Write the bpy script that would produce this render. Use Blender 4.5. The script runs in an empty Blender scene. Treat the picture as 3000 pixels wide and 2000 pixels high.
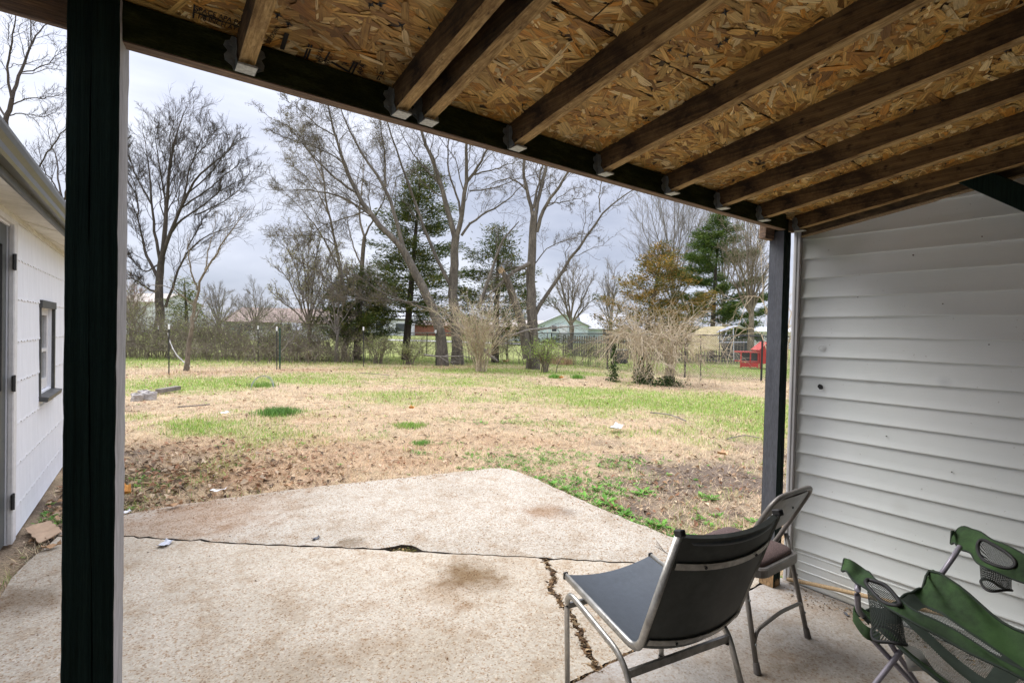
import bpy, math, random
import numpy as np
from mathutils import Matrix, Vector
rng = np.random.default_rng(7); random.seed(7)
sc = bpy.context.scene; col = sc.collection
R_ = math.radians

# ------------------------------------------------------------------ camera
YAW, PITCH, ROLL, FPX, EYE = 0.63378, -0.016207, 0.023734, 1497.68, 1.5
_f = np.array([math.sin(YAW)*math.cos(PITCH), math.cos(YAW)*math.cos(PITCH), math.sin(PITCH)])
_r = np.array([math.cos(YAW), -math.sin(YAW), 0.0]); _u = np.cross(_r, _f)
_c, _s = math.cos(ROLL), math.sin(ROLL)
CR, CU, CF = _c*_r+_s*_u, -_s*_r+_c*_u, _f
cam = bpy.data.cameras.new('camera'); cam.sensor_width = 36; cam.lens = FPX/3000*36
cam.clip_start = 0.02; cam.clip_end = 2000
camo = bpy.data.objects.new('camera', cam); col.objects.link(camo); sc.camera = camo
camo.matrix_world = Matrix(((CR[0], CU[0], -CF[0], 0), (CR[1], CU[1], -CF[1], 0), (CR[2], CU[2], -CF[2], EYE), (0, 0, 0, 1)))
EYEP = np.array([0, 0, EYE])

# ------------------------------------------------------------------ light
SUN_DIR = Vector((-0.33, 0.58, 0.74)).normalized()
sun_el = math.asin(SUN_DIR.z); sun_az = math.atan2(SUN_DIR.x, SUN_DIR.y)
w = bpy.data.worlds.new('World'); sc.world = w; w.use_nodes = True
nt = w.node_tree; nt.nodes.clear()
wo = nt.nodes.new('ShaderNodeOutputWorld'); sky = nt.nodes.new('ShaderNodeTexSky')
sky.sky_type = 'NISHITA'; sky.sun_disc = False; sky.sun_elevation = sun_el; sky.sun_rotation = sun_az
bg1 = nt.nodes.new('ShaderNodeBackground'); bg1.inputs[1].default_value = 0.10
nt.links.new(sky.outputs[0], bg1.inputs[0])
tc = nt.nodes.new('ShaderNodeTexCoord'); mp = nt.nodes.new('ShaderNodeMapping'); mp.inputs['Scale'].default_value = (1, 1, 2.6)
nt.links.new(tc.outputs['Generated'], mp.inputs[0])
n1 = nt.nodes.new('ShaderNodeTexNoise'); n1.inputs['Scale'].default_value = 2.1; n1.inputs['Detail'].default_value = 6; n1.inputs['Roughness'].default_value = .5
n1.inputs['Distortion'].default_value = .3
nt.links.new(mp.outputs[0], n1.inputs[0])
cr = nt.nodes.new('ShaderNodeValToRGB'); e = cr.color_ramp.elements
e[0].position = .30; e[0].color = (.20, .22, .28, 1); e[1].position = .68; e[1].color = (.46, .47, .51, 1)
m_ = e.new(.48); m_.color = (.32, .335, .395, 1)
nt.links.new(n1.outputs['Fac'], cr.inputs[0])
# overcast sky: brighter overhead than at the horizon
sx = nt.nodes.new('ShaderNodeSeparateXYZ'); nt.links.new(tc.outputs['Generated'], sx.inputs[0])
mr = nt.nodes.new('ShaderNodeMapRange'); mr.interpolation_type = 'SMOOTHSTEP'
mr.inputs[1].default_value = .25; mr.inputs[2].default_value = 1.0; mr.inputs[3].default_value = 1.0; mr.inputs[4].default_value = 4.0
nt.links.new(sx.outputs[2], mr.inputs[0])
bg2 = nt.nodes.new('ShaderNodeBackground'); nt.links.new(cr.outputs[0], bg2.inputs[0]); nt.links.new(mr.outputs[0], bg2.inputs[1])
mx = nt.nodes.new('ShaderNodeMixShader'); mx.inputs[0].default_value = .93
nt.links.new(bg1.outputs[0], mx.inputs[1]); nt.links.new(bg2.outputs[0], mx.inputs[2]); nt.links.new(mx.outputs[0], wo.inputs[0])
sl = bpy.data.lights.new('sun', 'SUN'); sl.energy = 1.4; sl.angle = R_(40); sl.color = (1, .95, .88)
so = bpy.data.objects.new('sun', sl); col.objects.link(so)
so.rotation_euler = SUN_DIR.to_track_quat('Z', 'Y').to_euler(); so.location = (6, -3, 12)
vs = sc.view_settings; vs.view_transform = 'Standard'; vs.look = 'None'; vs.gamma = 1; vs.use_curve_mapping = False
vs.exposure = 1.22
cy = sc.cycles; cy.max_bounces = 8; cy.diffuse_bounces = 5; cy.transparent_max_bounces = 12
try: cy.use_denoising = True
except Exception: pass

# ------------------------------------------------------------------ place finding (photo pixel of a 3000x2000 frame -> point of the place)
def ray(x, y): return CR*(x-1500) - CU*(y-1000) + CF*FPX
def G(x, y, z=0.0): d = ray(x, y); return EYEP + d*(z-EYE)/d[2]
def PX(x, y, X): d = ray(x, y); return EYEP + d*X/d[0]
def PY(x, y, Y): d = ray(x, y); return EYEP + d*Y/d[1]
def AT(x, y, D): return EYEP + ray(x, y)/FPX*D
FH = np.array([math.sin(YAW), math.cos(YAW)]); RH = np.array([math.cos(YAW), -math.sin(YAW)])

# ------------------------------------------------------------------ object helpers
WM = {}
def tag(o, label=None, cat=None, group=None, kind=None):
    if label: o['label'] = label
    if cat: o['category'] = cat
    if group: o['group'] = group
    if kind: o['kind'] = kind
    return o
def empty(name, loc, label=None, cat=None, group=None, rz=0, kind=None):
    o = bpy.data.objects.new(name, None); o.empty_display_size = .1; col.objects.link(o)
    o.location = tuple(float(v) for v in loc); o.rotation_euler = (0, 0, rz)
    WM[o.name] = Matrix.Translation(o.location) @ Matrix.Rotation(rz, 4, 'Z')
    return tag(o, label, cat, group, kind)
def mesh_np(name, V, faces, mat, parent=None, smooth=False, colr=None, uv=None, mats=None, midx=None):
    """faces: list of int arrays (n,k). V in world coordinates. colr per vertex. uv per vertex."""
    V = np.asarray(V, dtype=np.float64).reshape(-1, 3)
    lo, hi = V.min(0), V.max(0); c = np.array([(lo[0]+hi[0])/2, (lo[1]+hi[1])/2, lo[2]])
    me = bpy.data.meshes.new(name)
    faces = [np.asarray(f, dtype=np.int32) for f in faces if len(f)]
    nl = sum(f.size for f in faces); npoly = sum(len(f) for f in faces)
    me.vertices.add(len(V)); me.vertices.foreach_set('co', (V-c).astype(np.float32).ravel())
    me.loops.add(nl); me.polygons.add(npoly)
    lv = np.concatenate([f.ravel() for f in faces]); me.loops.foreach_set('vertex_index', lv)
    tot = np.concatenate([np.full(len(f), f.shape[1], dtype=np.int32) for f in faces])
    st = np.concatenate([[0], np.cumsum(tot)[:-1]]).astype(np.int32)
    me.polygons.foreach_set('loop_start', st)
    try: me.polygons.foreach_set('loop_total', tot)
    except Exception: pass
    me.polygons.foreach_set('use_smooth', np.full(npoly, bool(smooth)))
    if midx is not None: me.polygons.foreach_set('material_index', np.asarray(midx, dtype=np.int32))
    if colr is not None:
        a = me.color_attributes.new('Col', 'FLOAT_COLOR', 'POINT')
        cc = np.ones((len(V), 4), dtype=np.float32); cc[:, :3] = colr; a.data.foreach_set('color', cc.ravel())
    if uv is not None:
        ul = me.uv_layers.new(name='UVMap'); ul.data.foreach_set('uv', np.asarray(uv, dtype=np.float32)[lv].ravel())
    me.update(calc_edges=True)
    for m in (mats or [mat]): me.materials.append(m)
    o = bpy.data.objects.new(name, me); col.objects.link(o)
    o.location = tuple(c); WM[o.name] = Matrix.Translation(tuple(c))
    if parent is not None:
        o.parent = parent; o.matrix_parent_inverse = WM[parent.name].inverted()
    return o
def xf(V, loc=(0, 0, 0), rz=0):
    V = np.asarray(V, float).reshape(-1, 3); c, s = math.cos(rz), math.sin(rz)
    return np.stack([V[:, 0]*c-V[:, 1]*s+loc[0], V[:, 0]*s+V[:, 1]*c+loc[1], V[:, 2]+loc[2]], 1)
class MB:
    """collects shapes of ONE mesh"""
    def __init__(s, loc=(0, 0, 0), rz=0): s.V = []; s.F = {}; s.n = 0; s.loc = loc; s.rz = rz; s.UV = []; s.C = []
    def add(s, V, faces, uv=None, c=None):
        V = xf(V, s.loc, s.rz)
        for f in faces:
            f = np.asarray(f, dtype=np.int64)
            if f.ndim == 1: f = f[None]
            s.F.setdefault(f.shape[1], []).append(f+s.n)
        s.V.append(V); s.UV.append(np.zeros((len(V), 2)) if uv is None else np.asarray(uv, float)); s.n += len(V)
        s.C.append(np.tile((1., 1., 1.) if c is None else c, (len(V), 1)) if c is None or np.ndim(c) == 1 else np.asarray(c))
        return s
    def box(s, c, size, rx=0, ry=0, rz=0, bev=0.0, col_=None):
        a, b, d = [v/2 for v in size]
        if bev <= 0:
            V = np.array([[x*a, y*b, z*d] for x in (-1, 1) for y in (-1, 1) for z in (-1, 1)])
            F = [[0, 1, 3, 2], [4, 6, 7, 5], [0, 4, 5, 1], [2, 3, 7, 6], [0, 2, 6, 4], [1, 5, 7, 3]]
            Fs = [np.array(F)]
        else:
            V = []; idx = {}
            for x in (-1, 1):
                for y in (-1, 1):
                    for z in (-1, 1):
                        for k in range(3):
                            p = [x*(a-bev), y*(b-bev), z*(d-bev)]; p[k] = (x*a, y*b, z*d)[k]
                            idx[(x, y, z, k)] = len(V); V.append(p)
            V = np.array(V); q = []; t = []
            for k in range(3):
                i, j = [m for m in range(3) if m != k]
                for sg in (-1, 1):
                    def key(p, r):
                        v = [0, 0, 0]; v[k] = sg; v[i] = p; v[j] = r; return idx[(v[0], v[1], v[2], k)]
                    f = [key(-1, -1), key(1, -1), key(1, 1), key(-1, 1)]
                    if (sg > 0) == (k == 1): f = f[::-1]
                    q.append(f)
            for k in range(3):
                i, j = [m for m in range(3) if m != k]
                for p in (-1, 1):
                    for r in (-1, 1):
                        def vv(sg, kk):
                            v = [0, 0, 0]; v[k] = sg; v[i] = p; v[j] = r; return idx[(v[0], v[1], v[2], kk)]
                        q.append([vv(-1, i), vv(1, i), vv(1, j), vv(-1, j)])
            for x in (-1, 1):
                for y in (-1, 1):
                    for z in (-1, 1): t.append([idx[(x, y, z, k)] for k in range(3)])
            Fs = [np.array(q), np.array(t)]
        M = Matrix.Rotation(rz, 3, 'Z') @ Matrix.Rotation(ry, 3, 'Y') @ Matrix.Rotation(rx, 3, 'X')
        V = V @ np.array(M).T + np.array(c)
        return s.add(V, Fs, c=col_)
    def bar(s, p, q, wdt, hgt, up=(0, 0, 1), col_=None, bev=0):
        p, q = np.array(p, float), np.array(q, float); d = q-p; L = np.linalg.norm(d); d /= L
        u = np.array(up, float); r = np.cross(d, u); r /= np.linalg.norm(r); u = np.cross(r, d)
        m = MB(); m.box((0, 0, 0), (L, wdt, hgt), bev=bev); V = m.V[0]
        V = (p+q)/2 + V[:, :1]*d + V[:, 1:2]*r + V[:, 2:3]*u
        return s.add(V, [np.concatenate(m.F[k]) for k in m.F], c=col_)
    def tube(s, pts, r, n=8, caps=True, flat=None, col_=None):
        P = np.array(pts, float); k = len(P); rr = np.full(k, r) if np.ndim(r) == 0 else np.array(r)
        V, F, uv = tubes(P[None], rr[None], n, flat)
        fs = [F]
        if caps:
            V = np.concatenate([V, P[:1], P[-1:]]); uv = np.concatenate([uv, uv[:1], uv[-1:]])
            i = np.arange(n); j = (i+1) % n; b = (k-1)*n
            fs += [np.stack([j, i, np.full(n, k*n)], 1), np.stack([b+i, b+j, np.full(n, k*n+1)], 1)]
        return s.add(V, fs, uv, c=col_)
    def grid(s, Pg, uv=None, closed=False, c=None):
        Pg = np.asarray(Pg, float); a, b = Pg.shape[:2]
        i = np.arange(a-1)[:, None]*b; j = np.arange(b-1)[None]
        q = (i+j).ravel(); F = np.stack([q, q+1, q+b+1, q+b], 1)
        if uv is None:
            uu, vv = np.meshgrid(np.linspace(0, 1, b), np.linspace(0, 1, a)); uv = np.stack([uu, vv], -1)
        return s.add(Pg.reshape(-1, 3), [F], np.asarray(uv).reshape(-1, 2), c=c)
    def sheet(s, Pg, t):
        """grid with thickness t along -normal"""
        Pg = np.asarray(Pg, float); du = np.gradient(Pg, axis=0); dv = np.gradient(Pg, axis=1)
        n = np.cross(du, dv); n /= (np.linalg.norm(n, axis=2, keepdims=True)+1e-9)
        Q = Pg+n*t; s.grid(Pg); s.grid(Q[:, ::-1])
        for A, B in ((Pg[0], Q[0]), (Q[-1], Pg[-1]), (Q[:, 0], Pg[:, 0]), (Pg[:, -1], Q[:, -1])): s.grid(np.stack([A, B]))
        return s
    def lathe(s, prof, c, n=16):
        a = np.linspace(0, 2*math.pi, n, endpoint=False)
        V = np.array([[r*math.cos(t)+c[0], r*math.sin(t)+c[1], z+c[2]] for r, z in prof for t in a])
        F = [[k*n+i, k*n+(i+1) % n, (k+1)*n+(i+1) % n, (k+1)*n+i] for k in range(len(prof)-1) for i in range(n)]
        return s.add(V, [np.array(F)])
    def prism(s, poly, z0, z1):
        n = len(poly); V = [[x, y, z0] for x, y in poly]+[[x, y, z1] for x, y in poly]
        F = [[i, (i+1) % n, (i+1) % n+n, i+n] for i in range(n)]
        return s.add(V, [np.array(F), np.arange(n)[::-1], np.arange(n)+n])
    def build(s, name, mat, parent=None, smooth=False, useuv=False, usecol=False):
        return mesh_np(name, np.concatenate(s.V), [np.concatenate(s.F[k]) for k in s.F], mat, parent, smooth,
                       uv=np.concatenate(s.UV) if useuv else None, colr=np.concatenate(s.C) if usecol else None)
def tubes(P, R, s, flat=None):
    P = np.asarray(P, float); R = np.asarray(R, float); n, k = P.shape[:2]
    T = np.gradient(P, axis=1); T /= (np.linalg.norm(T, axis=2, keepdims=True)+1e-12)
    Tm = T.mean(1); ref = np.where(np.abs(Tm[:, 2:3]) > .8, np.array([[1., 0, 0]]), np.array([[0, 0, 1.]]))
    A = np.cross(T, ref[:, None, :]); A /= (np.linalg.norm(A, axis=2, keepdims=True)+1e-12); B = np.cross(T, A)
    th = np.arange(s)/s*2*math.pi + (math.pi/4 if s == 4 else 0); fa, fb = flat or (1, 1)
    V = P[:, :, None, :] + R[:, :, None, None]*(A[:, :, None, :]*np.cos(th)[:, None]*fa + B[:, :, None, :]*np.sin(th)[:, None]*fb)
    L = np.concatenate([np.zeros((n, 1)), np.cumsum(np.linalg.norm(np.diff(P, axis=1), axis=2), 1)], 1)
    uv = np.stack([np.broadcast_to(np.arange(s)/s, (n, k, s)), np.broadcast_to(L[:, :, None], (n, k, s))], -1).reshape(-1, 2)
    base = (np.arange(n)*k*s)[:, None, None]; ii = (np.arange(k-1)*s)[None, :, None]; jj = np.arange(s)[None, None, :]; j2 = (jj+1) % s
    F = np.stack([base+ii+jj, base+ii+j2, base+ii+s+j2, base+ii+s+jj], -1).reshape(-1, 4)
    return V.reshape(-1, 3), F, uv
def resample(pts, k):
    P = np.array(pts, float); d = np.concatenate([[0], np.cumsum(np.linalg.norm(np.diff(P, axis=0), axis=1))])
    t = np.linspace(0, d[-1], k); Q = np.stack([np.interp(t, d, P[:, i]) for i in range(P.shape[1])], 1)
    for _ in range(2): Q[1:-1] = (Q[:-2]+2*Q[1:-1]+Q[2:])/4
    return Q
def arc(pts, k=24): # smooth curve through control points (catmull)
    P = np.array(pts, float); P = np.concatenate([2*P[:1]-P[1:2], P, 2*P[-1:]-P[-2:-1]]); out = []
    m = max(2, k//(len(P)-3))
    for i in range(1, len(P)-2):
        for t in np.linspace(0, 1, m, endpoint=False):
            a, b, c, d = P[i-1], P[i], P[i+1], P[i+2]
            out.append(.5*((2*b)+(-a+c)*t+(2*a-5*b+4*c-d)*t*t+(-a+3*b-3*c+d)*t**3))
    out.append(P[-2]); return np.array(out)
def corner(pts, r=.03, n=5): # polyline with rounded corners
    P = [np.array(p, float) for p in pts]; out = [P[0]]
    for i in range(1, len(P)-1):
        a, b, c = P[i-1], P[i], P[i+1]; u = (a-b)/np.linalg.norm(a-b); v = (c-b)/np.linalg.norm(c-b)
        rr = min(r, .45*np.linalg.norm(a-b), .45*np.linalg.norm(c-b)); p, q = b+u*rr, b+v*rr
        for t in np.linspace(0, 1, n): out.append((1-t)**2*p+2*t*(1-t)*b+t*t*q)
    out.append(P[-1]); return np.array(out)
def copy_tree(o, parent=None):
    c = o.copy(); col.objects.link(c)
    WM[c.name] = WM[o.name]
    if parent is not None: c.parent = parent
    for ch in list(o.children): copy_tree(ch, c)
    return c

# value noise for laying out growth on the ground
_tab = rng.random((8, 256, 256))
def vnoise(x, y, seed=0):
    x = np.asarray(x, float); y = np.asarray(y, float); xi = np.floor(x).astype(int); yi = np.floor(y).astype(int); fx = x-xi; fy = y-yi
    fx = fx*fx*(3-2*fx); fy = fy*fy*(3-2*fy); T = _tab[seed % 8]
    g = lambda a, b: T[a % 256, b % 256]
    return (g(xi, yi)*(1-fx)+g(xi+1, yi)*fx)*(1-fy)+(g(xi, yi+1)*(1-fx)+g(xi+1, yi+1)*fx)*fy
def fbm(x, y, sc_, seed=0, o=4):
    v = 0; a = 1; t = 0
    for i in range(o):
        v = v+a*vnoise(x/sc_*2**i+17.3*i, y/sc_*2**i+5.1*i, seed+i); t += a; a *= .55
    return v/t

# ------------------------------------------------------------------ materials
def new_mat(name):
    m = bpy.data.materials.new(name); m.use_nodes = True; t = m.node_tree; b = t.nodes['Principled BSDF']; return m, t, b
def N(t, kind, **kw):
    n = t.nodes.new(kind)
    for k, v in kw.items():
        if k[0] == 'i' and k[1:].isdigit(): n.inputs[int(k[1:])].default_value = v
        elif k in n.inputs: n.inputs[k].default_value = v
        else: setattr(n, k, v)
    return n
def ramp(t, stops, fac):
    r = t.nodes.new('ShaderNodeValToRGB'); el = r.color_ramp.elements
    while len(el) > 1: el.remove(el[-1])
    el[0].position = stops[0][0]; el[0].color = (*stops[0][1], 1)
    for p, c in stops[1:]: x = el.new(p); x.color = (*c, 1)
    t.links.new(fac, r.inputs[0]); return r
def setp(b, name, v):
    if name in b.inputs: b.inputs[name].default_value = v
def tex(name, stops, scale=4, detail=6, stretch=(1, 1, 1), rough=.7, bump=0, bscale=None, metal=0, spec=None, coord='Object', dist=0, fine=None, bstretch=None, rrange=None, blot=None):
    """stops over stretched noise; optional second fine noise darkening (scale, amount)"""
    m, t, b = new_mat(name); L = t.links.new
    co = N(t, 'ShaderNodeTexCoord'); mp = N(t, 'ShaderNodeMapping'); mp.inputs['Scale'].default_value = stretch; L(co.outputs[coord], mp.inputs[0])
    ns = N(t, 'ShaderNodeTexNoise', Scale=scale, Detail=detail, Roughness=.6, Distortion=dist); L(mp.outputs[0], ns.inputs[0])
    r = ramp(t, stops, ns.outputs['Fac']); out = r.outputs[0]
    if fine:
        n2 = N(t, 'ShaderNodeTexNoise', Scale=fine[0], Detail=4, Roughness=.7); L(mp.outputs[0], n2.inputs[0])
        r2 = ramp(t, [(.35, (1-fine[1],)*3), (.65, (1+fine[1]*.6,)*3)], n2.outputs['Fac'])
        mu = N(t, 'ShaderNodeMix', data_type='RGBA', blend_type='MULTIPLY'); mu.inputs[0].default_value = 1
        L(out, mu.inputs[6]); L(r2.outputs[0], mu.inputs[7]); out = mu.outputs[2]
    for (bs, bst, lo, hi, tint) in (blot or []):
        m3 = N(t, 'ShaderNodeMapping'); m3.inputs['Scale'].default_value = bst; L(co.outputs[coord], m3.inputs[0])
        n3 = N(t, 'ShaderNodeTexNoise', Scale=bs, Detail=6, Roughness=.7); L(m3.outputs[0], n3.inputs[0]); r3 = ramp(t, [(lo, tint), (hi, (1, 1, 1))], n3.outputs['Fac'])
        mu = N(t, 'ShaderNodeMix', data_type='RGBA', blend_type='MULTIPLY'); mu.inputs[0].default_value = 1
        L(out, mu.inputs[6]); L(r3.outputs[0], mu.inputs[7]); out = mu.outputs[2]
    L(out, b.inputs['Base Color']); b.inputs['Roughness'].default_value = rough; b.inputs['Metallic'].default_value = metal
    if rrange:
        rr = N(t, 'ShaderNodeMapRange'); rr.inputs[3].default_value, rr.inputs[4].default_value = rrange; L(ns.outputs['Fac'], rr.inputs[0]); L(rr.outputs[0], b.inputs['Roughness'])
    if spec is not None: setp(b, 'Specular IOR Level', spec)
    if bump:
        m2 = N(t, 'ShaderNodeMapping'); m2.inputs['Scale'].default_value = bstretch or stretch; L(co.outputs[coord], m2.inputs[0])
        nb = N(t, 'ShaderNodeTexNoise', Scale=bscale or scale*4, Detail=5, Roughness=.65); L(m2.outputs[0], nb.inputs[0])
        bp = N(t, 'ShaderNodeBump'); bp.inputs['Strength'].default_value = bump; bp.inputs['Distance'].default_value = .004
        L(nb.outputs['Fac'], bp.inputs['Height']); L(bp.outputs[0], b.inputs['Normal'])
    return m
def vcol(name, rough=.7, spec=.2, trans=0.0):
    m, t, b = new_mat(name); a = N(t, 'ShaderNodeVertexColor'); a.layer_name = 'Col'
    t.links.new(a.outputs[0], b.inputs['Base Color']); b.inputs['Roughness'].default_value = rough; setp(b, 'Specular IOR Level', spec)
    if trans:
        tr = N(t, 'ShaderNodeBsdfTranslucent'); t.links.new(a.outputs[0], tr.inputs[0]); mx = N(t, 'ShaderNodeMixShader'); mx.inputs[0].default_value = trans
        t.links.new(b.outputs[0], mx.inputs[1]); t.links.new(tr.outputs[0], mx.inputs[2]); t.links.new(mx.outputs[0], t.nodes['Material Output'].inputs[0])
    return m
M_post = tex('post_paint', [(.3, (.0025, .010, .007)), (.7, (.013, .030, .024))], 3, stretch=(34, 34, .9), spec=.12, blot=[(30, (1, 1, .6), .24, .27, (6, 7, 6.5))], rough=.7, bump=.5, bscale=10, fine=(40, .4))
M_postr = tex('post_paint_lit_face', [(.3, (.075, .082, .098)), (.7, (.115, .122, .14))], 3, stretch=(8, 8, .7), rough=.5, bump=.55, bscale=12, fine=(40, .3))  # same dark post paint, lightened in colour for the face that catches light
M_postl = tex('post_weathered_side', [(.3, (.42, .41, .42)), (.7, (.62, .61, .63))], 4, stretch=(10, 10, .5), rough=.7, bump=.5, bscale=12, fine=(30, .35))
M_beam = tex('beam_stained', [(.28, (.012, .016, .005)), (.52, (.032, .038, .013)), (.75, (.070, .078, .028))], 3, stretch=(3, 12, 12), spec=.08, rough=.85, bump=.5, fine=(25, .4))
M_beamu = tex('beam_raw_edge', [(.3, (.10, .065, .045)), (.5, (.24, .16, .11)), (.7, (.42, .27, .15))], 6, stretch=(.6, 14, 14), rough=.8, bump=.8, fine=(30, .5))
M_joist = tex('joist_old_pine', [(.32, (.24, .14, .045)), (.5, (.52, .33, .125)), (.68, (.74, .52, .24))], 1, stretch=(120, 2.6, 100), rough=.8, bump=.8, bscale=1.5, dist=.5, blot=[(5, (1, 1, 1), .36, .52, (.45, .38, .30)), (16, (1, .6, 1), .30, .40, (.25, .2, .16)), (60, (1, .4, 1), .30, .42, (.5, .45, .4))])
M_joists = tex('joist_shaded_mildewed_side', [(.32, (.085, .052, .020)), (.5, (.17, .105, .04)), (.68, (.27, .17, .07))], 1, stretch=(120, 2.6, 100), rough=.85, bump=.8, bscale=1.5, dist=.5, blot=[(4, (1, 1, 1), .40, .58, (.30, .26, .22)), (14, (1, .6, 1), .34, .44, (.2, .17, .15)), (60, (1, .4, 1), .32, .44, (.5, .45, .4))])  # pine sides darkened to stand for shade, black mildew blotches on top
M_ledger = tex('ledger_stained_board', [(.3, (.018, .014, .008)), (.5, (.10, .065, .03)), (.72, (.22, .15, .075))], 3, stretch=(4, .9, 3), rough=.8, bump=.6, dist=2.0, fine=(18, .5))
M_galv = tex('galvanised_steel', [(.3, (.19, .215, .215)), (.7, (.31, .34, .335))], 40, rough=.5, metal=.2, fine=(90, .25))
M_galvb = tex('hanger_seat_painted', [(.3, (.50, .52, .48)), (.7, (.62, .64, .60))], 40, rough=.5, fine=(90, .25))
M_black = tex('black_iron', [(.3, (.008, .008, .008)), (.7, (.02, .02, .02))], 30, rough=.6)
M_chainlink = tex('black_vinyl_wire', [(.3, (.012, .014, .014)), (.7, (.03, .032, .032))], 30, rough=.5)
M_white = tex('white_trim_vinyl', [(.3, (.56, .56, .58)), (.7, (.66, .66, .67))], 3, rough=.45, stretch=(6, 6, .6), fine=(12, .08))
M_gwall = tex('garage_white_paint', [(.3, (.75, .76, .79)), (.7, (.82, .83, .86))], 2, rough=.6, stretch=(4, 4, .4), fine=(8, .05), bump=.25, bscale=60)
M_soffit = tex('soffit_cream_paint', [(.3, (.55, .52, .44)), (.7, (.70, .68, .61))], 2, rough=.6, fine=(8, .12))
M_gutter = tex('gutter_dark_taupe', [(.3, (.052, .050, .042)), (.7, (.078, .076, .064))], 3, rough=.3, fine=(20, .15))
M_fascia = tex('fascia_dark_paint', [(.3, (.045, .046, .044)), (.7, (.08, .08, .076))], 3, rough=.45, fine=(20, .2))
M_door = tex('door_grey_paint', [(.3, (.055, .06, .058)), (.7, (.085, .092, .088))], 3, rough=.4, fine=(20, .1))
M_jamb = tex('door_jamb_white', [(.3, (.62, .60, .58)), (.7, (.72, .71, .70))], 3, rough=.5, fine=(20, .1))
M_cardboard = tex('cardboard', [(.3, (.40, .27, .17)), (.7, (.50, .35, .23))], 3, rough=.85, fine=(20, .12))
M_stick = tex('broom_handle_wood', [(.3, (.30, .20, .10)), (.7, (.50, .36, .20))], 5, stretch=(.6, 20, 20), rough=.6, fine=(14, .4), coord='Object')
M_rubber = tex('grey_rubber_foot', [(.3, (.09, .08, .075)), (.7, (.13, .12, .11))], 20, rough=.7)
M_vinyl = tex('black_vinyl_seat', [(.3, (.042, .052, .062)), (.7, (.060, .073, .086))], 5, rough=.38, fine=(40, .12), rrange=(.3, .5), bump=.15, bscale=200)
M_vinylb = tex('black_back_panel', [(.3, (.022, .027, .023)), (.7, (.042, .048, .042))], 5, rough=.5, fine=(20, .3), rrange=(.4, .65))
M_alu = tex('worn_aluminium', [(.3, (.33, .32, .29)), (.7, (.52, .51, .48))], 8, rough=.38, metal=.8, fine=(30, .25), rrange=(.28, .5))
M_taupe = tex('taupe_enamel', [(.3, (.17, .155, .14)), (.7, (.23, .215, .195))], 8, rough=.4, metal=.3, fine=(30, .15))
M_brownfab = tex('brown_tweed', [(.35, (.055, .034, .030)), (.65, (.15, .10, .09))], 260, rough=.95, bump=.4, bscale=300)
M_green = tex('green_canvas', [(.3, (.018, .048, .012)), (.7, (.042, .100, .025))], 9, rough=.85, fine=(300, .15), bump=1.0, bscale=14, blot=[(7, (1, 1, 1), .38, .56, (.40, .44, .36))])
M_dgreen = tex('dark_green_piping', [(.3, (.012, .022, .014)), (.7, (.024, .038, .026))], 20, rough=.8)
M_camptube = tex('grey_lilac_tube', [(.3, (.25, .235, .28)), (.7, (.31, .29, .34))], 8, rough=.35, metal=.2)
M_tagw = tex('white_cloth_tag', [(.3, (.55, .54, .52)), (.7, (.66, .65, .62))], 8, rough=.9)
M_plastic_w = tex('white_plastic_cap', [(.3, (.70, .70, .70)), (.7, (.8, .8, .8))], 8, rough=.5)
M_tpost = tex('green_steel_post', [(.3, (.012, .060, .045)), (.7, (.020, .085, .062))], 8, rough=.5)
M_tpostd = tex('dark_steel_post', [(.3, (.015, .017, .018)), (.7, (.035, .036, .036))], 8, rough=.6)
M_grass = vcol('grass_blades', .6, .25, .25)
M_leaf = vcol('leaf_surfaces', .6, .2, .25)
M_litter = vcol('dry_litter', .85, .1, .1)
def bark(name, a, b_, c_): return tex(name, [(.3, a), (.55, b_), (.75, c_)], 1.6, stretch=(3, 3, .8), rough=.9, bump=.9, bscale=14, fine=(9, .45))
M_bark = bark('bark_grey_brown', (.065, .054, .040), (.13, .11, .085), (.22, .19, .15))
M_rustwire = tex('rusty_wire', [(.3, (.06, .045, .035)), (.7, (.11, .085, .07))], 9, rough=.8)
M_barkd = bark('bark_dark', (.035, .027, .021), (.065, .05, .04), (.11, .085, .068))
M_barkg = bark('bark_pale_grey', (.14, .12, .10), (.21, .185, .16), (.30, .27, .235))
M_taupe2 = None
M_cane = bark('cane_beige', (.34, .27, .18), (.50, .41, .29), (.64, .55, .41))
M_twig = bark('twig_brown', (.11, .088, .062), (.20, .165, .12), (.30, .25, .185))
# ================================================================== GROUND
def spaced(a0, fine0, fine1, step, a1, g=1.12):
    v = list(np.arange(fine0, fine1+1e-6, step)); s = step
    while v[-1] < a1: s *= g; v.append(v[-1]+s)
    u = [v[0]]; s = step
    while u[-1] > a0: s *= g; u.append(u[-1]-s)
    return np.array(u[:0:-1]+v)
def patch(px, py, a, b, w_=1.0): g = G(px, py); return (g[0], g[1], a, b, w_)
GREEN = [patch(560, 1120, 2.8, 2.4, .8), patch(860, 1110, 2.5, 2.2, .55), patch(1200, 1150, 2.6, 1.2, .5), patch(1050, 1165, 1.6, .8, .35), patch(1500, 1085, 6, 1.6, .75), patch(1330, 1115, 3, 2, .5), patch(1700, 1150, 3.0, 1.8, .6),
         patch(2000, 1180, 2.8, 1.8, .9), patch(2180, 1190, 1.8, 2.4, 1.), patch(2230, 1250, .8, .8, .6), patch(560, 1245, .75, .8, .9), patch(430, 1215, .7, .5, .5), patch(1600, 1235, 1.2, .4, .4), patch(1900, 1210, 1.6, .7, .35), patch(1250, 1140, 2.2, .9, .3),
         patch(600, 1030, 5, 2.0, .6), patch(1100, 1040, 6, 3.0, .8)]
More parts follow.
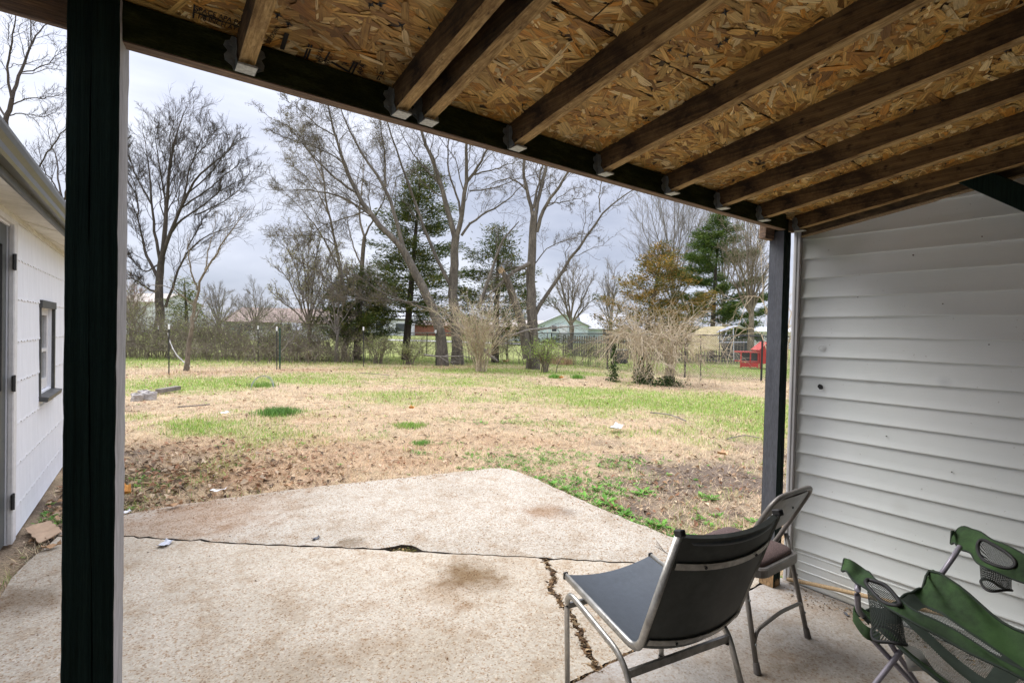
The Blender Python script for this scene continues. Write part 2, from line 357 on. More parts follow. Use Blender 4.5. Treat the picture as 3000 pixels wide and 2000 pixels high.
SOIL = [patch(1850, 1330, .5, .25, .6), patch(1980, 1420, .8, .5, .7), patch(1880, 1500, .35, .3, .6), patch(480, 1370, .5, .2, .7), patch(700, 1410, .5, .15, .4), patch(2120, 1400, 1.2, 1.0, 1.0), patch(2010, 1480, .7, .7, .8), patch(380, 1330, .8, .7, .75), patch(330, 1420, .7, .5, .6), patch(330, 1200, .5, 1.2, .5), patch(520, 1420, .7, .35, .5), patch(1950, 1345, .9, .35, .5), patch(2250, 1320, .9, .8, .7), patch(130, 1500, .5, 1.2, .9), patch(1750, 1290, .5, .2, .3)]
BROWN = [patch(1020, 1345, 1.5, .45, .75), patch(1150, 1300, 1.2, .4, .5), patch(700, 1300, 1.4, .6, .6), patch(760, 1370, 1.3, .6, .9), patch(560, 1310, .9, .5, .7), patch(960, 1300, 1.1, .7, .6), patch(1400, 1290, 1.2, .4, .4), patch(900, 1220, 1.5, .8, .3), patch(600, 1400, .7, .5, .6)]
WEED = [patch(1500, 1232, 1.2, .3, .7), patch(1420, 1232, .5, .2, .8), patch(1640, 1262, .8, .25, .6), patch(1480, 1332, .45, .12, 1.), patch(1570, 1345, .7, .25, 1.0), patch(1700, 1400, .6, .3, .8), patch(1620, 1330, .9, .3, .8), patch(1770, 1430, .4, .2, 1.), patch(1790, 1345, .7, .3, .7),
        patch(420, 1390, .35, .2, .8), patch(440, 1412, .3, .1, .8), patch(160, 1510, .3, .45, 1.), patch(1230, 1320, .12, .12, 1.), patch(1200, 1240, .25, .12, .9), patch(810, 1205, .35, .16, .9), patch(1500, 1215, .3, .1, 1), patch(1290, 1292, .3, .1, .5)]
def blobs(L, x, y, jag=.55):
    v = np.zeros_like(x); jx = (fbm(x, y, .9, 2)-.5)*jag*2; jy = (fbm(x, y, .9, 5)-.5)*jag*2
    for cx, cy_, a, b, w_ in L:
        dx, dy = x+jx*min(1, a)-cx, y+jy*min(1, b)-cy_; p = (dx*RH[0]+dy*RH[1])/a; q = (dx*FH[0]+dy*FH[1])/b
        v = np.maximum(v, w_*np.exp(-(p*p+q*q)*1.1))
    return v
def ground_z(x, y):
    r = x*FH[0]+y*FH[1]; t = np.clip((r-30)/42, 0, 1); z = -.03+.9*t*t*(3-2*t)
    z = z+(fbm(x, y, 3.0, 1)-.5)*.05*np.clip((r-4)/6, 0, 1)+(fbm(x, y, .35, 3)-.5)*.022
    return z
def masks(x, y):
    r = np.hypot(x, y); far = np.clip((r-21)/4, 0, 1)
    g = blobs(GREEN, x, y)+(fbm(x, y, 1.6, 1)-.55)*.9+(fbm(x, y, .35, 2)-.5)*.5
    g = np.clip(g*1.7-.05, 0, 1); g = np.maximum(g, far*(.75+.25*fbm(x, y, 2, 3)))
    s = np.clip(blobs(SOIL, x, y)*1.3+(fbm(x, y, .3, 4)-.62)*1.1, 0, 1)*(1-far)
    s = np.maximum(s, np.exp(-((x-3.9)/.9)**2)*(y < 1.4)*.0)
    b = np.clip(blobs(BROWN, x, y)+(fbm(x, y, .5, 5)-.5)*.7, 0, 1)*(1-far)
    # line of dead leaves along the wire fence
    fe = np.exp(-((y-19.3+(fbm(x, y, 1.5, 2)-.5)*1.0)/.5)**2)*(x > .6)*(x < 13); b = np.maximum(b, fe*.8)
    we = np.clip(blobs(WEED, x, y, .3)*1.4+(fbm(x, y, .18, 6)-.6)*.9, 0, 1)
    return g, s, b, we
C_STRAW = np.array([.55, .42, .27]); C_BROWN = np.array([.36, .235, .14]); C_SOIL = np.array([.165, .125, .095]); C_GREEN = np.array([.24, .33, .07])
def ground_col(x, y):
    g, s, b, we = masks(x, y); f = (fbm(x, y, .12, 3)-.5)[..., None]
    c = C_STRAW*.80+0*f; c = c*(1-b[..., None])+C_BROWN*b[..., None]; c = c*(1-.75*g[..., None])+C_GREEN*.75*g[..., None]
    c = c*(1-s[..., None])+C_SOIL*s[..., None]; return np.clip(c*(1+f*.9), .01, 1)
gx = spaced(-400, -1.5, 14, .11, 420); gy = spaced(-60, 1.3, 14, .11, 520)
GXX, GYY = np.meshgrid(gx, gy, indexing='xy'); GZ = ground_z(GXX, GYY)
GZ = np.where((GYY < 1.3), -.16, GZ)
m, t, b = new_mat('ground_soil_and_thatch'); vc = N(t, 'ShaderNodeVertexColor'); vc.layer_name = 'Col'
co = N(t, 'ShaderNodeTexCoord'); n2 = N(t, 'ShaderNodeTexNoise', Scale=55, Detail=5, Roughness=.75); t.links.new(co.outputs['Object'], n2.inputs[0])
r2 = ramp(t, [(.35, (.55, .55, .55)), (.65, (1.3, 1.3, 1.3))], n2.outputs['Fac']); mu = N(t, 'ShaderNodeMix', data_type='RGBA', blend_type='MULTIPLY'); mu.inputs[0].default_value = 1
t.links.new(vc.outputs[0], mu.inputs[6]); t.links.new(r2.outputs[0], mu.inputs[7]); t.links.new(mu.outputs[2], b.inputs['Base Color']); b.inputs['Roughness'].default_value = .95
setp(b, 'Specular IOR Level', .1)
bp = N(t, 'ShaderNodeBump'); bp.inputs['Strength'].default_value = .8; bp.inputs['Distance'].default_value = .02; t.links.new(n2.outputs['Fac'], bp.inputs['Height']); t.links.new(bp.outputs[0], b.inputs['Normal'])
M_ground = m
V = np.stack([GXX, GYY, GZ], -1).reshape(-1, 3); a_, b_ = GXX.shape
q = (np.arange(a_-1)[:, None]*b_+np.arange(b_-1)[None]).ravel()
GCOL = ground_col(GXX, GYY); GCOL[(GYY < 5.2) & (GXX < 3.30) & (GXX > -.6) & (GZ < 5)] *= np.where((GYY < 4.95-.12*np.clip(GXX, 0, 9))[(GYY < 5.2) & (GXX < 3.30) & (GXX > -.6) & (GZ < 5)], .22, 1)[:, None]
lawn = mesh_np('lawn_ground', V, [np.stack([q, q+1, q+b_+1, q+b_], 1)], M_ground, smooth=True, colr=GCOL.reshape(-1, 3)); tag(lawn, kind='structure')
lawn.name = 'ground'

# ------------------------------------------------------------------ patio slabs
def concrete(name, lo, mid, hi, speck, grime=0.0, stains=()):
    m, t, b = new_mat(name); L = t.links.new; geo = N(t, 'ShaderNodeNewGeometry'); P = geo.outputs['Position']
    n0 = N(t, 'ShaderNodeTexNoise', Scale=1.3, Detail=7, Roughness=.65); L(P, n0.inputs[0]); r0 = ramp(t, [(.3, lo), (.5, mid), (.7, hi)], n0.outputs['Fac'])
    vo = N(t, 'ShaderNodeTexVoronoi', Scale=130); L(P, vo.inputs[0])
    hsv = N(t, 'ShaderNodeSeparateColor'); L(vo.outputs['Color'], hsv.inputs[0])
    rs = ramp(t, [(0, (.50, .33, .20)), (.10, (.78, .60, .44)), (.22, (1, 1, 1)), (.75, (1.03, 1.03, 1.03)), (.93, (1.35, 1.33, 1.30)), (1, (.55, .48, .42))], hsv.outputs[0])
    mu = N(t, 'ShaderNodeMix', data_type='RGBA', blend_type='MULTIPLY'); mu.inputs[0].default_value = speck; L(r0.outputs[0], mu.inputs[6]); L(rs.outputs[0], mu.inputs[7])
    n3 = N(t, 'ShaderNodeTexNoise', Scale=38, Detail=6, Roughness=.75); L(P, n3.inputs[0]); r3 = ramp(t, [(.34, (.78, .72, .66)), (.52, (1.0, 1.0, 1.0)), (.72, (1.08, 1.08, 1.08))], n3.outputs['Fac'])
    m2 = N(t, 'ShaderNodeMix', data_type='RGBA', blend_type='MULTIPLY'); m2.inputs[0].default_value = .8; L(mu.outputs[2], m2.inputs[6]); L(r3.outputs[0], m2.inputs[7])
    # pits: tiny dark holes
    n4 = N(t, 'ShaderNodeTexNoise', Scale=150, Detail=2); L(P, n4.inputs[0]); r4 = ramp(t, [(.25, (.35, .28, .22)), (.33, (1, 1, 1))], n4.outputs['Fac'])
    m3 = N(t, 'ShaderNodeMix', data_type='RGBA', blend_type='MULTIPLY'); m3.inputs[0].default_value = .8; L(m2.outputs[2], m3.inputs[6]); L(r4.outputs[0], m3.inputs[7]); out = m3.outputs[2]
    for (cx, cy_, rad, amt, tint, rag) in stains:
        vm = N(t, 'ShaderNodeVectorMath', operation='DISTANCE'); vm.inputs[1].default_value = (cx, cy_, 0); L(P, vm.inputs[0])
        ns = N(t, 'ShaderNodeTexNoise', Scale=rag, Detail=6, Roughness=.65); L(P, ns.inputs[0])
        ad = N(t, 'ShaderNodeMath', operation='MULTIPLY_ADD'); ad.inputs[1].default_value = rad*1.7; L(ns.outputs['Fac'], ad.inputs[0]); L(vm.outputs['Value'], ad.inputs[2])
        mr = N(t, 'ShaderNodeMapRange'); mr.interpolation_type = 'SMOOTHSTEP'; mr.inputs[1].default_value = rad*1.0; mr.inputs[2].default_value = rad*2.1; mr.inputs[3].default_value = amt; mr.inputs[4].default_value = 0
        L(ad.outputs[0], mr.inputs[0]); mm = N(t, 'ShaderNodeMix', data_type='RGBA', blend_type='MULTIPLY'); mm.inputs[7].default_value = (*tint, 1); L(mr.outputs[0], mm.inputs[0]); L(out, mm.inputs[6]); out = mm.outputs[2]
    nw = N(t, 'ShaderNodeTexNoise', Scale=5, Detail=7, Roughness=.7); L(P, nw.inputs[0]); rw = ramp(t, [(.36, (.80, .72, .64)), (.5, (1, 1, 1)), (.66, (1.04, 1.04, 1.05))], nw.outputs['Fac'])
    m5 = N(t, 'ShaderNodeMix', data_type='RGBA', blend_type='MULTIPLY'); m5.inputs[0].default_value = .9; L(out, m5.inputs[6]); L(rw.outputs[0], m5.inputs[7]); out = m5.outputs[2]
    L(out, b.inputs['Base Color']); b.inputs['Roughness'].default_value = .92; setp(b, 'Specular IOR Level', .2)
    bp = N(t, 'ShaderNodeBump'); bp.inputs['Strength'].default_value = .35; bp.inputs['Distance'].default_value = .003
    ad = N(t, 'ShaderNodeMath', operation='MULTIPLY_ADD'); ad.inputs[1].default_value = .6; L(vo.outputs['Distance'], ad.inputs[0]); L(n3.outputs['Fac'], ad.inputs[2]); L(ad.outputs[0], bp.inputs['Height']); L(bp.outputs[0], b.inputs['Normal'])
    return m
def st(px, py, rad, amt, tint, rag=6): g = G(px, py); return (g[0], g[1], rad, amt, tint, rag)
M_slab_far = concrete('exposed_aggregate_concrete', (.325, .29, .235), (.375, .342, .285), (.405, .375, .32), 1.0, stains=[st(1600, 1500, .22, .75, (.55, .36, .22), 8), st(500, 1540, .8, .55, (.74, .55, .42), 5), st(700, 1480, .6, .4, (.78, .62, .5), 5), st(1020, 1590, .12, .8, (.4, .33, .25), 12), st(1660, 1500, .12, .5, (.45, .42, .4), 12)])
M_slab_near = concrete('worn_patio_concrete', (.37, .325, .255), (.425, .378, .302), (.455, .408, .335), .8, stains=[st(1375, 1685, .25, 1.0, (.46, .36, .25), 5), st(1300, 1740, .22, .6, (.66, .54, .42), 5), st(1200, 1900, .35, .35, (.75, .68, .58), 4), st(850, 1980, .3, .4, (.66, .58, .48), 5), st(60, 1760, .28, .8, (.42, .37, .32), 5), st(330, 1640, .3, .4, (.75, .7, .66), 6)])
M_slab_porch = concrete('porch_concrete', (.32, .30, .265), (.39, .365, .33), (.44, .415, .38), .5, stains=[st(2230, 1960, .3, .7, (.5, .46, .42), 7), st(2500, 1950, .35, .6, (.55, .52, .48), 6), st(2480, 1790, .25, .6, (.6, .55, .5), 9), st(1700, 1990, .15, .5, (.6, .5, .42), 9)])
def jag(P, step=.035, amp=.007, seed=0):
    out = []; r = np.random.default_rng(seed)
    for i in range(len(P)-1):
        a, b2 = np.array(P[i]), np.array(P[i+1]); L = np.linalg.norm(b2-a); n = max(1, int(L/step)); nn = np.array([-(b2-a)[1], (b2-a)[0]])/max(L, 1e-6)
        for k in range(n):
            s = 0 if k == 0 and i == 0 else amp*r.normal(); out.append(a+(b2-a)*k/n+nn*s)
    out.append(np.array(P[-1])); return np.array(out)
gp = lambda *a: [tuple(G(*p)[:2]) for p in a]
crack = jag(gp((365, 1571), (520, 1581), (760, 1596), (1000, 1605), (1190, 1614), (1330, 1622), (1600, 1634), (1900, 1651), (2035, 1657)), .05, .006, 3)
CL = np.array([-.43, 4.74]); crack = np.vstack([jag([CL, crack[0]], .05, .006, 4)[:-1], crack]); CRE = np.array([3.22, 1.78]); crack = np.vstack([crack, CRE])
def offs(P, d):
    P = np.asarray(P); T = np.gradient(P, axis=0); T /= np.linalg.norm(T, axis=1, keepdims=True); return P+np.stack([-T[:, 1], T[:, 0]], 1)*d
far_edge = jag([(-.43, 4.80), (-.36, 4.90), (-.062, 5.003), (.289, 5.045), (.95, 5.02), (1.612, 4.927), (2.594, 4.749), (3.15, 4.66), (3.30, 4.58), (3.345, 4.40), (3.332, 4.118), (3.25, 3.086), (3.25, 2.3), (3.25, 1.80)], .07, .009, 5)
bite = G(1200-20, 1612)[:2]
wid = np.full(len(crack), .006)+.004*np.sin(np.arange(len(crack))*1.7); dist_b = np.linalg.norm(crack-bite, axis=1)
cw = np.where(np.arange(len(crack)) > len(crack)*.62, .004, wid*2.6)+.085*np.exp(-(dist_b/.10)**4)
upper = crack[:, :]+np.stack([np.zeros(len(crack)), np.zeros(len(crack))], 1)
Tn = np.gradient(crack, axis=0); Tn /= np.linalg.norm(Tn, axis=1, keepdims=True); NN = np.stack([-Tn[:, 1], Tn[:, 0]], 1)
M_dirtshade = tex('dirt_and_crack_shade', [(.3, (.035, .026, .018)), (.7, (.08, .06, .042))], 20, rough=.95)  # dirty slab edges, coloured darker to stand for shade inside the cracks
def slab(name, poly, mat, z=0.0, thick=.11):
    poly = np.asarray(poly); ar = (poly[:, 0]*np.roll(poly[:, 1], -1)-np.roll(poly[:, 0], -1)*poly[:, 1]).sum(); poly = poly if ar > 0 else poly[::-1]; mb = MB(); mb.prism([tuple(p) for p in poly], z-thick, z); n = len(poly); fs = [np.concatenate(mb.F[k]) for k in mb.F]; mi = [0 if f.shape[1] > 4 else 1 for f in fs for _ in range(len(f))]; return mesh_np(name, np.concatenate(mb.V), fs, None, mats=[mat, M_dirtshade], midx=mi)
cw = np.where(dist_b > .2, cw*.62, cw)*np.where(dist_b > .2, .55+.7*np.abs(np.sin(np.arange(len(crack))*.7)), 1); up_e = crack+NN*cw[:, None]; lo_e = crack-NN*.0015
o = slab('patio_slab', np.vstack([up_e, far_edge[::-1]]), M_slab_far, .004); tag(o, kind='structure'); o.name = 'patio_slab'
vc_l = [G(*p)[:2] for p in [(1598, 1640), (1622, 1690), (1612, 1730), (1640, 1765), (1668, 1795), (1690, 1835), (1712, 1890), (1738, 1935), (1748, 1962)]]
vcr = jag(vc_l, .03, .007, 9)
k0 = int(np.argmin(np.linalg.norm(crack-vcr[0], axis=1)))
JY = 1.585
lefts = [(-.6, 1.60), (-.60, 3.0), (-.585, 3.8), (-.575, 4.1), (-.53, 4.36), (-.46, 4.60)]
front = lambda x0, x1: [(x, JY+.008+.004*math.sin(x*37)+.003*math.sin(x*91)) for x in np.linspace(x0, x1, max(3, int(abs(x1-x0)/.04)))]
vend = vcr[-1]; vcA = offs(vcr, -.012); vcB = offs(vcr, .018)
polyB = np.vstack([lo_e[:k0], vcA, front(vcA[-1][0]-.01, -.6), np.array(lefts)])
polyC = np.vstack([lo_e[k0+1:], np.array([[3.25, 1.70], [3.25, JY+.01]]), front(3.2, vcB[-1][0]+.01), vcB[::-1]])
o = slab('patio_slab', polyB, M_slab_near); tag(o, kind='structure')
o = slab('patio_slab', polyC, M_slab_near, -.002); tag(o, kind='structure')
pe = np.vstack([[(x, JY-.010-.003*math.sin(x*53)) for x in np.linspace(-.6, 3.285, 90)], [(3.285, -1.4), (-.6, -1.4)]])
o = slab('porch_slab', pe[::-1], M_slab_porch, .002, .15); tag(o, kind='structure')

# debris packed in the open cracks
def strewn(name, pts, n, spread, size, cols, z=.0, seed=1, zr=.02, parent=None):
    r = np.random.default_rng(seed); pts = np.asarray(pts); i = r.integers(0, len(pts), n); c = pts[i]+r.normal(0, spread, (n, 2)); zz = z+r.uniform(0, zr, n)
    a = r.uniform(0, 6.28, n); L = size*r.uniform(.5, 1.6, n); W = L*r.uniform(.12, .5, n); d = np.stack([np.cos(a), np.sin(a), r.uniform(-.4, .4, n)], 1); p = np.stack([-np.sin(a), np.cos(a), r.uniform(-.4, .4, n)], 1)
    C = np.concatenate([c, zz[:, None]], 1); V = np.stack([C-d*L[:, None]/2, C+p*W[:, None]/2+[0, 0, .004], C+d*L[:, None]/2, C-p*W[:, None]/2], 1).reshape(-1, 3)
    ci = r.integers(0, len(cols), n); cc = np.array(cols)[ci]*r.uniform(.6, 1.3, (n, 1)); F = np.arange(n*4).reshape(n, 4)
    return V, F, np.repeat(cc, 4, 0)
DEB = [(.20, .12, .06), (.12, .07, .04), (.30, .20, .11), (.36, .26, .15), (.08, .055, .035)]
V1, F1, c1 = strewn('x', vcr, 900, .010, .03, DEB, -.015, 2, .018)
V2, F2, c2 = strewn('x', np.array([(x, JY-.001) for x in np.linspace(1.35, 2.1, 60)]), 500, .005, .02, DEB, -.02, 3, .02)
V3, F3, c3 = strewn('x', [bite+[.0, .02], bite+[.04, .0], bite-[.03, -.03]], 260, .022, .02, [(.30, .22, .10), (.2, .13, .06), (.10, .10, .03)], -.02, 5, .012)
o = mesh_np('crack_debris', np.concatenate([V1, V2, V3]), [np.concatenate([F1, F2+len(V1), F3+len(V1)+len(V2)])], M_litter, colr=np.concatenate([c1, c2, c3]))
tag(o, 'brown leaf crumbs and twigs packed in the open cracks of the patio', 'debris', kind='stuff')
# small dark stones and grit on the slabs
V1, F1, c1 = strewn('x', np.stack([rng.uniform(-.5, 3.2, 700), rng.uniform(1.7, 4.9, 700)], 1), 420, .05, .011, [(.10, .07, .05), (.22, .12, .07), (.5, .47, .42), (.3, .18, .1)], .004, 12, .003)
V2, F2, c2 = strewn('x', np.stack([np.linspace(3.15, 3.28, 60), np.linspace(1.4, .2, 60)], 1), 500, .05, .013, DEB, .004, 13, .004)
ed = far_edge[:, :]+np.array([0, -.06]); V3, F3, c3 = strewn('x', ed, 900, .09, .016, [(.34, .19, .10), (.26, .15, .08), (.42, .26, .15)], .006, 14, .004)
o = mesh_np('patio_litter', np.concatenate([V1, V2, V3]), [np.concatenate([F1, F2+len(V1), F3+len(V1)+len(V2)])], M_litter, colr=np.concatenate([c1, c2, c3]))
tag(o, 'rusty crumbs, grit and leaf bits scattered over the concrete', 'litter', kind='stuff')

# ================================================================== PORCH ROOF
ZJ, SL = 2.158, .155
roofz = lambda y, off=0: ZJ+off+SL*(1.49-y)
porch = empty('porch_roof', (1.5, .2, 2.2), 'low sloping porch roof of rough flake board on old joists, held by dark painted posts', 'porch roof')
XL, XR, YN, YF = -.30, 3.30, -1.25, 1.60
JH = .089
# panels of flake board: two rows of sheets, seam at y=.985
def osb_mat(name, base=False):
    m, t, b = new_mat(name); L = t.links.new; vc = N(t, 'ShaderNodeVertexColor'); vc.layer_name = 'Col'; uv = N(t, 'ShaderNodeUVMap'); uv.uv_map = 'UVMap'
    mp = N(t, 'ShaderNodeMapping'); mp.inputs['Scale'].default_value = (12, 170, 1); L(uv.outputs[0], mp.inputs[0])
    n = N(t, 'ShaderNodeTexNoise', Scale=1, Detail=4, Roughness=.6, Distortion=.4); L(mp.outputs[0], n.inputs[0]); r = ramp(t, [(.28, (.30, .24, .18)), (.44, (.85, .82, .78)), (.56, (1.05, 1.05, 1.02)), (.75, (1.4, 1.4, 1.3))], n.outputs['Fac'])
    mu = N(t, 'ShaderNodeMix', data_type='RGBA', blend_type='MULTIPLY'); mu.inputs[0].default_value = 1; L(vc.outputs[0], mu.inputs[6]); L(r.outputs[0], mu.inputs[7])
    geo = N(t, 'ShaderNodeNewGeometry'); n2 = N(t, 'ShaderNodeTexNoise', Scale=2.6, Detail=6, Roughness=.6); L(geo.outputs['Position'], n2.inputs[0]); r2 = ramp(t, [(.3, (.50, .42, .34)), (.46, (1.12, 1.06, .95)), (.7, (1.25, 1.22, 1.1))], n2.outputs['Fac'])
    m2 = N(t, 'ShaderNodeMix', data_type='RGBA', blend_type='MULTIPLY'); m2.inputs[0].default_value = .85; L(mu.outputs[2], m2.inputs[6]); L(r2.outputs[0], m2.inputs[7]); L(m2.outputs[2], b.inputs['Base Color'])
    b.inputs['Roughness'].default_value = .6; bp = N(t, 'ShaderNodeBump'); bp.inputs['Strength'].default_value = .9; bp.inputs['Distance'].default_value = .002; L(n.outputs['Fac'], bp.inputs['Height']); L(bp.outputs[0], b.inputs['Normal']); return m
M_osb = osb_mat('flake_board_strands')
M_osbbase = tex('flake_board_resin', [(.3, (.05, .03, .014)), (.7, (.13, .08, .035))], 20, rough=.7, fine=(60, .4))
M_ink = tex('black_stamp_ink', [(.3, (.010, .008, .006)), (.7, (.03, .024, .018))], 30, rough=.7)
flake_cols = np.array([(.62, .37, .105), (.68, .44, .15), (.56, .32, .085), (.76, .54, .23), (.48, .255, .065), (.64, .40, .125), (.60, .29, .055), (.86, .68, .38), (.36, .19, .055), (.66, .43, .14)])
def flakes(x0, x1, y0, y1, n, seed):
    r = np.random.default_rng(seed); cx = r.uniform(x0, x1, n); cy_ = r.uniform(y0, y1, n); a = r.normal(0.15, .42, n)+(r.random(n) < .3)*r.uniform(0, 3, n)
    L = r.uniform(.055, .15, n); W = r.uniform(.006, .026, n); big = r.random(n) < .10; W[big] *= 2.0
    prof = np.array([(-.5, -.35), (-.38, -.5), (.36, -.5), (.5, -.3), (.46, .42), (.30, .5), (-.42, .5), (-.5, .2)]); k = len(prof)
    pu = prof[:, 0]+r.normal(0, .05, (n, k)); pv = prof[:, 1]+r.normal(0, .10, (n, k)); u = pu*L[:, None]; v = pv*W[:, None]
    X = cx[:, None]+u*np.cos(a)[:, None]-v*np.sin(a)[:, None]; Y = cy_[:, None]+u*np.sin(a)[:, None]+v*np.cos(a)[:, None]
    X = np.clip(X, x0+.001, x1-.001); Y = np.clip(Y, y0+.001, y1-.001)
    h = r.uniform(.0006, .0050, n); tilt = r.normal(0, .022, n); Z = roofz(Y, JH+.001)-h[:, None]-u*tilt[:, None]-v*r.normal(0, .05, n)[:, None]
    Z = np.minimum(Z, roofz(Y, JH+.0006)); V = np.stack([X, Y, Z], -1).reshape(-1, 3); F = np.arange(n*k).reshape(n, k)[:, ::-1]
    c = flake_cols[r.integers(0, len(flake_cols), n)]*r.uniform(.62, 1.2, (n, 1)); c = np.repeat(c, k, 0)
    uv = np.stack([u+r.uniform(0, 50, (n, 1)), v+r.uniform(0, 50, (n, 1))], -1).reshape(-1, 2)
    return V, F, c, uv
sheets = [(-.30, 2.13, .990, YF), (2.134, 3.30, .990, YF), (-.30, .95, -.25, .986), (.954, 3.30, -.25, .986), (-.30, 3.30, -1.25, -.254)]
for i, (x0, x1, y0, y1) in enumerate(sheets):
    mb = MB(); zt = .011
    V = [[x, y, roofz(y, JH+.001+dz)] for dz in (0, zt) for (x, y) in ((x0, y0), (x1, y0), (x1, y1), (x0, y1))]
    mb.add(V, [np.array([[0, 3, 2, 1], [4, 5, 6, 7], [0, 1, 5, 4], [1, 2, 6, 5], [2, 3, 7, 6], [3, 0, 4, 7]])]); p = mb.build('roof_panel', M_osbbase, porch)
    n = int((x1-x0)*(y1-y0)*(2600 if i < 4 else 500)); V, F, c, uv = flakes(x0, x1, y0, y1, n, 20+i)
    f = mesh_np('wood_flakes', V, [F], M_osb, p, colr=c, uv=uv); f['kind'] = 'stuff'
mb = MB(); V = [[x, y, roofz(y, JH+.013+dz)] for dz in (0, .02) for (x, y) in ((XL-.02, YN), (XR, YN), (XR, YF+.03), (XL-.02, YF+.03))]
mb.add(V, [np.array([[0, 3, 2, 1], [4, 5, 6, 7], [0, 1, 5, 4], [1, 2, 6, 5], [2, 3, 7, 6], [3, 0, 4, 7]])]); mb.build('roof_covering', M_fascia, porch)
# nail points poking through
mb = MB(); r = np.random.default_rng(3)
for k in range(330):
    x, y = r.uniform(-.2, 3.2), r.uniform(-.2, 1.45)
    if k % 2: y = round(y/.15)*.15+.02+r.normal(0, .006)
    z = roofz(y, JH-.003); s = r.uniform(.7, 1.4)
    mb.tube([(x, y, z+.004), (x+r.normal(0, .002), y+r.normal(0, .002), z-.012*s)], [.0018, .0006], 4)
    st_ = [(x+math.cos(a)*rr, y+math.sin(a)*rr, roofz(y+math.sin(a)*rr, JH-.0044)-.001) for a, rr in zip(np.arange(8)*.785+r.uniform(0, 1), np.where(np.arange(8) % 2 == 0, r.uniform(.006, .015, 8)*s, .0035*s))]
    mb.add([(x, y, roofz(y, JH-.0044)-.002)]+st_, [np.array([[0, 1+(i+1) % 8, 1+i] for i in range(8)])])
o = mb.build('nail_points', M_black, porch); o['kind'] = 'stuff'
# stamp printed on the flake board
def txt(body, x, y, size, rz, parent, mat, plane='roof', z=None, shear=0):
    cu = bpy.data.curves.new('t', 'FONT'); cu.body = body; cu.size = size; cu.align_x = 'LEFT'; cu.offset = size*.012
    ob = bpy.data.objects.new('t', cu); me = bpy.data.meshes.new_from_object(ob); bpy.data.objects.remove(ob)
    V = np.array([v.co[:] for v in me.vertices]); Fs = [tuple(p.vertices) for p in me.polygons]; c, s = math.cos(rz), math.sin(rz)
    by = {}
    for f in Fs: by.setdefault(len(f), []).append(f)
    return V, [np.array(v) for v in by.values()], c, s
def roof_text(name, body, p0, p1, hgt, off=-.0048, flip=False, bars=()):
    """text read from below, running from p0 towards p1"""
    V, Fs, _, _ = txt(body, 0, 0, 1, 0, None, None); V = V[:, :2]; V = V/np.array([V[:, 0].max(), V[:, 1].max()])
    p0, p1 = np.array(p0), np.array(p1); d = p1-p0; n = np.array([d[1], -d[0]])/np.linalg.norm(d)*hgt
    n = -n if flip else n
    P = p0+V[:, :1]*d+V[:, 1:2]*n; Z = roofz(P[:, 1], JH+off)
    return np.stack([P[:, 0], P[:, 1], Z], 1), Fs
def rp(x, y): # photo pixel -> point on roof underside
    d = ray(x, y); tt = (ZJ+JH+SL*1.49-EYE)/(d[2]+SL*d[1]); return (EYEP+d*tt)[:2]
mb = MB()
def stamp(body, a, b2, h, flip=False): V, Fs = roof_text('s', body, rp(*a), rp(*b2), h, flip=flip); mb.add(V, Fs)
hgt = np.linalg.norm(rp(572, 10)-rp(568, 27))
def both(body, a, b2, lo):  # height given by pixel lo below a
    p0 = rp(*a); up = rp(*lo)-p0; V, Fs, _, _ = txt(body, 0, 0, 1, 0, None, None); V = V[:, :2]; V = V/np.array([V[:, 0].max(), V[:, 1].max()])
    d = rp(*b2)-p0; P = p0+V[:, :1]*d+V[:, 1:2]*up; mb.add(np.stack([P[:, 0], P[:, 1], roofz(P[:, 1], JH-.0052)], 1), Fs)
both('SPACE APA PANELS', (570, 26), (752, 86), (573, 11)); both('1/8 INCH AT ENDS', (576, 47), (745, 104), (579, 34))
both('SIDE DOWN', (789, 125), (821, 78), (777, 118)); both('32/16', (935, 175), (948, 140), (924, 169)); both('RS1\nPRP-10', (944, 182), (955, 148), (930, 176)); both('24\nWALL', (1020, 190), (1030, 165), (1000, 185)); both('APA', (1060, 215), (1072, 185), (1045, 210))
for a, b2, wd in [((568, 30), (760, 92), .004), ((570, 8), (566, 48), .004), ((841, 92), (826, 140), .011), ((906, 125), (891, 165), .005), ((914, 127), (899, 168), .005), ((966, 147), (950, 176), .005), ((1038, 176), (1021, 208), .005), ((1048, 178), (1031, 212), .005), ((1118, 205), (1104, 228), .004), ((1124, 206), (1110, 231), .004), ((970, 176), (1022, 206), .008)]:
    p, q = rp(*a), rp(*b2); d = (q-p)/np.linalg.norm(q-p); n = np.array([-d[1], d[0]])*wd/2
    mb.add([[*v, roofz(v[1], JH-.0052)] for v in (p-n, q-n, q+n, p+n)], [np.array([[0, 1, 2, 3]])])
mb.build('printed_stamp', M_ink, porch)
# front beam
mb = MB(); mb.box((1.50, 1.511, 2.1955), (3.16, .040, .089), bev=.002); bm_ = mb.build('beam', M_beam, porch)
mb = MB(); mb.box((1.50, 1.512, 2.1490), (3.16, .038, .003)); mb.build('raw_edge', M_beamu, bm_)
mb = MB(); mb.box((1.50, 1.551, 2.203), (3.6, .018, .075), bev=.002); mb.build('fascia_board', M_beamu, porch)
mb = MB(); mb.box((3.055, 1.590, 2.152), (.10, .045, .105), rx=.06, bev=.004); mb.build('fascia_end', M_beamu, porch, )
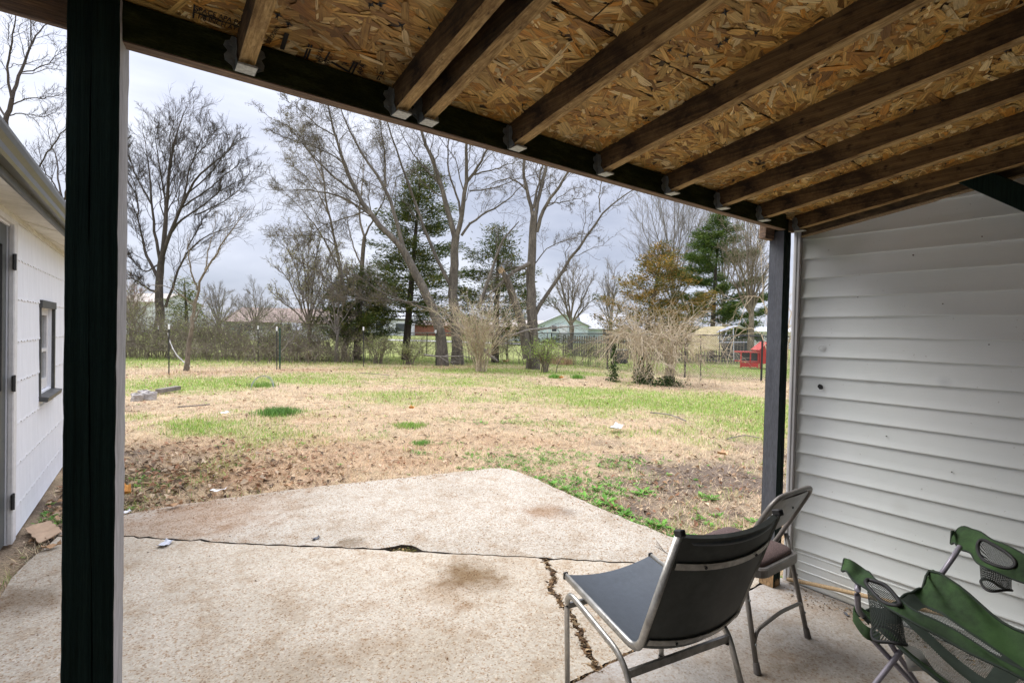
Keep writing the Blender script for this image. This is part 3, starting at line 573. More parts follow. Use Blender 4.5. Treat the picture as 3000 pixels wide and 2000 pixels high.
# joists with hangers
def joist(x, wd=.038, seed=0, tw=0.0):
    r = np.random.default_rng(seed); ys = np.linspace(1.488, -.60, 22); Pg = []
    for y in ys:
        w1 = wd/2; jx = r.normal(0, .0008); zb = roofz(y)+r.normal(0, .0006); zt = roofz(y, JH)
        c = .004; pr = [(x-w1+jx, zt), (x-w1+jx, zb+c), (x-w1+c+jx, zb), (x+w1-c+jx, zb), (x+w1+jx, zb+c), (x+w1+jx, zt), (x-w1+jx, zt)]
        Pg.append([(a, y, b2) for a, b2 in pr])
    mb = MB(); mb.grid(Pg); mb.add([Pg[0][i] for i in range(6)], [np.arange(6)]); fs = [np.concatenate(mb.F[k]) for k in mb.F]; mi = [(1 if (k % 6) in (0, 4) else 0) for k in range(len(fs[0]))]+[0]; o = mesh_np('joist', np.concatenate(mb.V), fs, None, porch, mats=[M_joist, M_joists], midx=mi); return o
JX = [.218, .640, .732, 1.080, 1.526, 1.962, 2.376, 2.780, 3.195]
for k, x in enumerate(JX):
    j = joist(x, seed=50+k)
    mb = MB(); hw = .021
    for s in (-1, 1):
        ys_ = 1.4885; prof = [(0, 2.152), (0, 2.236), (s*.010, 2.236), (s*.014, 2.225), (s*.024, 2.221), (s*.028, 2.208), (s*.018, 2.198), (s*.026, 2.186), (s*.024, 2.172), (s*.008, 2.162), (s*.004, 2.152)]
        V = [[x+s*hw+a, ys_, z] for a, z in prof]+[[x+s*hw+a, ys_-.0015, z] for a, z in prof]; n = len(prof)
        mb.add(V, [np.arange(n), np.arange(n)[::-1]+n, np.array([[i, (i+1) % n, (i+1) % n+n, i+n] for i in range(n)])])
        # side strap: wide at beam, tapering
        xs = x+s*(hw-.0005); P1 = [(xs, 1.4870, 2.236), (xs, 1.474, 2.228), (xs, 1.468, 2.205), (xs, 1.472, 2.185), (xs, 1.452, 2.158), (xs, 1.4870, 2.152)]
        V = P1+[(p[0]+s*.0015, p[1], p[2]) for p in P1]; n = 6
        mb.add(V, [np.arange(n), np.arange(n)[::-1]+n, np.array([[i, (i+1) % n, (i+1) % n+n, i+n] for i in range(n)])])
        for zz in (2.215, 2.178): mb.lathe([(0, 0), (.004, 0), (.004, .002)], (0, 0, 0), 6) if False else mb.box((x+s*(hw+.012), 1.4862, zz), (.007, .003, .007))
    h = mb.build('joist_hanger', M_galv, j)
    mb = MB(); mb.box((x, 1.462, 2.1515), (.045, .048, .002)); mb.box((x, 1.4385, 2.1535), (.045, .0015, .004)); mb.build('hanger_seat', M_galvb, j)
# board lying along the house wall
mb = MB(); ys = np.linspace(1.485, -1.2, 30); Pg = [[(3.262, y, roofz(y, JH-.002)), (3.262, y, roofz(y, -.022+.003*math.sin(y*9))), (3.2985, y, roofz(y, -.024+.003*math.sin(y*9))), (3.2985, y, roofz(y, JH-.002))] for y in ys]
mb.grid(Pg); mb.add(Pg[0], [np.array([[0, 1, 2, 3]])]); mb.build('wall_ledger', M_ledger, porch)
mb = MB(); Pg = [[(3.258, y, roofz(y, -.0245)), (3.258, y, roofz(y, -.031)), (3.2985, y, roofz(y, -.033))] for y in ys]; mb.grid(Pg); mb.build('ledger_bead', M_stick, porch)
# brace
mb = MB(); mb.bar((3.2, .735, 2.335), (3.2, -.75, 1.18), .04, .092, up=(0, .6, .8), bev=.003); mb.build('diagonal_brace', M_post, porch)
# back of the porch (behind the photographer): wall carrying the roof
mb = MB(); mb.box((1.35, -.66, 1.32), (4.1, .08, 2.85)); back = mb.build('back_wall', M_fascia, porch)
# posts
def post(x, y, wd, rz, z1, mats, nm='post', seed=1):
    """mats: (front/back, sides). square timber with eased corners, a drying crack in the face"""
    r = np.random.default_rng(seed); zs = np.linspace(0.003, z1, 60); h = wd/2; c = .003; V = []; k = 12
    for z in zs:
        j = r.normal(0, .0004, 12)
        ck = .004*math.sin(z*3)+.006*math.sin(z*1.3+1)
        gap = .0009+.0008*math.sin(z*11)
        pr = [(-h+c, -h), (ck-gap-.0005, -h), (ck, -h+.007), (ck+gap, -h), (h-c, -h), (h, -h+c), (h, h-c), (h-c, h), (0, h), (-h+c, h), (-h, h-c), (-h, -h+c)]
        V += [(a+j[i], b2+j[(i*5) % 12], z) for i, (a, b2) in enumerate(pr)]
    V = xf(V, (x, y, 0), rz); F = []; mi = []
    for a in range(len(zs)-1):
        for i in range(k):
            F.append([a*k+i, a*k+(i+1) % k, (a+1)*k+(i+1) % k, (a+1)*k+i]); mi.append(1 if i in (5,) else (2 if i in (10,) else 0))
    return mesh_np(nm, V, [np.array(F)], None, porch, mats=mats, midx=mi)
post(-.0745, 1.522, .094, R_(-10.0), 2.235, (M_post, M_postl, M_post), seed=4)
# bare strip trim on the sunny side is the post's own unpainted face
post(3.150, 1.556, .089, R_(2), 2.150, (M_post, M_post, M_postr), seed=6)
mb = MB(); mb.box((3.150, 1.556, 2.19), (.088, .05, .08)); mb.build('post_head', M_beam, porch)
M_rot = tex('peeled_rotten_wood', [(.3, (.20, .11, .05)), (.7, (.42, .28, .14))], 18, rough=.9, stretch=(3, 3, 1), fine=(40, .4))
mb = MB(); r = np.random.default_rng(4)
def peel(cx, axis, w0, h0):
    n = 11; top = [h0*(.5+.5*r.random()) for _ in range(n)]; 
    for i in range(n-1):
        u0, u1 = -w0/2+w0*i/(n-1), -w0/2+w0*(i+1)/(n-1)
        if axis == 'x': P = [(cx[0], cx[1]+u0, .004), (cx[0], cx[1]+u1, .004), (cx[0], cx[1]+u1, top[i+1]), (cx[0], cx[1]+u0, top[i])]
        else: P = [(cx[0]+u0, cx[1], .004), (cx[0]+u1, cx[1], .004), (cx[0]+u1, cx[1], top[i+1]), (cx[0]+u0, cx[1], top[i])]
        mb.add(P, [np.array([[0, 1, 2, 3]])])
peel((3.1038, 1.553), 'x', .084, .09); peel((3.151, 1.5095), 'y', .06, .05); mb.build('peeled_foot', M_rot, porch)

# ================================================================== HOUSE WALL (right)
WX = 3.300
M_siding, t, b = new_mat('grey_vinyl_siding'); L = t.links.new; geo = N(t, 'ShaderNodeNewGeometry')
mp = N(t, 'ShaderNodeMapping'); mp.inputs['Scale'].default_value = (1, 1.2, 60); L(geo.outputs['Position'], mp.inputs[0]); ng = N(t, 'ShaderNodeTexNoise', Scale=6, Detail=4); L(mp.outputs[0], ng.inputs[0])
nb = N(t, 'ShaderNodeTexNoise', Scale=1.4, Detail=6, Roughness=.6); L(geo.outputs['Position'], nb.inputs[0]); rc = ramp(t, [(.3, (.72, .765, .75)), (.5, (.775, .815, .805)), (.7, (.80, .835, .83))], nb.outputs['Fac'])
nd = N(t, 'ShaderNodeTexNoise', Scale=60, Detail=3); L(geo.outputs['Position'], nd.inputs[0]); rd = ramp(t, [(.22, (.45, .42, .38)), (.29, (1, 1, 1))], nd.outputs['Fac'])
mu = N(t, 'ShaderNodeMix', data_type='RGBA', blend_type='MULTIPLY'); mu.inputs[0].default_value = .6; L(rc.outputs[0], mu.inputs[6]); L(rd.outputs[0], mu.inputs[7]); out = mu.outputs[2]
# mildew stain near the top corner and a smudge
for (yy, zz, rad, amt, tint) in [(1.42, 2.12, .13, .6, (.55, .56, .42)), (1.25, 2.0, .16, .35, (.7, .7, .6)), (.78, 1.30, .045, .5, (.55, .55, .58)), (1.45, 1.8, .1, .3, (.7, .72, .6)), (1.2, .02, .16, .6, (.62, .54, .44)), (.7, .0, .18, .55, (.62, .54, .44)), (.95, .62, .05, .3, (.75, .73, .7)), (1.1, 1.28, .03, .25, (.75, .73, .7))]:
    vm = N(t, 'ShaderNodeVectorMath', operation='DISTANCE'); vm.inputs[1].default_value = (WX, yy, zz); L(geo.outputs['Position'], vm.inputs[0])
    ad = N(t, 'ShaderNodeMath', operation='MULTIPLY_ADD'); ad.inputs[1].default_value = rad; L(nb.outputs['Fac'], ad.inputs[0]); L(vm.outputs['Value'], ad.inputs[2])
    m_r = N(t, 'ShaderNodeMapRange'); m_r.interpolation_type = 'SMOOTHSTEP'; m_r.inputs[1].default_value = rad*.4; m_r.inputs[2].default_value = rad*1.6; m_r.inputs[3].default_value = amt; m_r.inputs[4].default_value = 0
    L(ad.outputs[0], m_r.inputs[0]); mm = N(t, 'ShaderNodeMix', data_type='RGBA', blend_type='MULTIPLY'); mm.inputs[7].default_value = (*tint, 1); L(m_r.outputs[0], mm.inputs[0]); L(out, mm.inputs[6]); out = mm.outputs[2]
L(out, b.inputs['Base Color']); b.inputs['Roughness'].default_value = .42; bp = N(t, 'ShaderNodeBump'); bp.inputs['Strength'].default_value = .22; bp.inputs['Distance'].default_value = .002; L(ng.outputs['Fac'], bp.inputs['Height']); L(bp.outputs[0], b.inputs['Normal'])
house = empty('house_wall', (3.4, .1, 0), 'pale grey vinyl sided house wall at the right of the porch', 'house wall')
mb = MB(); mb.box((3.372, .12, 1.30), (.14, 2.74, 2.62)); mb.build('sheathing', M_white, house)
CZ = .1180; Z0 = .2215
def board(z0, k, top=None):
    ys = np.linspace(1.490, -1.25, 70); Pg = []; r = np.random.default_rng(k); bow = 0
    for y in ys:
        wv = .0016*math.sin(y*2.3+k*1.7)*math.sin(y*1.1+k)
        if k in (8, 9): wv += .004*math.exp(-((y-1.02)/.16)**2)*(1 if k == 8 else .6)
        if k == 7: wv += .003*math.exp(-((y-.85)/.2)**2)
        bulge = .0012*math.sin(y*3.1+k*2.1)
        zt = z0+CZ+.004
        Pg.append([(WX-.0030, y, zt), (WX-.0045, y, z0+CZ*.75), (WX-.0072+bulge*.5, y, z0+CZ*.4), (WX-.0112+bulge, y, z0+.010+wv), (WX-.0142+bulge, y, z0+.003+wv), (WX-.0130+bulge, y, z0-.0012+wv), (WX-.001, y, z0+.0005+wv)])
    mb = MB(); mb.grid(Pg); return mb.build('siding_board', M_siding, house, smooth=True)
for k in range(20): board(Z0+CZ*k, 19-k)
mb = MB(); Pg = []
for y in (1.490, -1.25):
    pr = [(WX-.003, .222)]
    for g in range(4):
        z = .195-.052*g; pr += [(WX-.003, z+.006), (WX-.007, z+.003), (WX-.007, z-.002), (WX-.003, z-.005)]
    pr.append((WX-.003, .003)); Pg.append([(a, y, z) for a, z in pr])
mb.grid(Pg); mb.build('foundation_trim', M_siding, house)
for k, (yy, zz, rr_) in enumerate([(.93, 1.96, .004), (.80, 1.70, .003), (.66, 2.02, .003), (1.02, .99, .003), (.74, .86, .003), (1.18, 1.75, .0025), (.62, 1.50, .003)]):
    mb = MB(); mb.tube([(WX-.010, yy, zz), (WX-.0135, yy, zz)], rr_, 8); mb.build('nail_head', M_rubber, house)
mb = MB(); mb.box((3.2925, 1.512, 1.105), (.030, .040, 2.18), bev=.002); mb.box((3.2760, 1.500, 1.105), (.004, .006, 2.18)); mb.box((3.2760, 1.520, 1.105), (.004, .006, 2.18)); mb.box((3.44, 1.530, 1.2), (.30, .022, 2.4)); mb.build('corner_trim', M_white, house)
mb = MB(); mb.lathe([(0, .0), (.016, .0), (.0185, -.002), (.020, .002), (.0215, .0)], (0, 0, 0), 20)
V = mb.V[0]; V = np.stack([WX-.0098-V[:, 2]*1.0, 1.359+V[:, 0], 1.452+V[:, 1]], 1); mesh_np('round_patch', V, [np.concatenate(mb.F[k]) for k in mb.F], M_siding, house, smooth=True)
mb = MB(); n = 14; a = np.linspace(0, 2*math.pi, n, endpoint=False); rr = .0155+.0015*np.sin(a*2)+.001*np.cos(a*5)
V = [(WX-.0120, 1.360, 1.224)]+[(WX-.0119, 1.360+math.cos(t_)*q_, 1.224+math.sin(t_)*q_) for t_, q_ in zip(a, rr)]; mb.add(V, [np.array([[0, 1+i, 1+(i+1) % n] for i in range(n)])]); mb.build('broken_hole', M_black, house)
mb = MB()
for i in range(n):
    q_ = rr[i]; mb.add([(WX-.0121, 1.36+math.cos(a[i])*q_, 1.224+math.sin(a[i])*q_), (WX-.0121, 1.36+math.cos(a[(i+1) % n])*rr[(i+1) % n], 1.224+math.sin(a[(i+1) % n])*rr[(i+1) % n]), (WX-.0142+.001*(i % 2), 1.36+math.cos(a[i]+.2)*(q_+.004), 1.224+math.sin(a[i]+.2)*(q_+.004))], [np.array([[0, 1, 2]])])
mb.build('torn_edge', M_siding, house)

# ================================================================== GARAGE (left)
GA = R_(-1.6); GO = (-.665, 5.0, 0)
garage = empty('white_garage', GO, 'white painted shingle-sided garage with a grey glazed door and small dark-trimmed window', 'garage', rz=GA)
def gmb(): return MB(GO, GA)
Y0g, Y1g = -9.2, 3.6
DY0, DY1 = -1.16, -.275   # door opening
WY0, WY1, WZ0, WZ1 = .76, 1.385, .90, 1.62
# core walls around the openings
mb = gmb(); TH = .10
mb.box((-TH/2-.012, (Y0g+DY0)/2, 1.10), (TH, DY0-Y0g, 2.2)); mb.box((-TH/2-.012, (DY1+WY0)/2, 1.10), (TH, WY0-DY1, 2.2)); mb.box((-TH/2-.012, (WY1+Y1g)/2, 1.10), (TH, Y1g-WY1, 2.2))
mb.box((-TH/2-.012, (WY0+WY1)/2, WZ0/2), (TH, WY1-WY0, WZ0)); mb.box((-TH/2-.012, (WY0+WY1)/2, (WZ1+2.2)/2), (TH, WY1-WY0, 2.2-WZ1)); mb.box((-TH/2-.012, (DY0+DY1)/2, 2.165), (TH, DY1-DY0, .07))
mb.box((-3.2, Y1g-.03, 1.10), (6.2, .06, 2.2)); mb.build('wall_core', M_gwall, garage)
Zc = [-.09, .20, .492, .782, 1.080, 1.358, 1.653, 1.927, 2.215]
def shingle(y0, y1, z0, z1, seed, low=True):
    r = np.random.default_rng(seed); n = max(4, int((y1-y0)/.02)); ys = np.linspace(y0+.0004, y1-.0004, n); Pg = []
    for y in ys:
        wv = .005*math.sin(y*62)+.003*math.sin(y*29+1); zb = z0+(wv if low else 0)
        Pg.append([(-.006, y, z1+.010), (-.0045, y, (z0+z1)/2), (-.0012, y, zb+.02), (.0012, y, zb), (-.0085, y, zb)])
    mb = gmb(); mb.grid(Pg); return mb.build('shingle', M_gwall, garage)
sd = 0
for r_i in range(8):
    z0, z1 = Zc[r_i], Zc[r_i+1]; edge = np.arange(Y0g+(.3 if r_i % 2 else 0), Y1g+.6, .61)
    for e0, e1 in zip(edge[:-1], edge[1:]):
        e1 = min(e1, Y1g); sd += 1
        if e1 < -2.2 or e0 >= Y1g: continue
        segs = [(e0, e1)]
        def cut(segs, a, b2):
            o_ = []
            for s0, s1 in segs:
                if s1 <= a or s0 >= b2: o_.append((s0, s1)); continue
                if s0 < a: o_.append((s0, a))
                if s1 > b2: o_.append((b2, s1))
            return o_
        segs = cut(segs, DY0-.11, DY1+.12)
        if z1 > WZ0+.02 and z0 < WZ1-.02 and r_i < 7: segs = cut(segs, WY0-.0, WY1+.0)
        for s0, s1 in segs:
            if s1-s0 > .05:
                zz1 = z1
                shingle(s0, s1, max(z0, .0) if r_i == 0 else z0, zz1, sd, r_i > 0)
# soffit, fascia, gutter, roof
mb = gmb(); mb.box((.080, (Y0g+Y1g)/2, 2.212), (.17, Y1g-Y0g, .012)); mb.build('soffit', M_soffit, garage)
mb = gmb(); mb.bar((.002, -.1, 2.2015), (.155, .30, 2.2015), .006, .004); mb.bar((.0, .22, 2.203), (.10, 1.6, 2.203), .004, .003); mb.build('soffit_crack', M_soffit, garage)
mb = gmb(); mb.box((.006, (Y0g+Y1g)/2, 2.190), (.018, Y1g-Y0g, .03)); mb.build('frieze_board', M_soffit, garage)
mb = gmb(); mb.box((.174, (Y0g+Y1g)/2, 2.262), (.018, Y1g-Y0g, .125), bev=.002); mb.build('fascia', M_fascia, garage)
mb = gmb(); pr = [(.184, 2.335), (.184, 2.243), (.225, 2.240), (.238, 2.250), (.243, 2.275), (.262, 2.295), (.270, 2.318), (.270, 2.335), (.260, 2.337), (.258, 2.322)]
mb.grid([[(a, y, z) for a, z in pr] for y in np.linspace(Y0g, Y1g, 12)]); mb.build('gutter', M_gutter, garage, smooth=False)
mb = gmb(); V = [(.20, Y0g, 2.345), (.20, Y1g+.15, 2.345), (-3.2, Y1g+.15, 3.25), (-3.2, Y0g, 3.25), (-6.6, Y1g+.15, 2.345), (-6.6, Y0g, 2.345)]; V += [(x, y, z+.03) for x, y, z in V]
mb.add(V, [np.array([[0, 1, 2, 3], [3, 2, 4, 5], [7, 6, 9, 8], [8, 9, 11, 10], [0, 6, 7, 1], [1, 7, 8, 2], [2, 8, 10, 4]])]); mb.build('roof', M_fascia, garage)
# door
mb = gmb(); mb.box((-.005, DY1+.055, 1.075), (.034, .110, 2.15), bev=.003); mb.box((-.005, DY0-.055, 1.075), (.034, .110, 2.15), bev=.003); mb.box((-.004, (DY0+DY1)/2, 2.167), (.032, DY1-DY0+.22, .05), bev=.003); mb.box((.006, DY1+.010, 1.07), (.016, .012, 2.12)); mb.build('door_frame', M_jamb, garage)
door = (lambda mb: mb)(gmb()); yc, dw = (DY0+DY1)/2, DY1-DY0-.012
door.box((-.045, DY0+.07, 1.07), (.04, .13, 2.12)); door.box((-.045, DY1-.075, 1.07), (.04, .14, 2.12)); door.box((-.045, yc, 2.06), (.04, dw-.26, .14)); door.box((-.045, yc, .99), (.04, dw-.26, .12)); door.box((-.045, yc, .10), (.04, dw-.26, .18))
door.box((-.055, yc, .55), (.02, dw-.26, .8))
for zc, hh in ((.40, .28), (.76, .26)): door.box((-.040, yc, zc), (.022, dw-.34, hh), bev=.008)
d_ = door.build('door', M_door, garage)
M_glass, t, b = new_mat('door_glass'); b.inputs['Base Color'].default_value = (.04, .05, .05, 1); b.inputs['Roughness'].default_value = .06; setp(b, 'Specular IOR Level', .8); b.inputs['Metallic'].default_value = .0; setp(b, 'Coat Weight', .6)
mb = gmb(); mb.box((-.055, yc, 1.52), (.006, dw-.26, .96)); mb.build('glass_pane', M_glass, d_)
mb = gmb()
for p, q in (((-.028, yc-.31, 1.04), (-.028, yc-.31, 2.0)), ((-.028, yc+.30, 1.04), (-.028, yc+.30, 2.0)), ((-.028, yc-.31, 2.0), (-.028, yc+.30, 2.0)), ((-.028, yc-.31, 1.04), (-.028, yc+.30, 1.04))): mb.bar(p, q, .02, .02, up=(1, 0, 0))
mb.build('glazing_bead', M_fascia, d_)
for z in (1.895, 1.085, .29):
    mb = gmb(); mb.box((.012, DY1+.002, z), (.012, .045, .105), bev=.002); mb.tube([(.018, DY1, z-.055), (.018, DY1, z+.055)], .006, 8); mb.build('hinge', M_black, d_)
# window
win = gmb(); win.box((-.052, WY0+.035, 1.26), (.03, .07, .72)); win.box((-.052, WY1-.035, 1.26), (.03, .07, .72)); win.box((-.052, 1.0725, WZ1-.03), (.03, .485, .06)); win.box((-.052, 1.0725, WZ0+.05), (.03, .485, .09)); win.box((-.050, 1.0725, 1.25), (.03, .485, .03))
wn = win.build('window', M_jamb, garage)
mb = gmb(); mb.box((-.058, 1.0725, 1.26), (.005, .50, .70)); mb.build('window_pane', M_glass, wn)
mb = gmb(); mb.box((-.03, WY0-.012, 1.262), (.075, .026, .76)); mb.box((-.022, WY1+.024, 1.262), (.065, .046, .76)); mb.box((-.008, 1.0725, WZ1+.032), (.05, .70, .062)); mb.build('window_casing', M_fascia, wn)
mb = gmb(); mb.box((.008, 1.09, WZ0-.040), (.10, .73, .042), ry=.20, bev=.004); mb.build('window_sill', M_fascia, wn)
mb = gmb(); mb.box((-.6, 1.1, 1.2), (.02, 2.4, 2.2)); mb.build('dark_interior', M_fascia, garage)
mb = gmb(); mb.box((-.35, -.7, 1.2), (.02, 1.6, 2.2)); mb.build('dark_interior', M_fascia, garage)
# ================================================================== LAWN GROWTH
SLABPOLY = np.vstack([far_edge, np.array([[3.3, 1.4], [-.62, 1.4], [-.6, 3.6], [-.53, 4.36]])])
def inside(x, y, P):
    n = len(P); c = np.zeros(x.shape, bool); j = n-1
    for i in range(n):
        xi, yi, xj, yj = P[i, 0], P[i, 1], P[j, 0], P[j, 1]
        k = ((yi > y) != (yj > y)) & (x < (xj-xi)*(y-yi)/(yj-yi+1e-12)+xi); c ^= k; j = i
    return c
def scatter(n, r0, r1, b0, b1, seed):
    r = np.random.default_rng(seed); th = r.uniform(R_(b0), R_(b1), n); rr = np.exp(r.uniform(math.log(r0), math.log(r1), n)); x, y = rr*np.sin(th), rr*np.cos(th)
    ok = ~inside(x, y, SLABPOLY) & (y > 1.45) & (x > -.60+(y-5)*.028) | (y > 12) & (x > -.4)
    ok &= ~((x > 3.28) & (y < 1.52)) & ~((x < -.4) & (y < 8.8) & (x < -.62+(y-5)*.028)); return x[ok], y[ok], rr[ok], r
def blades(x, y, rr, r, L, Wd, lean, colr, z=None, two=False):
    n = len(x); a = r.uniform(0, 2*math.pi, n); h = L*np.cos(lean); ho = L*np.sin(lean); z0 = ground_z(x, y) if z is None else z
    w = Wd*(rr/5)**.75/2; dx, dy = np.cos(a), np.sin(a); px, py = -dy, dx
    p0 = np.stack([x-px*w, y-py*w, z0-.004], 1); p1 = np.stack([x+px*w, y+py*w, z0-.004], 1)
    m0 = np.stack([x+dx*ho*.4-px*w*.8, y+dy*ho*.4-py*w*.8, z0+h*.6], 1); m1 = np.stack([x+dx*ho*.4+px*w*.8, y+dy*ho*.4+py*w*.8, z0+h*.6], 1)
    t = np.stack([x+dx*ho, y+dy*ho, z0+h], 1)
    if two: V = np.stack([p0, p1, t], 1).reshape(-1, 3); b = np.arange(n)*3; return V, [np.stack([b, b+1, b+2], 1)], np.repeat(colr, 3, 0)
    V = np.stack([p0, p1, m1, m0, t], 1).reshape(-1, 3); b = np.arange(n)*5
    return V, [np.stack([b, b+1, b+2, b+3], 1), np.stack([b+3, b+2, b+4], 1)], np.repeat(colr, 5, 0)
# straw: pale dead grass, mostly lying
x, y, rr, r = scatter(260000, 3.4, 26, -9, 76, 11); g, s, bw, we = masks(x, y)
keep = r.random(len(x)) < (1-.85*s)*(1-.35*g); x, y, rr, g, s, bw = [v[keep] for v in (x, y, rr, g, s, bw)]; n = len(x)
lean = np.clip(r.normal(1.22, .22, n), .2, 1.5); L_ = r.uniform(.04, .12, n)*np.where(y > 17.5, 1.5, 1)*(1-.3*bw)*(1+.5*(np.exp(-((y-18.6)/1.0)**2)*(x > .6)*(x < 14)))
c = C_STRAW*(1-bw[:, None])+np.array([.46, .29, .16])*bw[:, None]; c = c*r.uniform(.6, 1.45, (n, 1))*(1+r.normal(0, .05, (n, 3)))
V, F, cc = blades(x, y, rr, r, L_, .0055, lean, np.clip(c, 0, .9), two=True); o = mesh_np('dead_grass', V, F, M_grass, colr=cc); tag(o, 'pale straw-coloured dead grass lying over the back yard', 'grass', kind='stuff')
# green grass in patches
x, y, rr, r = scatter(420000, 3.4, 30, -9, 76, 12); g, s, bw, we = masks(x, y); keep = r.random(len(x)) < g*.95*(1-s); x, y, rr, g = [v[keep] for v in (x, y, rr, g)]; n = len(x)
lean = np.clip(np.abs(r.normal(.55, .35, n)), .05, 1.3); c = np.array([.27, .42, .075])*r.uniform(.55, 1.35, (n, 1))*(1+r.normal(0, .10, (n, 3))); yl = r.random(n) < .25; c[yl] = np.array([.42, .42, .14])*r.uniform(.7, 1.2, (yl.sum(), 1))
V, F, cc = blades(x, y, rr, r, r.uniform(.03, .085, n), .004, lean, np.clip(c, 0, .9)); o = mesh_np('green_grass', V, F, M_grass, colr=cc); tag(o, 'fresh green spring grass growing in patches through the straw', 'grass', kind='stuff')
# tufts that stand out
def tuft(px, py, rad, h, n, cl, label, nm='grass_tuft', cat='grass tuft', lean_=.45):
    g = G(px, py); r = np.random.default_rng(int(px)); q = r.normal(0, rad/2, (n, 2)); x, y = g[0]+q[:, 0], g[1]+q[:, 1]; rr = np.hypot(x, y)
    c = np.array(cl)*r.uniform(.6, 1.35, (n, 1)); V, F, cc = blades(x, y, rr, r, h*r.uniform(.6, 1.2, n), .005, np.abs(r.normal(lean_, .3, n)), c); tag(mesh_np(nm, V, F, M_grass, colr=cc), label, cat)
tuft(816, 1208, .30, .13, 1100, (.12, .24, .05), 'bright green grass tuft left of centre in the lawn')
tuft(1200, 1242, .26, .06, 700, (.22, .36, .06), 'small flat green grass tuft near the middle of the straw')
tuft(770, 1130, .35, .12, 500, (.20, .32, .07), 'green tuft growing inside the bent wire hoop')
tuft(1235, 1292, .13, .06, 300, (.16, .32, .06), 'little green weed tuft between straw and patio corner')
tuft(1595, 1062, .55, .55, 900, (.52, .36, .22), 'tall tan dead grass clump at the foot of the forked trunk', lean_=.35)
tuft(1650, 1066, .45, .40, 600, (.54, .38, .23), 'low tan dead grass clump right of the forked trunk', lean_=.45)
tuft(1625, 1105, .16, .14, 600, (.18, .36, .06), 'green tuft by the dropped leaf in front of the tan clumps')
tuft(1690, 1106, .22, .16, 300, (.17, .34, .06), 'green tuft in front of the chain link corner')
# weeds with leaves along the slab edge and in the bare soil
def rosettes(cx, cy_, n_leaf, Ls, r, zb=None):
    n = len(cx); a = (np.arange(n_leaf)[None]*2*math.pi/n_leaf+r.uniform(0, 6, (n, 1))+r.normal(0, .35, (n, n_leaf))); L = Ls[:, None]*r.uniform(.6, 1.2, (n, n_leaf)); el = r.uniform(.15, .8, (n, n_leaf)); w = L*r.uniform(.28, .42, (n, n_leaf))
    z = (ground_z(cx, cy_) if zb is None else zb)[:, None]+0*a; ca, sa = np.cos(a), np.sin(a); ce, se = np.cos(el), np.sin(el)
    b0 = np.stack([cx[:, None]+0*a, cy_[:, None]+0*a, z+.003], -1); mid = b0+np.stack([ca*ce*L*.55, sa*ce*L*.55, se*L*.55], -1); tip = b0+np.stack([ca*ce*L, sa*ce*L, se*L*.75], -1); sd = np.stack([-sa*w/2, ca*w/2, 0*w], -1)
    V = np.stack([b0, mid+sd, tip, mid-sd], 2).reshape(-1, 3); F = np.arange(n*n_leaf*4).reshape(-1, 4); return V, F
x, y, rr, r = scatter(90000, 3.2, 12, -9, 74, 13); g, s, bw, we = masks(x, y); ed = np.full(len(x), 9.)
for p in far_edge[20:]: ed = np.minimum(ed, np.hypot(x-p[0], y-p[1]))
pe_ = np.maximum(we, np.where((ed < .22) & (x > 2.9), .8, 0)); keep = r.random(len(x)) < pe_*.30; x, y = x[keep], y[keep]; n = len(x)
V, F = rosettes(x, y, 6, r.uniform(.018, .055, n), r); c = np.repeat(np.array([.13, .28, .045])*r.uniform(.5, 1.5, (n, 1))*(1+r.normal(0, .08, (n, 3))), 24, 0)*np.repeat(r.uniform(.8, 1.2, (n*6, 1)), 4, 0)
o = mesh_np('weeds', V, [F], M_leaf, colr=np.clip(c, 0, 1)); tag(o, 'low broad-leaved green weeds along the patio edge and in the dirt', 'weeds', kind='stuff')
bigw = [((px, py), sc_) for (px, py), sc_ in [((1620, 1412), .10), ((1655, 1430), .11), ((1700, 1446), .10), ((1760, 1466), .12), ((1800, 1480), .10), ((1840, 1500), .11), ((1740, 1430), .10), ((1870, 1440), .09), ((1890, 1430), .11), ((1945, 1530), .12), ((1925, 1535), .10), ((2075, 1455), .12), ((2060, 1448), .08), ((2050, 1510), .06), ((2095, 1500), .06), ((2080, 1525), .06), ((2210, 1520), .07), ((2155, 1530), .05), ((1580, 1395), .09), ((1780, 1440), .09), ((2040, 1400), .04), ((1960, 1385), .05)]]
wlab = ['large-leaved weed nearest the far slab corner', 'second large weed along the patio edge from the far corner', 'leafy weed hugging the patio edge midway along', 'widest weed cluster overhanging the patio edge', 'weed at the patio edge below the widest cluster', 'last big weed on the patio edge before the bare stretch', 'weed just behind the widest edge cluster', 'weed in the dirt, top of the pair away from the patio', 'bright weed in the dirt beside its smaller twin', 'upright bright weed at the slab edge nearest the black chair', 'weed touching the upright bright one, on its left', 'large bright weed alone in the dirt left of the right post', 'small weed against the large one left of the right post', 'small weed in the mud above the chairs, topmost', 'small weed in the mud, right of the topmost one', 'small weed in the mud, lowest of the three', 'weed near the post just above the folding chair', 'tiny weed left of the weed by the folding chair', 'weed at the corner start of the patio edge row', 'weed between the patio edge and the bright dirt pair', 'tiny green weed on the reddish mulch', 'tiny weed in the dirt below the straw']
for k, ((px, py), s_) in enumerate(bigw):
    g = G(px, py); r = np.random.default_rng(k); V, F = rosettes(np.full(3, g[0])+r.normal(0, s_*.25, 3), np.full(3, g[1])+r.normal(0, s_*.25, 3), 8, np.array([s_, s_*.7, s_*.6]), r)
    wk = mesh_np('weed_plant', V, [F], M_leaf, colr=np.clip(np.array([.15, .34, .05])*np.repeat(r.uniform(.6, 1.3, (24, 1)), 4, 0), 0, 1))
    tag(wk, wlab[k], 'weed', 'weed rosettes between the patio edge and the dirt')
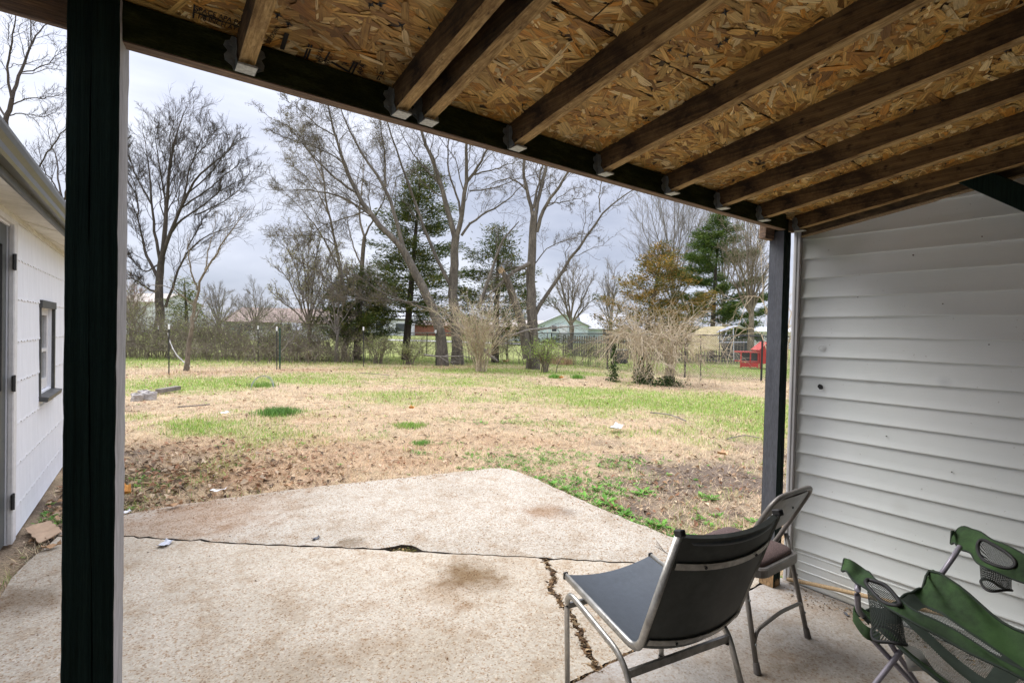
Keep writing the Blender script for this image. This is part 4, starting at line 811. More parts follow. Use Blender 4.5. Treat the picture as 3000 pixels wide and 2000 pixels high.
# dead leaves, bark mulch, twigs
x, y, rr, r = scatter(60000, 3.4, 24, -9, 76, 14); g, s, bw, we = masks(x, y)
near_left = np.exp(-((x-.2)/1.2)**2-((y-6.0)/1.3)**2); keep = r.random(len(x)) < .03+.5*bw*.5+.28*s+.5*near_left; x, y, rr, s, nl = x[keep], y[keep], rr[keep], s[keep], near_left[keep]; n = len(x)
a = r.uniform(0, 6.28, n); L = r.uniform(.015, .055, n)*(1+rr/14)*(1+.3*nl); W = L*r.uniform(.25, .7, n); tz = r.normal(0, .35, n); z = ground_z(x, y)+.006+.018*r.random(n)
d = np.stack([np.cos(a), np.sin(a), tz], 1)*L[:, None]/2; p = np.stack([-np.sin(a), np.cos(a), r.normal(0, .3, n)], 1)*W[:, None]/2; C = np.stack([x, y, z], 1); up = np.array([0, 0, 1])*(W*.35)[:, None]
V = np.stack([C-d, C-d*.2+p+up, C+d, C-d*.2-p+up], 1).reshape(-1, 3); F = np.arange(n*4).reshape(n, 4)
pal = np.array([(.27, .165, .09), (.38, .25, .15), (.18, .12, .075), (.46, .34, .21), (.30, .155, .09), (.54, .42, .29), (.12, .085, .06)]); c = np.repeat(pal[r.integers(0, 7, n)]*r.uniform(.7, 1.2, (n, 1)), 4, 0)
o = mesh_np('leaf_litter', V, [F], M_litter, colr=c); tag(o, 'brown dead leaves and bark bits strewn over dirt and straw', 'leaf litter', kind='stuff')
n = 700; r = np.random.default_rng(5); th = r.uniform(R_(-8), R_(75), n); q = np.exp(r.uniform(math.log(3.6), math.log(18), n)); x, y = q*np.sin(th), q*np.cos(th); ok = ~inside(x, y, SLABPOLY) & (y > 1.8) & (x > -.5) & ((x > 3) | (y > 5.0)); x, y, q = x[ok], y[ok], q[ok]; n = len(x)
a = r.uniform(0, 6.28, n); L = r.uniform(.06, .28, n); z = ground_z(x, y)+.012; k = 5; tt = np.linspace(-.5, .5, k); bend = r.normal(0, .12, (n, 1))
P = np.stack([x[:, None]+np.cos(a)[:, None]*L[:, None]*tt-np.sin(a)[:, None]*L[:, None]*bend*(tt**2), y[:, None]+np.sin(a)[:, None]*L[:, None]*tt+np.cos(a)[:, None]*L[:, None]*bend*(tt**2), z[:, None]+0*tt], -1)
V, F, uv = tubes(P, np.full((n, k), .0018)*(q/5)[:, None], 3); o = mesh_np('fallen_twigs', V, [F], M_twig); tag(o, 'thin fallen twigs scattered over the yard', 'twigs', kind='stuff')

# ================================================================== TREES
def grow(P, Rr, n, r, lenf, ang, k, up, rf, tmin=.2, bend=.3, tip=.35, minr=0.0, lmax=9):
    N_, kk = P.shape[:2]; t = tmin+(1-tmin)*((np.arange(n)[None]+r.random((N_, n)))/n); f = t*(kk-1); i = np.minimum(f.astype(int), kk-2); u = (f-i)[..., None]; ar = np.arange(N_)[:, None]
    p = P[ar, i]*(1-u)+P[ar, i+1]*u; T = P[ar, i+1]-P[ar, i]; T /= np.linalg.norm(T, axis=-1, keepdims=True)+1e-9; rad = Rr[ar, i]*(1-u[..., 0])+Rr[ar, i+1]*u[..., 0]
    PL = np.linalg.norm(np.diff(P, axis=1), axis=2).sum(1)[:, None]; L = np.minimum(PL*lenf*(1.15-.58*t)*r.uniform(.55, 1.25, (N_, n)), lmax)
    q = r.normal(0, 1, (N_, n, 3)); q -= (q*T).sum(-1, keepdims=True)*T; q /= np.linalg.norm(q, axis=-1, keepdims=True)+1e-9; an = r.normal(ang, ang*.25, (N_, n))[..., None]
    d = T*np.cos(an)+q*np.sin(an); d[..., 2] += up; d /= np.linalg.norm(d, axis=-1, keepdims=True); s = np.linspace(0, 1, k)[None, None, :, None]
    bd = r.normal(0, bend, (N_, n, 1, 3)); bd[..., 2] += up*.8; Q = p[:, :, None]+d[:, :, None]*s*L[..., None, None]+bd*s*s*L[..., None, None]*.5
    Q[:, :, 1:] += r.normal(0, .035, (N_, n, k-1, 3))*L[..., None, None]
    R0 = np.maximum(rad*rf*r.uniform(.7, 1.1, (N_, n)), minr); RR = R0[..., None]*(1-(1-tip)*np.linspace(0, 1, k)); return Q.reshape(-1, k, 3), RR.reshape(-1, k)
def leaf_quads(C, size, r, colset, asp=2.0, up=0.0):
    n = len(C); d = r.normal(0, 1, (n, 3)); d /= np.linalg.norm(d, axis=1, keepdims=True); e = r.normal(0, 1, (n, 3)); e -= (e*d).sum(1, keepdims=True)*d; e /= np.linalg.norm(e, axis=1, keepdims=True); s = size*r.uniform(.6, 1.4, (n, 1))
    V = np.stack([C-d*s*.5, C+e*s*.5/asp, C+d*s*.5, C-e*s*.5/asp], 1).reshape(-1, 3); cs = np.array(colset)[r.integers(0, len(colset), n)]*r.uniform(.7, 1.3, (n, 1)); return V, np.arange(n*4).reshape(n, 4), np.repeat(cs, 4, 0)
def tree(label, limbs, D, mat, seed, levels, group=None, leaf=None, name='bare_tree', cat='tree', kinks=14, depth=1.0, trunks=None):
    """limbs: list of (pixel path, r0, r1); first one is the trunk. levels: list of (n, lenf, ang, k, up, rf, sides)"""
    r = np.random.default_rng(seed); Ps = []; Rs = []; base = None
    dirs = {}
    for i, (path, r0, r1) in enumerate(limbs):
        off = 0 if i == 0 else r.uniform(-1, 1)*depth; m = len(path)
        pts = [AT(px, py, D+off*(j/(m-1))**1.2*(1.5 if i else 0)+(dirs.get((px, py), 0))) for j, (px, py) in enumerate(path)]
        for j, (px, py) in enumerate(path): dirs.setdefault((px, py), off*(j/(m-1))**1.2*(1.5 if i else 0)+0)
        Ps.append(resample(pts, kinks)); Rs.append(np.linspace(r0, r1, kinks))
    P = np.array(Ps); Rr = np.array(Rs); P[0, 0, 2] = ground_z(P[0, 0, 0], P[0, 0, 1])-.05; Rr[0, 0] *= 1.3; Rr[0, 1] *= 1.06; Rr *= .70
    P[:, 1:-1] += r.normal(0, .02, P[:, 1:-1].shape)
    root = empty(name, P[0, 0]+[0, 0, .05], label, cat, group)
    V, F, uv = tubes(P[:1], Rr[:1], 12); mesh_np('trunk', V, [F], mat, root, smooth=True)
    if len(P) > 1: V, F, uv = tubes(P[1:], Rr[1:], 8); mesh_np('limbs', V, [F], mat, root, smooth=True)
    allV = []; allF = []; nv = 0; cur, cr_ = P[(1 if len(P) > 2 else 0):], Rr[(1 if len(P) > 2 else 0):]; last = None
    for li, (n, lenf, ang, k, up, rf, sides, mn) in enumerate(levels):
        k = min(k, 3) if li == len(levels)-1 else k
        cur, cr_ = grow(cur, cr_, n, r, lenf, ang, k, up, rf, minr=mn); V, F, uv = tubes(cur, cr_, sides); allV.append(V); allF.append(F+nv); nv += len(V); last = cur
    o = mesh_np('twigs', np.concatenate(allV), [np.concatenate(allF)], mat, root); o['kind'] = 'stuff'
    if leaf:
        frac, size, cs = leaf; pts = last[:, -2:].reshape(-1, 3); nn = int(len(pts)*frac); pts = pts[r.integers(0, len(pts), nn)]+r.normal(0, size, (nn, 3))
        V, F, c = leaf_quads(pts, size, r, cs); o = mesh_np('leaves', V, [F], M_leaf, root, colr=c); o['kind'] = 'stuff'
    return root
LV = lambda a, b2, c: [(int(a*1.35), .36, .72, 6, .10, .34, 4, .011), (int(b2*1.35), .42, .8, 5, .05, .5, 3, .0065), (c, .55, .8, 4, .02, .6, 3, .0042)]
BUD = [(.10, .07, .04), (.16, .12, .05), (.20, .19, .07)]
YEL = [(.40, .36, .14), (.30, .32, .12), (.45, .40, .20)]
# 1 big round-crowned tree at left
tree('large bare round-crowned tree rising behind the left fence posts', [
 ([(465, 1040), (466, 980), (467, 900), (465, 826), (475, 752)], .40, .24),
 ([(475, 752), (482, 690), (488, 620), (493, 520), (505, 440), (520, 370), (548, 312)], .20, .02),
 ([(493, 520), (500, 450), (495, 400), (515, 340)], .08, .015), ([(478, 745), (500, 680), (530, 610), (555, 550), (585, 500), (632, 478), (680, 440), (695, 395)], .16, .018),
 ([(530, 610), (548, 540), (560, 470), (592, 410), (600, 380)], .09, .015), ([(468, 760), (452, 690), (445, 600), (440, 520), (432, 450), (420, 390)], .13, .015),
 ([(464, 815), (430, 750), (415, 690), (404, 640), (385, 590)], .15, .02), ([(404, 640), (400, 560), (380, 500)], .06, .012), ([(495, 690), (520, 650), (570, 620), (612, 590), (655, 550), (700, 530)], .10, .015),
 ([(485, 900), (510, 830), (523, 790), (548, 730), (600, 695), (645, 668), (720, 655)], .12, .015), ([(466, 860), (440, 850), (400, 820), (360, 805)], .10, .02), ([(548, 730), (585, 660), (600, 630), (640, 600)], .06, .012),
 ([(470, 770), (425, 800), (395, 770), (370, 740)], .08, .015), ([(530, 610), (598, 562), (660, 515), (712, 470)], .08, .015), ([(545, 575), (612, 515), (655, 455), (668, 395)], .07, .015), ([(445, 600), (402, 525), (372, 445), (362, 400)], .08, .015), ([(488, 620), (470, 500), (455, 420), (452, 350)], .07, .015), ([(570, 630), (640, 600), (700, 560), (735, 500)], .06, .012), ([(560, 470), (600, 430), (630, 370)], .05, .012)], 30, M_barkd, 1, [(17, .32, .62, 6, .22, .36, 3, .013), (11, .45, .6, 4, .16, .55, 3, .0085), (7, .55, .6, 3, .10, .6, 3, .006)])
# 2 slim forked tree, rag tied at its foot
tree('slim forked bare tree with a white rag tied to its foot', [
 ([(545, 1078), (552, 1020), (560, 960), (568, 905), (576, 873)], .11, .07), ([(576, 873), (580, 830), (600, 790), (635, 740), (660, 700), (692, 655), (735, 605)], .06, .01),
 ([(577, 850), (562, 800), (552, 745), (548, 700)], .045, .01), ([(560, 960), (590, 900), (610, 870)], .04, .008), ([(570, 900), (530, 860), (480, 835), (430, 832)], .035, .008), ([(600, 790), (608, 740), (625, 690), (632, 640)], .035, .007)], 17.3, M_twig, 2, [(9, .38, .7, 6, .25, .5, 3, .006), (6, .45, .7, 4, .1, .6, 3, .004)])
# 3-4 thin multi-stem trees left of centre
tree('tall thin bare tree with two stems left of the dark cedars', [
 ([(1010, 1040), (1012, 960), (1008, 880), (1003, 820)], .20, .15), ([(1003, 820), (985, 720), (965, 630), (945, 520), (935, 430), (925, 350)], .12, .015), ([(1005, 840), (985, 770), (950, 700), (910, 640), (870, 600), (830, 560)], .09, .012),
 ([(965, 630), (930, 560), (880, 500), (830, 470)], .06, .012), ([(945, 520), (905, 440), (870, 390), (835, 350)], .05, .01), ([(985, 720), (940, 690), (880, 690), (800, 690)], .05, .01), ([(1008, 860), (940, 800), (880, 770), (810, 700)], .07, .01)],
 27, M_twig, 3, LV(12, 9, 6), leaf=(.5, .05, BUD))
tree('bare tree with a low fork in front of the left cedar', [
 ([(1050, 1045), (1048, 950), (1050, 860), (1060, 780), (1068, 695)], .20, .14), ([(1068, 695), (1050, 640), (1058, 570), (1066, 500), (1060, 430)], .09, .012), ([(1068, 695), (1092, 645), (1120, 600), (1132, 555), (1150, 500)], .08, .012),
 ([(1060, 780), (1035, 730), (1020, 660), (1010, 600)], .07, .012), ([(1092, 645), (1080, 580), (1085, 520)], .05, .01)], 26, M_twig, 4, LV(11, 8, 6), leaf=(.4, .05, BUD))
# 5 leaning trunk
tree('long trunk leaning left across the cedar, with spreading bare limbs', [
 ([(1296, 1045), (1292, 980), (1283, 945), (1262, 890), (1230, 822), (1200, 765), (1172, 720)], .34, .24), ([(1172, 720), (1120, 670), (1075, 617), (1038, 560), (1005, 478), (985, 400), (965, 330), (950, 260)], .20, .03),
 ([(1185, 740), (1162, 655), (1145, 590), (1130, 540), (1078, 480), (1030, 405), (1000, 330), (985, 270)], .15, .025), ([(1130, 548), (1128, 480), (1124, 420), (1115, 350)], .08, .02), ([(1085, 630), (1030, 590), (962, 560), (900, 556), (780, 556)], .08, .012),
 ([(1040, 562), (1000, 540), (950, 490), (905, 450), (850, 370), (800, 350)], .08, .012), ([(985, 400), (930, 370), (880, 320), (830, 290)], .05, .01), ([(1265, 905), (1190, 888), (1125, 860), (1060, 815), (1000, 790)], .08, .012), ([(1225, 885), (1150, 880), (1050, 878), (960, 860)], .055, .01),
 ([(1005, 478), (950, 440), (890, 420), (820, 400)], .05, .01), ([(1075, 617), (1010, 640), (940, 660), (880, 720)], .05, .01)], 23, M_bark, 5, LV(13, 9, 6), leaf=(.45, .045, BUD), depth=.7)
# 6 central big trunk
tree('thickest grey-brown trunk at centre, dividing into upright limbs', [
 ([(1340, 1055), (1336, 960), (1326, 860), (1330, 780), (1336, 690)], .37, .25), ([(1334, 700), (1310, 610), (1295, 540), (1264, 462), (1236, 390), (1215, 325), (1190, 250)], .20, .05), ([(1338, 690), (1352, 630), (1358, 586), (1368, 530), (1366, 450), (1362, 380), (1360, 280)], .18, .05),
 ([(1350, 640), (1345, 577), (1320, 540), (1308, 470), (1315, 410), (1318, 330)], .08, .03), ([(1366, 535), (1385, 512), (1400, 490), (1428, 437), (1455, 380), (1480, 320)], .10, .03), ([(1385, 512), (1440, 500), (1500, 478), (1540, 455)], .06, .012),
 ([(1352, 690), (1375, 655), (1420, 625), (1490, 590), (1515, 555), (1560, 520)], .09, .012), ([(1322, 840), (1282, 765), (1240, 665), (1215, 590), (1190, 510), (1150, 420), (1130, 340), (1120, 260)], .13, .03), ([(1375, 560), (1430, 556), (1480, 540), (1530, 520), (1600, 505)], .05, .01),
 ([(1295, 540), (1250, 500), (1200, 440), (1150, 330)], .05, .015)], 24, M_bark, 6, LV(9, 7, 5), leaf=(.35, .04, BUD), depth=.8)
# 7 right forked tree
tree('tall forked trunk on the right of the cedars with one long arm to the right', [
 ([(1562, 1055), (1562, 960), (1556, 880), (1553, 800), (1560, 700), (1565, 632)], .36, .22), ([(1562, 650), (1556, 595), (1540, 555), (1533, 510), (1535, 440), (1538, 360)], .13, .05), ([(1567, 640), (1576, 585), (1590, 525), (1601, 480), (1612, 430), (1620, 350)], .14, .05),
 ([(1562, 610), (1576, 545), (1590, 490), (1596, 440), (1600, 380)], .08, .03), ([(1572, 680), (1588, 625), (1618, 572), (1652, 532), (1672, 482), (1690, 420)], .13, .04), ([(1564, 930), (1590, 880), (1626, 830), (1654, 780), (1690, 729), (1730, 677), (1758, 622), (1811, 584), (1843, 552), (1900, 535)], .13, .02),
 ([(1758, 622), (1755, 560), (1768, 520), (1775, 480)], .045, .01), ([(1560, 780), (1600, 730), (1660, 700), (1750, 690)], .04, .01), ([(1553, 800), (1520, 775), (1470, 800), (1430, 850)], .06, .012), ([(1600, 600), (1660, 590), (1720, 575)], .04, .01), ([(1540, 555), (1500, 520), (1450, 530), (1400, 560)], .05, .01)], 22, M_bark, 7, LV(8, 7, 6), leaf=(.35, .035, BUD), depth=.7)
r = np.random.default_rng(8)
P = resample([AT(*p) for p in ((1545, 1050, 21.5), (1532, 950, 21.5), (1505, 880, 21.3), (1490, 825, 21.2), (1474, 798, 21.0))], 12); Rr = np.linspace(.21, .15, 12); Rr[-1] = .09
root = empty('broken_trunk', P[0], 'leaning broken-off trunk with a splintered pale top beside the forked trunk', 'tree'); V, F, uv = tubes(P[None], Rr[None], 10); mesh_np('trunk', V, [F], M_bark, root, smooth=True)
mb = MB()
for k in range(7): q = P[-1]+r.normal(0, .05, 3); mb.tube([q, q+np.array([-.12, 0, .25])*r.uniform(.5, 1.2)+r.normal(0, .04, 3)], [.035, .004], 4)
mb.build('splinters', M_stick, root)
# broken limbs hanging and lying
def branch(label, path, r0, r1, mat, seed, lv, name='fallen_branch', grp=None):
    r = np.random.default_rng(seed); P = resample([AT(*p) for p in path], 12)[None]; P += r.normal(0, .01, P.shape); Rr = np.linspace(r0, r1, 12)[None]; root = empty(name, P[0, 0], label, 'branch', grp); V, F, uv = tubes(P, Rr, 7); mesh_np('stem', V, [F], mat, root, smooth=True)
    c_, q_ = P, Rr; VV = []; FF = []; nv = 0
    for (n, lenf, ang, k, up, rf, s, mn) in lv: c_, q_ = grow(c_, q_, n, r, lenf, ang, k, up, rf, minr=mn); V, F, uv = tubes(c_, q_, s); VV.append(V); FF.append(F+nv); nv += len(V)
    o = mesh_np('twigs', np.concatenate(VV), [np.concatenate(FF)], mat, root); o['kind'] = 'stuff'
bl = [(10, .4, .7, 5, 0, .5, 3, .006), (6, .4, .7, 4, 0, .6, 3, .004)]
branch('torn branch hanging from the forked trunk towards the centre shrub', [(1552, 772, 21.6), (1500, 800, 21.2), (1450, 845, 21), (1410, 890, 20.8)], .10, .02, M_bark, 31, bl)
branch('splintered limb caught upright between the two dark cedars', [(1400, 905, 21), (1420, 850, 21), (1445, 780, 21.2), (1470, 700, 21.5), (1520, 650, 21.7)], .10, .02, M_bark, 32, bl)
branch('grey log lying from the centre shrub down to the fence', [(1340, 950, 20.8), (1390, 1000, 20.6), (1440, 1045, 20.4), (1455, 1058, 20.3)], .10, .06, M_barkg, 33, [(3, .4, .7, 5, 0, .5, 3, .006)])
branch('long curved bare branch lying on top of the chain link fence', [(1490, 985, 20.2), (1560, 962, 20.3), (1640, 960, 20.4), (1720, 950, 20.6)], .05, .012, M_barkg, 34, bl)
branch('grey dead branch lying in the grass left of the centre shrub', [(1245, 1040, 21), (1290, 1045, 20.8), (1350, 1042, 20.6), (1400, 1052, 20.3)], .04, .01, M_barkg, 35, bl)
branch('upright spray of pale dead twigs beside the thick green fence post', [(825, 1030, 22), (850, 1000, 22), (880, 960, 22)], .03, .008, M_barkg, 36, bl)
# tree seen above the garage roof
tree('bare tree standing behind the white garage, seen above its gutter', [
 ([(-10, 500), (2, 440), (15, 372), (35, 290)], .13, .09), ([(35, 290), (60, 215), (92, 130), (118, 80), (172, 55)], .08, .015), ([(35, 290), (15, 215), (30, 130), (45, 60), (50, -20)], .06, .012), ([(30, 310), (80, 285), (130, 290), (190, 275)], .035, .008),
 ([(62, 212), (110, 205), (160, 170), (200, 130)], .03, .007), ([(25, 340), (70, 330), (130, 345), (180, 320)], .03, .007), ([(20, 350), (-30, 260), (-60, 150)], .05, .01), ([(92, 130), (85, 60), (100, 0), (120, -60)], .03, .006)], 17, M_barkd, 9, [(12, .36, .7, 6, .15, .45, 4, .008), (9, .42, .8, 5, .05, .5, 3, .005), (4, .4, .7, 3, 0, .6, 3, .0035)])
tree('second bare tree behind the white garage, close beside the dark post', [
 ([(190, 760), (192, 700), (188, 630), (182, 580)], .12, .08), ([(182, 580), (170, 520), (172, 470), (150, 420), (140, 380)], .05, .01), ([(110, 500), (140, 445), (165, 410), (197, 365), (240, 300)], .04, .012), ([(185, 600), (140, 560), (100, 500), (70, 440)], .05, .01), ([(186, 590), (210, 500), (240, 430)], .05, .01),
 ([(180, 570), (130, 500), (110, 430)], .04, .008)], 19, M_barkd, 10, [(13, .4, .7, 6, .2, .5, 4, .008), (8, .45, .8, 5, .1, .5, 3, .005)])
# far bare trees
def fan(label, bx, by, top, spread, D, seed, mat, nl=7, lv=None, group=None, leaf=None, r0=.25):
    r = np.random.default_rng(seed); fork = by+(top-by)*.28; limbs = [([(bx, by), (bx+r.normal(0, 3), (by+fork)/2), (bx+r.normal(0, 4), fork)], r0, r0*.65)]
    for k in range(nl):
        u = (k/(nl-1)-.5)*2; hx = bx+u*spread*(.8+.3*r.random()); hy = top+abs(u)**1.7*(by-top)*.42+r.normal(0, 8); st_ = limbs[0][0][-1] if k % 2 else limbs[0][0][-1]
        y0 = fork+abs(u)*(by-fork)*.25; m1 = (bx+(hx-bx)*.35+r.normal(0, 4), y0+(hy-y0)*.42); m2 = (bx+(hx-bx)*.72+r.normal(0, 5), y0+(hy-y0)*.75); limbs.append(([(bx, y0), m1, m2, (hx, hy)], r0*.42, .02))
    return tree(label, limbs, D, mat, seed, lv or [(11, .38, .55, 5, .25, .5, 4, .015), (9, .45, .6, 4, .15, .55, 3, .010), (4, .5, .6, 3, .1, .6, 3, .007)], group=group, leaf=leaf, kinks=10)
fan('tall upright bare tree between the rust and the green evergreens', 1972, 1000, 545, 130, 43, 41, M_barkg, 9, [(14, .42, .5, 5, .35, .5, 4, .014), (9, .5, .5, 4, .25, .55, 3, .009), (4, .5, .5, 3, .2, .6, 3, .007)])
fan('bare tree behind the top of the green spruce', 2120, 1000, 560, 110, 45, 42, M_barkg, 8, [(13, .42, .5, 5, .35, .5, 4, .014), (9, .5, .5, 4, .25, .55, 3, .009), (4, .5, .5, 3, .2, .6, 3, .007)])
fan('bare curving tree beside the right porch post', 2200, 1000, 640, 95, 30, 43, M_twig, 9)
fan('bare tree in front of the pale blue house', 1672, 1000, 775, 80, 36, 44, M_twig, 8)
fan('small bare tree at the left edge of the rust-brown cedar', 1790, 1000, 790, 42, 42, 45, M_barkg, 6)
fan('distant bare tree above the hedge, left of the leafing thicket', 640, 990, 835, 62, 48, 46, M_barkg, 8)
fan('distant bare tree low behind the hedge between the big crowns', 745, 990, 845, 60, 50, 47, M_barkg, 7)
fan('yellow-green leafing tree low at left of the cedars', 905, 1030, 700, 120, 25, 48, M_twig, 9, leaf=(.55, .06, YEL), r0=.16)
fan('low bare tree arching beneath the leaning trunk', 985, 1035, 760, 110, 24, 49, M_barkg, 8, leaf=(.35, .05, YEL), r0=.12)
fan('pinkish budding tree beside the left porch post', 385, 1000, 830, 60, 36, 50, M_twig, 6, leaf=(.5, .06, [(.36, .20, .19), (.42, .28, .26)]))
# evergreens
def evergreen(label, base, top, D, prof, cols_, seed, limbs=90, clump=12, lq=15, size=.10, droop=-.1, rtrunk=.22, name='cedar_tree', lump=.35, low=.08):
    r = np.random.default_rng(seed); b0 = AT(*base, D); t0 = AT(*top, D); b0[2] = ground_z(b0[0], b0[1]); H = t0[2]-b0[2]; root = empty(name, b0, label, 'evergreen tree')
    tr = resample([b0-[0, 0, .05], b0*.6+t0*.4+r.normal(0, .08, 3), t0], 10); V, F, uv = tubes(tr[None], np.linspace(rtrunk, .02, 10)[None], 9); mesh_np('trunk', V, [F], M_barkd, root, smooth=True)
    lp = []; lr = []; C = []; Dv = []
    for k in range(limbs):
        t = low+(1-low)*(k+.5)/limbs; t = min(.995, t+r.normal(0, .01)); p = b0*(1-t)+t0*t; az = k*2.4+r.normal(0, .5); R0 = np.interp(t, [a for a, _ in prof], [b2 for _, b2 in prof])*(1-lump+lump*2*r.random()); rise = droop*R0+(.25*R0 if t > .6 else 0)*r.uniform(.3, 1)
        d = np.array([math.cos(az), math.sin(az), 0]); s = np.linspace(0, 1, 6)[:, None]; path = p+d*R0*s+np.array([0, 0, 1])*(rise*s+.22*R0*s*s+r.normal(0, .03)*R0*s); lp.append(path); lr.append(np.linspace(.035*(1-t)+.012, .006, 6))
        m = max(3, int(clump*(R0/1.5)**.8)); u = np.sqrt(r.uniform(.03, 1, m)); f = u*5; i = np.minimum(f.astype(int), 4); w_ = (f-i)[:, None]; c = path[i]*(1-w_)+path[i+1]*w_; pr = np.array([-d[1], d[0], 0]); c = c+pr*(r.normal(0, .16, (m, 1))*R0*(1.05-u[:, None]))+np.array([0, 0, 1])*r.normal(0, .05, (m, 1))
        C.append(c); Dv.append(np.repeat(d[None], m, 0))
    V, F, uv = tubes(np.array(lp), np.array(lr), 4); mesh_np('limbs', V, [F], M_barkd, root)
    C = np.concatenate(C); Dv = np.concatenate(Dv); shade = r.uniform(.65, 1.35, len(C)); mixc = r.random(len(C)); n = len(C)*lq
    lq = int(lq*1.4); n = len(C)*lq; ci = np.repeat(np.arange(len(C)), lq); P = C[ci]+r.normal(0, 1, (n, 3))*np.array([.16, .16, .075])*(size/.10)+Dv[ci]*r.uniform(-.1, .25, (n, 1))*(size/.1)*.8
    d = Dv[ci]+r.normal(0, .55, (n, 3)); d[:, 2] += .25; d /= np.linalg.norm(d, axis=1, keepdims=True); e = r.normal(0, 1, (n, 3)); e -= (e*d).sum(1, keepdims=True)*d; e /= np.linalg.norm(e, axis=1, keepdims=True); s = size*r.uniform(.6, 1.4, (n, 1))
    V = np.stack([P-d*s*.6, P+e*s*.13, P+d*s*.75, P-e*s*.13], 1).reshape(-1, 3); ca = np.array(cols_); k1 = (mixc[ci]*(len(ca)-.001)).astype(int); cc = ca[k1]*shade[ci][:, None]*r.uniform(.8, 1.2, (n, 1))
    o = mesh_np('foliage', V, [np.arange(n*4).reshape(n, 4)], M_leaf, root, colr=np.clip(np.repeat(cc, 4, 0), 0, 1)); o['kind'] = 'stuff'; return root
DK = [(.045, .075, .016), (.075, .105, .022), (.06, .085, .018), (.16, .16, .035), (.11, .125, .03)]
evergreen('tallest dark cedar, standing behind the leaning trunk', (1187, 1042), (1235, 478), 27, [(0, .6), (.10, 2.1), (.3, 2.3), (.5, 2.0), (.7, 1.55), (.85, 1.0), (1, .2)], DK, 61, 125, 13, 14, .15, lump=.6, low=.20)
evergreen('dark cedar between the central trunk and the forked trunk', (1450, 1050), (1462, 665), 26.5, [(0, .8), (.12, 2.4), (.35, 2.2), (.55, 1.5), (.75, 1.0), (.9, .7), (1, .3)], DK+[(.10, .085, .03)], 62, 85, 13, 13, .14, lump=.6, low=.16)
evergreen('short dense cedar with a ragged brown trunk at left of the tall cedar', (1045, 1048), (1060, 790), 25.5, [(0, .5), (.15, 1.3), (.5, 1.5), (.8, 1.0), (1, .3)], DK, 63, 70, 14, 16, .13, lump=.4, low=.22)
evergreen('rust-brown dying cedar behind the arching canes', (1880, 1050), (1945, 715), 33, [(0, 1.8), (.15, 3.1), (.35, 2.7), (.5, 2.3), (.7, 1.5), (.85, .8), (1, .15)], [(.24, .14, .025), (.16, .11, .022), (.10, .10, .025), (.30, .17, .03), (.06, .08, .02), (.20, .15, .03)], 64, 85, 13, 15, .15, lump=.55, droop=.1)
evergreen('vivid green spruce with tiered boughs near the right post', (2085, 1040), (2108, 622), 37, [(0, 2.6), (.2, 3.6), (.4, 3.0), (.6, 2.1), (.8, 1.25), (.92, .6), (1, .1)], [(.045, .085, .014), (.075, .12, .018), (.03, .06, .012), (.11, .145, .028)], 65, 52, 34, 18, .16, name='spruce_tree', lump=.35, droop=-.05)
evergreen('small far dark conifer just above the hedge at left', (548, 1000), (540, 815), 44, [(0, .8), (.3, 1.6), (.6, 1.1), (1, .15)], DK, 66, 40, 9, 10, .2)
# shrubs
def shrub(label, px, py, D, H, W, seed, mat, canes=16, lv=None, leaf=None, name='shrub', group=None, arch=.3, r0=.022, cat='shrub', basew=.12, tmin=.2):
    r = np.random.default_rng(seed); g = AT(px, py, D); g[2] = ground_z(g[0], g[1]); k = 9; s = np.linspace(0, 1, k)[:, None]; Ps = []
    for i in range(canes):
        az = r.uniform(0, 6.283); rad = W*math.sqrt(r.uniform(.02, 1)); h = H*r.uniform(.6, 1.05); d = np.array([math.cos(az), math.sin(az), 0]); b0 = g+np.array([r.normal(0, basew), r.normal(0, basew), 0])
        Ps.append(b0+d*rad*s**1.6+np.array([0, 0, 1])*h*(s*(1+arch)-arch*s**2.5*(1+rad/W))+r.normal(0, .03, (k, 3))*s)
    P = np.array(Ps); Rr = np.repeat(np.linspace(r0, r0*.3, k)[None], canes, 0); root = empty(name, g, label, cat, group); V, F, uv = tubes(P, Rr, 5); mesh_np('canes', V, [F], mat, root)
    c_, q_ = P, Rr; VV = []; FF = []; nv = 0
    lvs = lv or [(9, .34, .7, 5, .1, .55, 3, .006), (6, .5, .8, 4, 0, .6, 3, .004)]
    for li, (n, lenf, ang, kk, up, rf, sd_, mn) in enumerate(lvs):
        kk = min(kk, 3) if li == len(lvs)-1 else kk
        c_, q_ = grow(c_, q_, n, r, lenf, ang, kk, up, rf, minr=mn, bend=.5, tmin=(tmin if c_ is P else .2)); V, F, uv = tubes(c_, q_, sd_); VV.append(V); FF.append(F+nv); nv += len(V)
    o = mesh_np('twigs', np.concatenate(VV), [np.concatenate(FF)], mat, root); o['kind'] = 'stuff'
    if leaf:
        frac, size, cs = leaf; pts = c_.reshape(-1, 3); nn = int(len(pts)*frac); pts = pts[r.integers(0, len(pts), nn)]+r.normal(0, size*.7, (nn, 3)); V, F, c = leaf_quads(pts, size, r, cs); o = mesh_np('leaves', V, [F], M_leaf, root, colr=c); o['kind'] = 'stuff'
    return root
SPR = [(.34, .38, .12), (.26, .32, .09), (.42, .42, .18), (.22, .27, .08)]
hedge = [(330, 1030, 25, 3.4, 1.7), (395, 1035, 24, 3.6, 1.8), (450, 1030, 26, 3.2, 1.8), (500, 1036, 24, 2.6, 1.7), (560, 1030, 26, 3.0, 1.8), (620, 1034, 25, 2.8, 1.8), (680, 1032, 26, 2.6, 1.7), (735, 1036, 24, 2.7, 1.7), (790, 1030, 27, 3.0, 1.9), (850, 1036, 24.5, 2.7, 1.6), (905, 1034, 25, 3.1, 1.8), (960, 1036, 24.5, 2.6, 1.5), (1010, 1034, 26, 2.6, 1.5)]
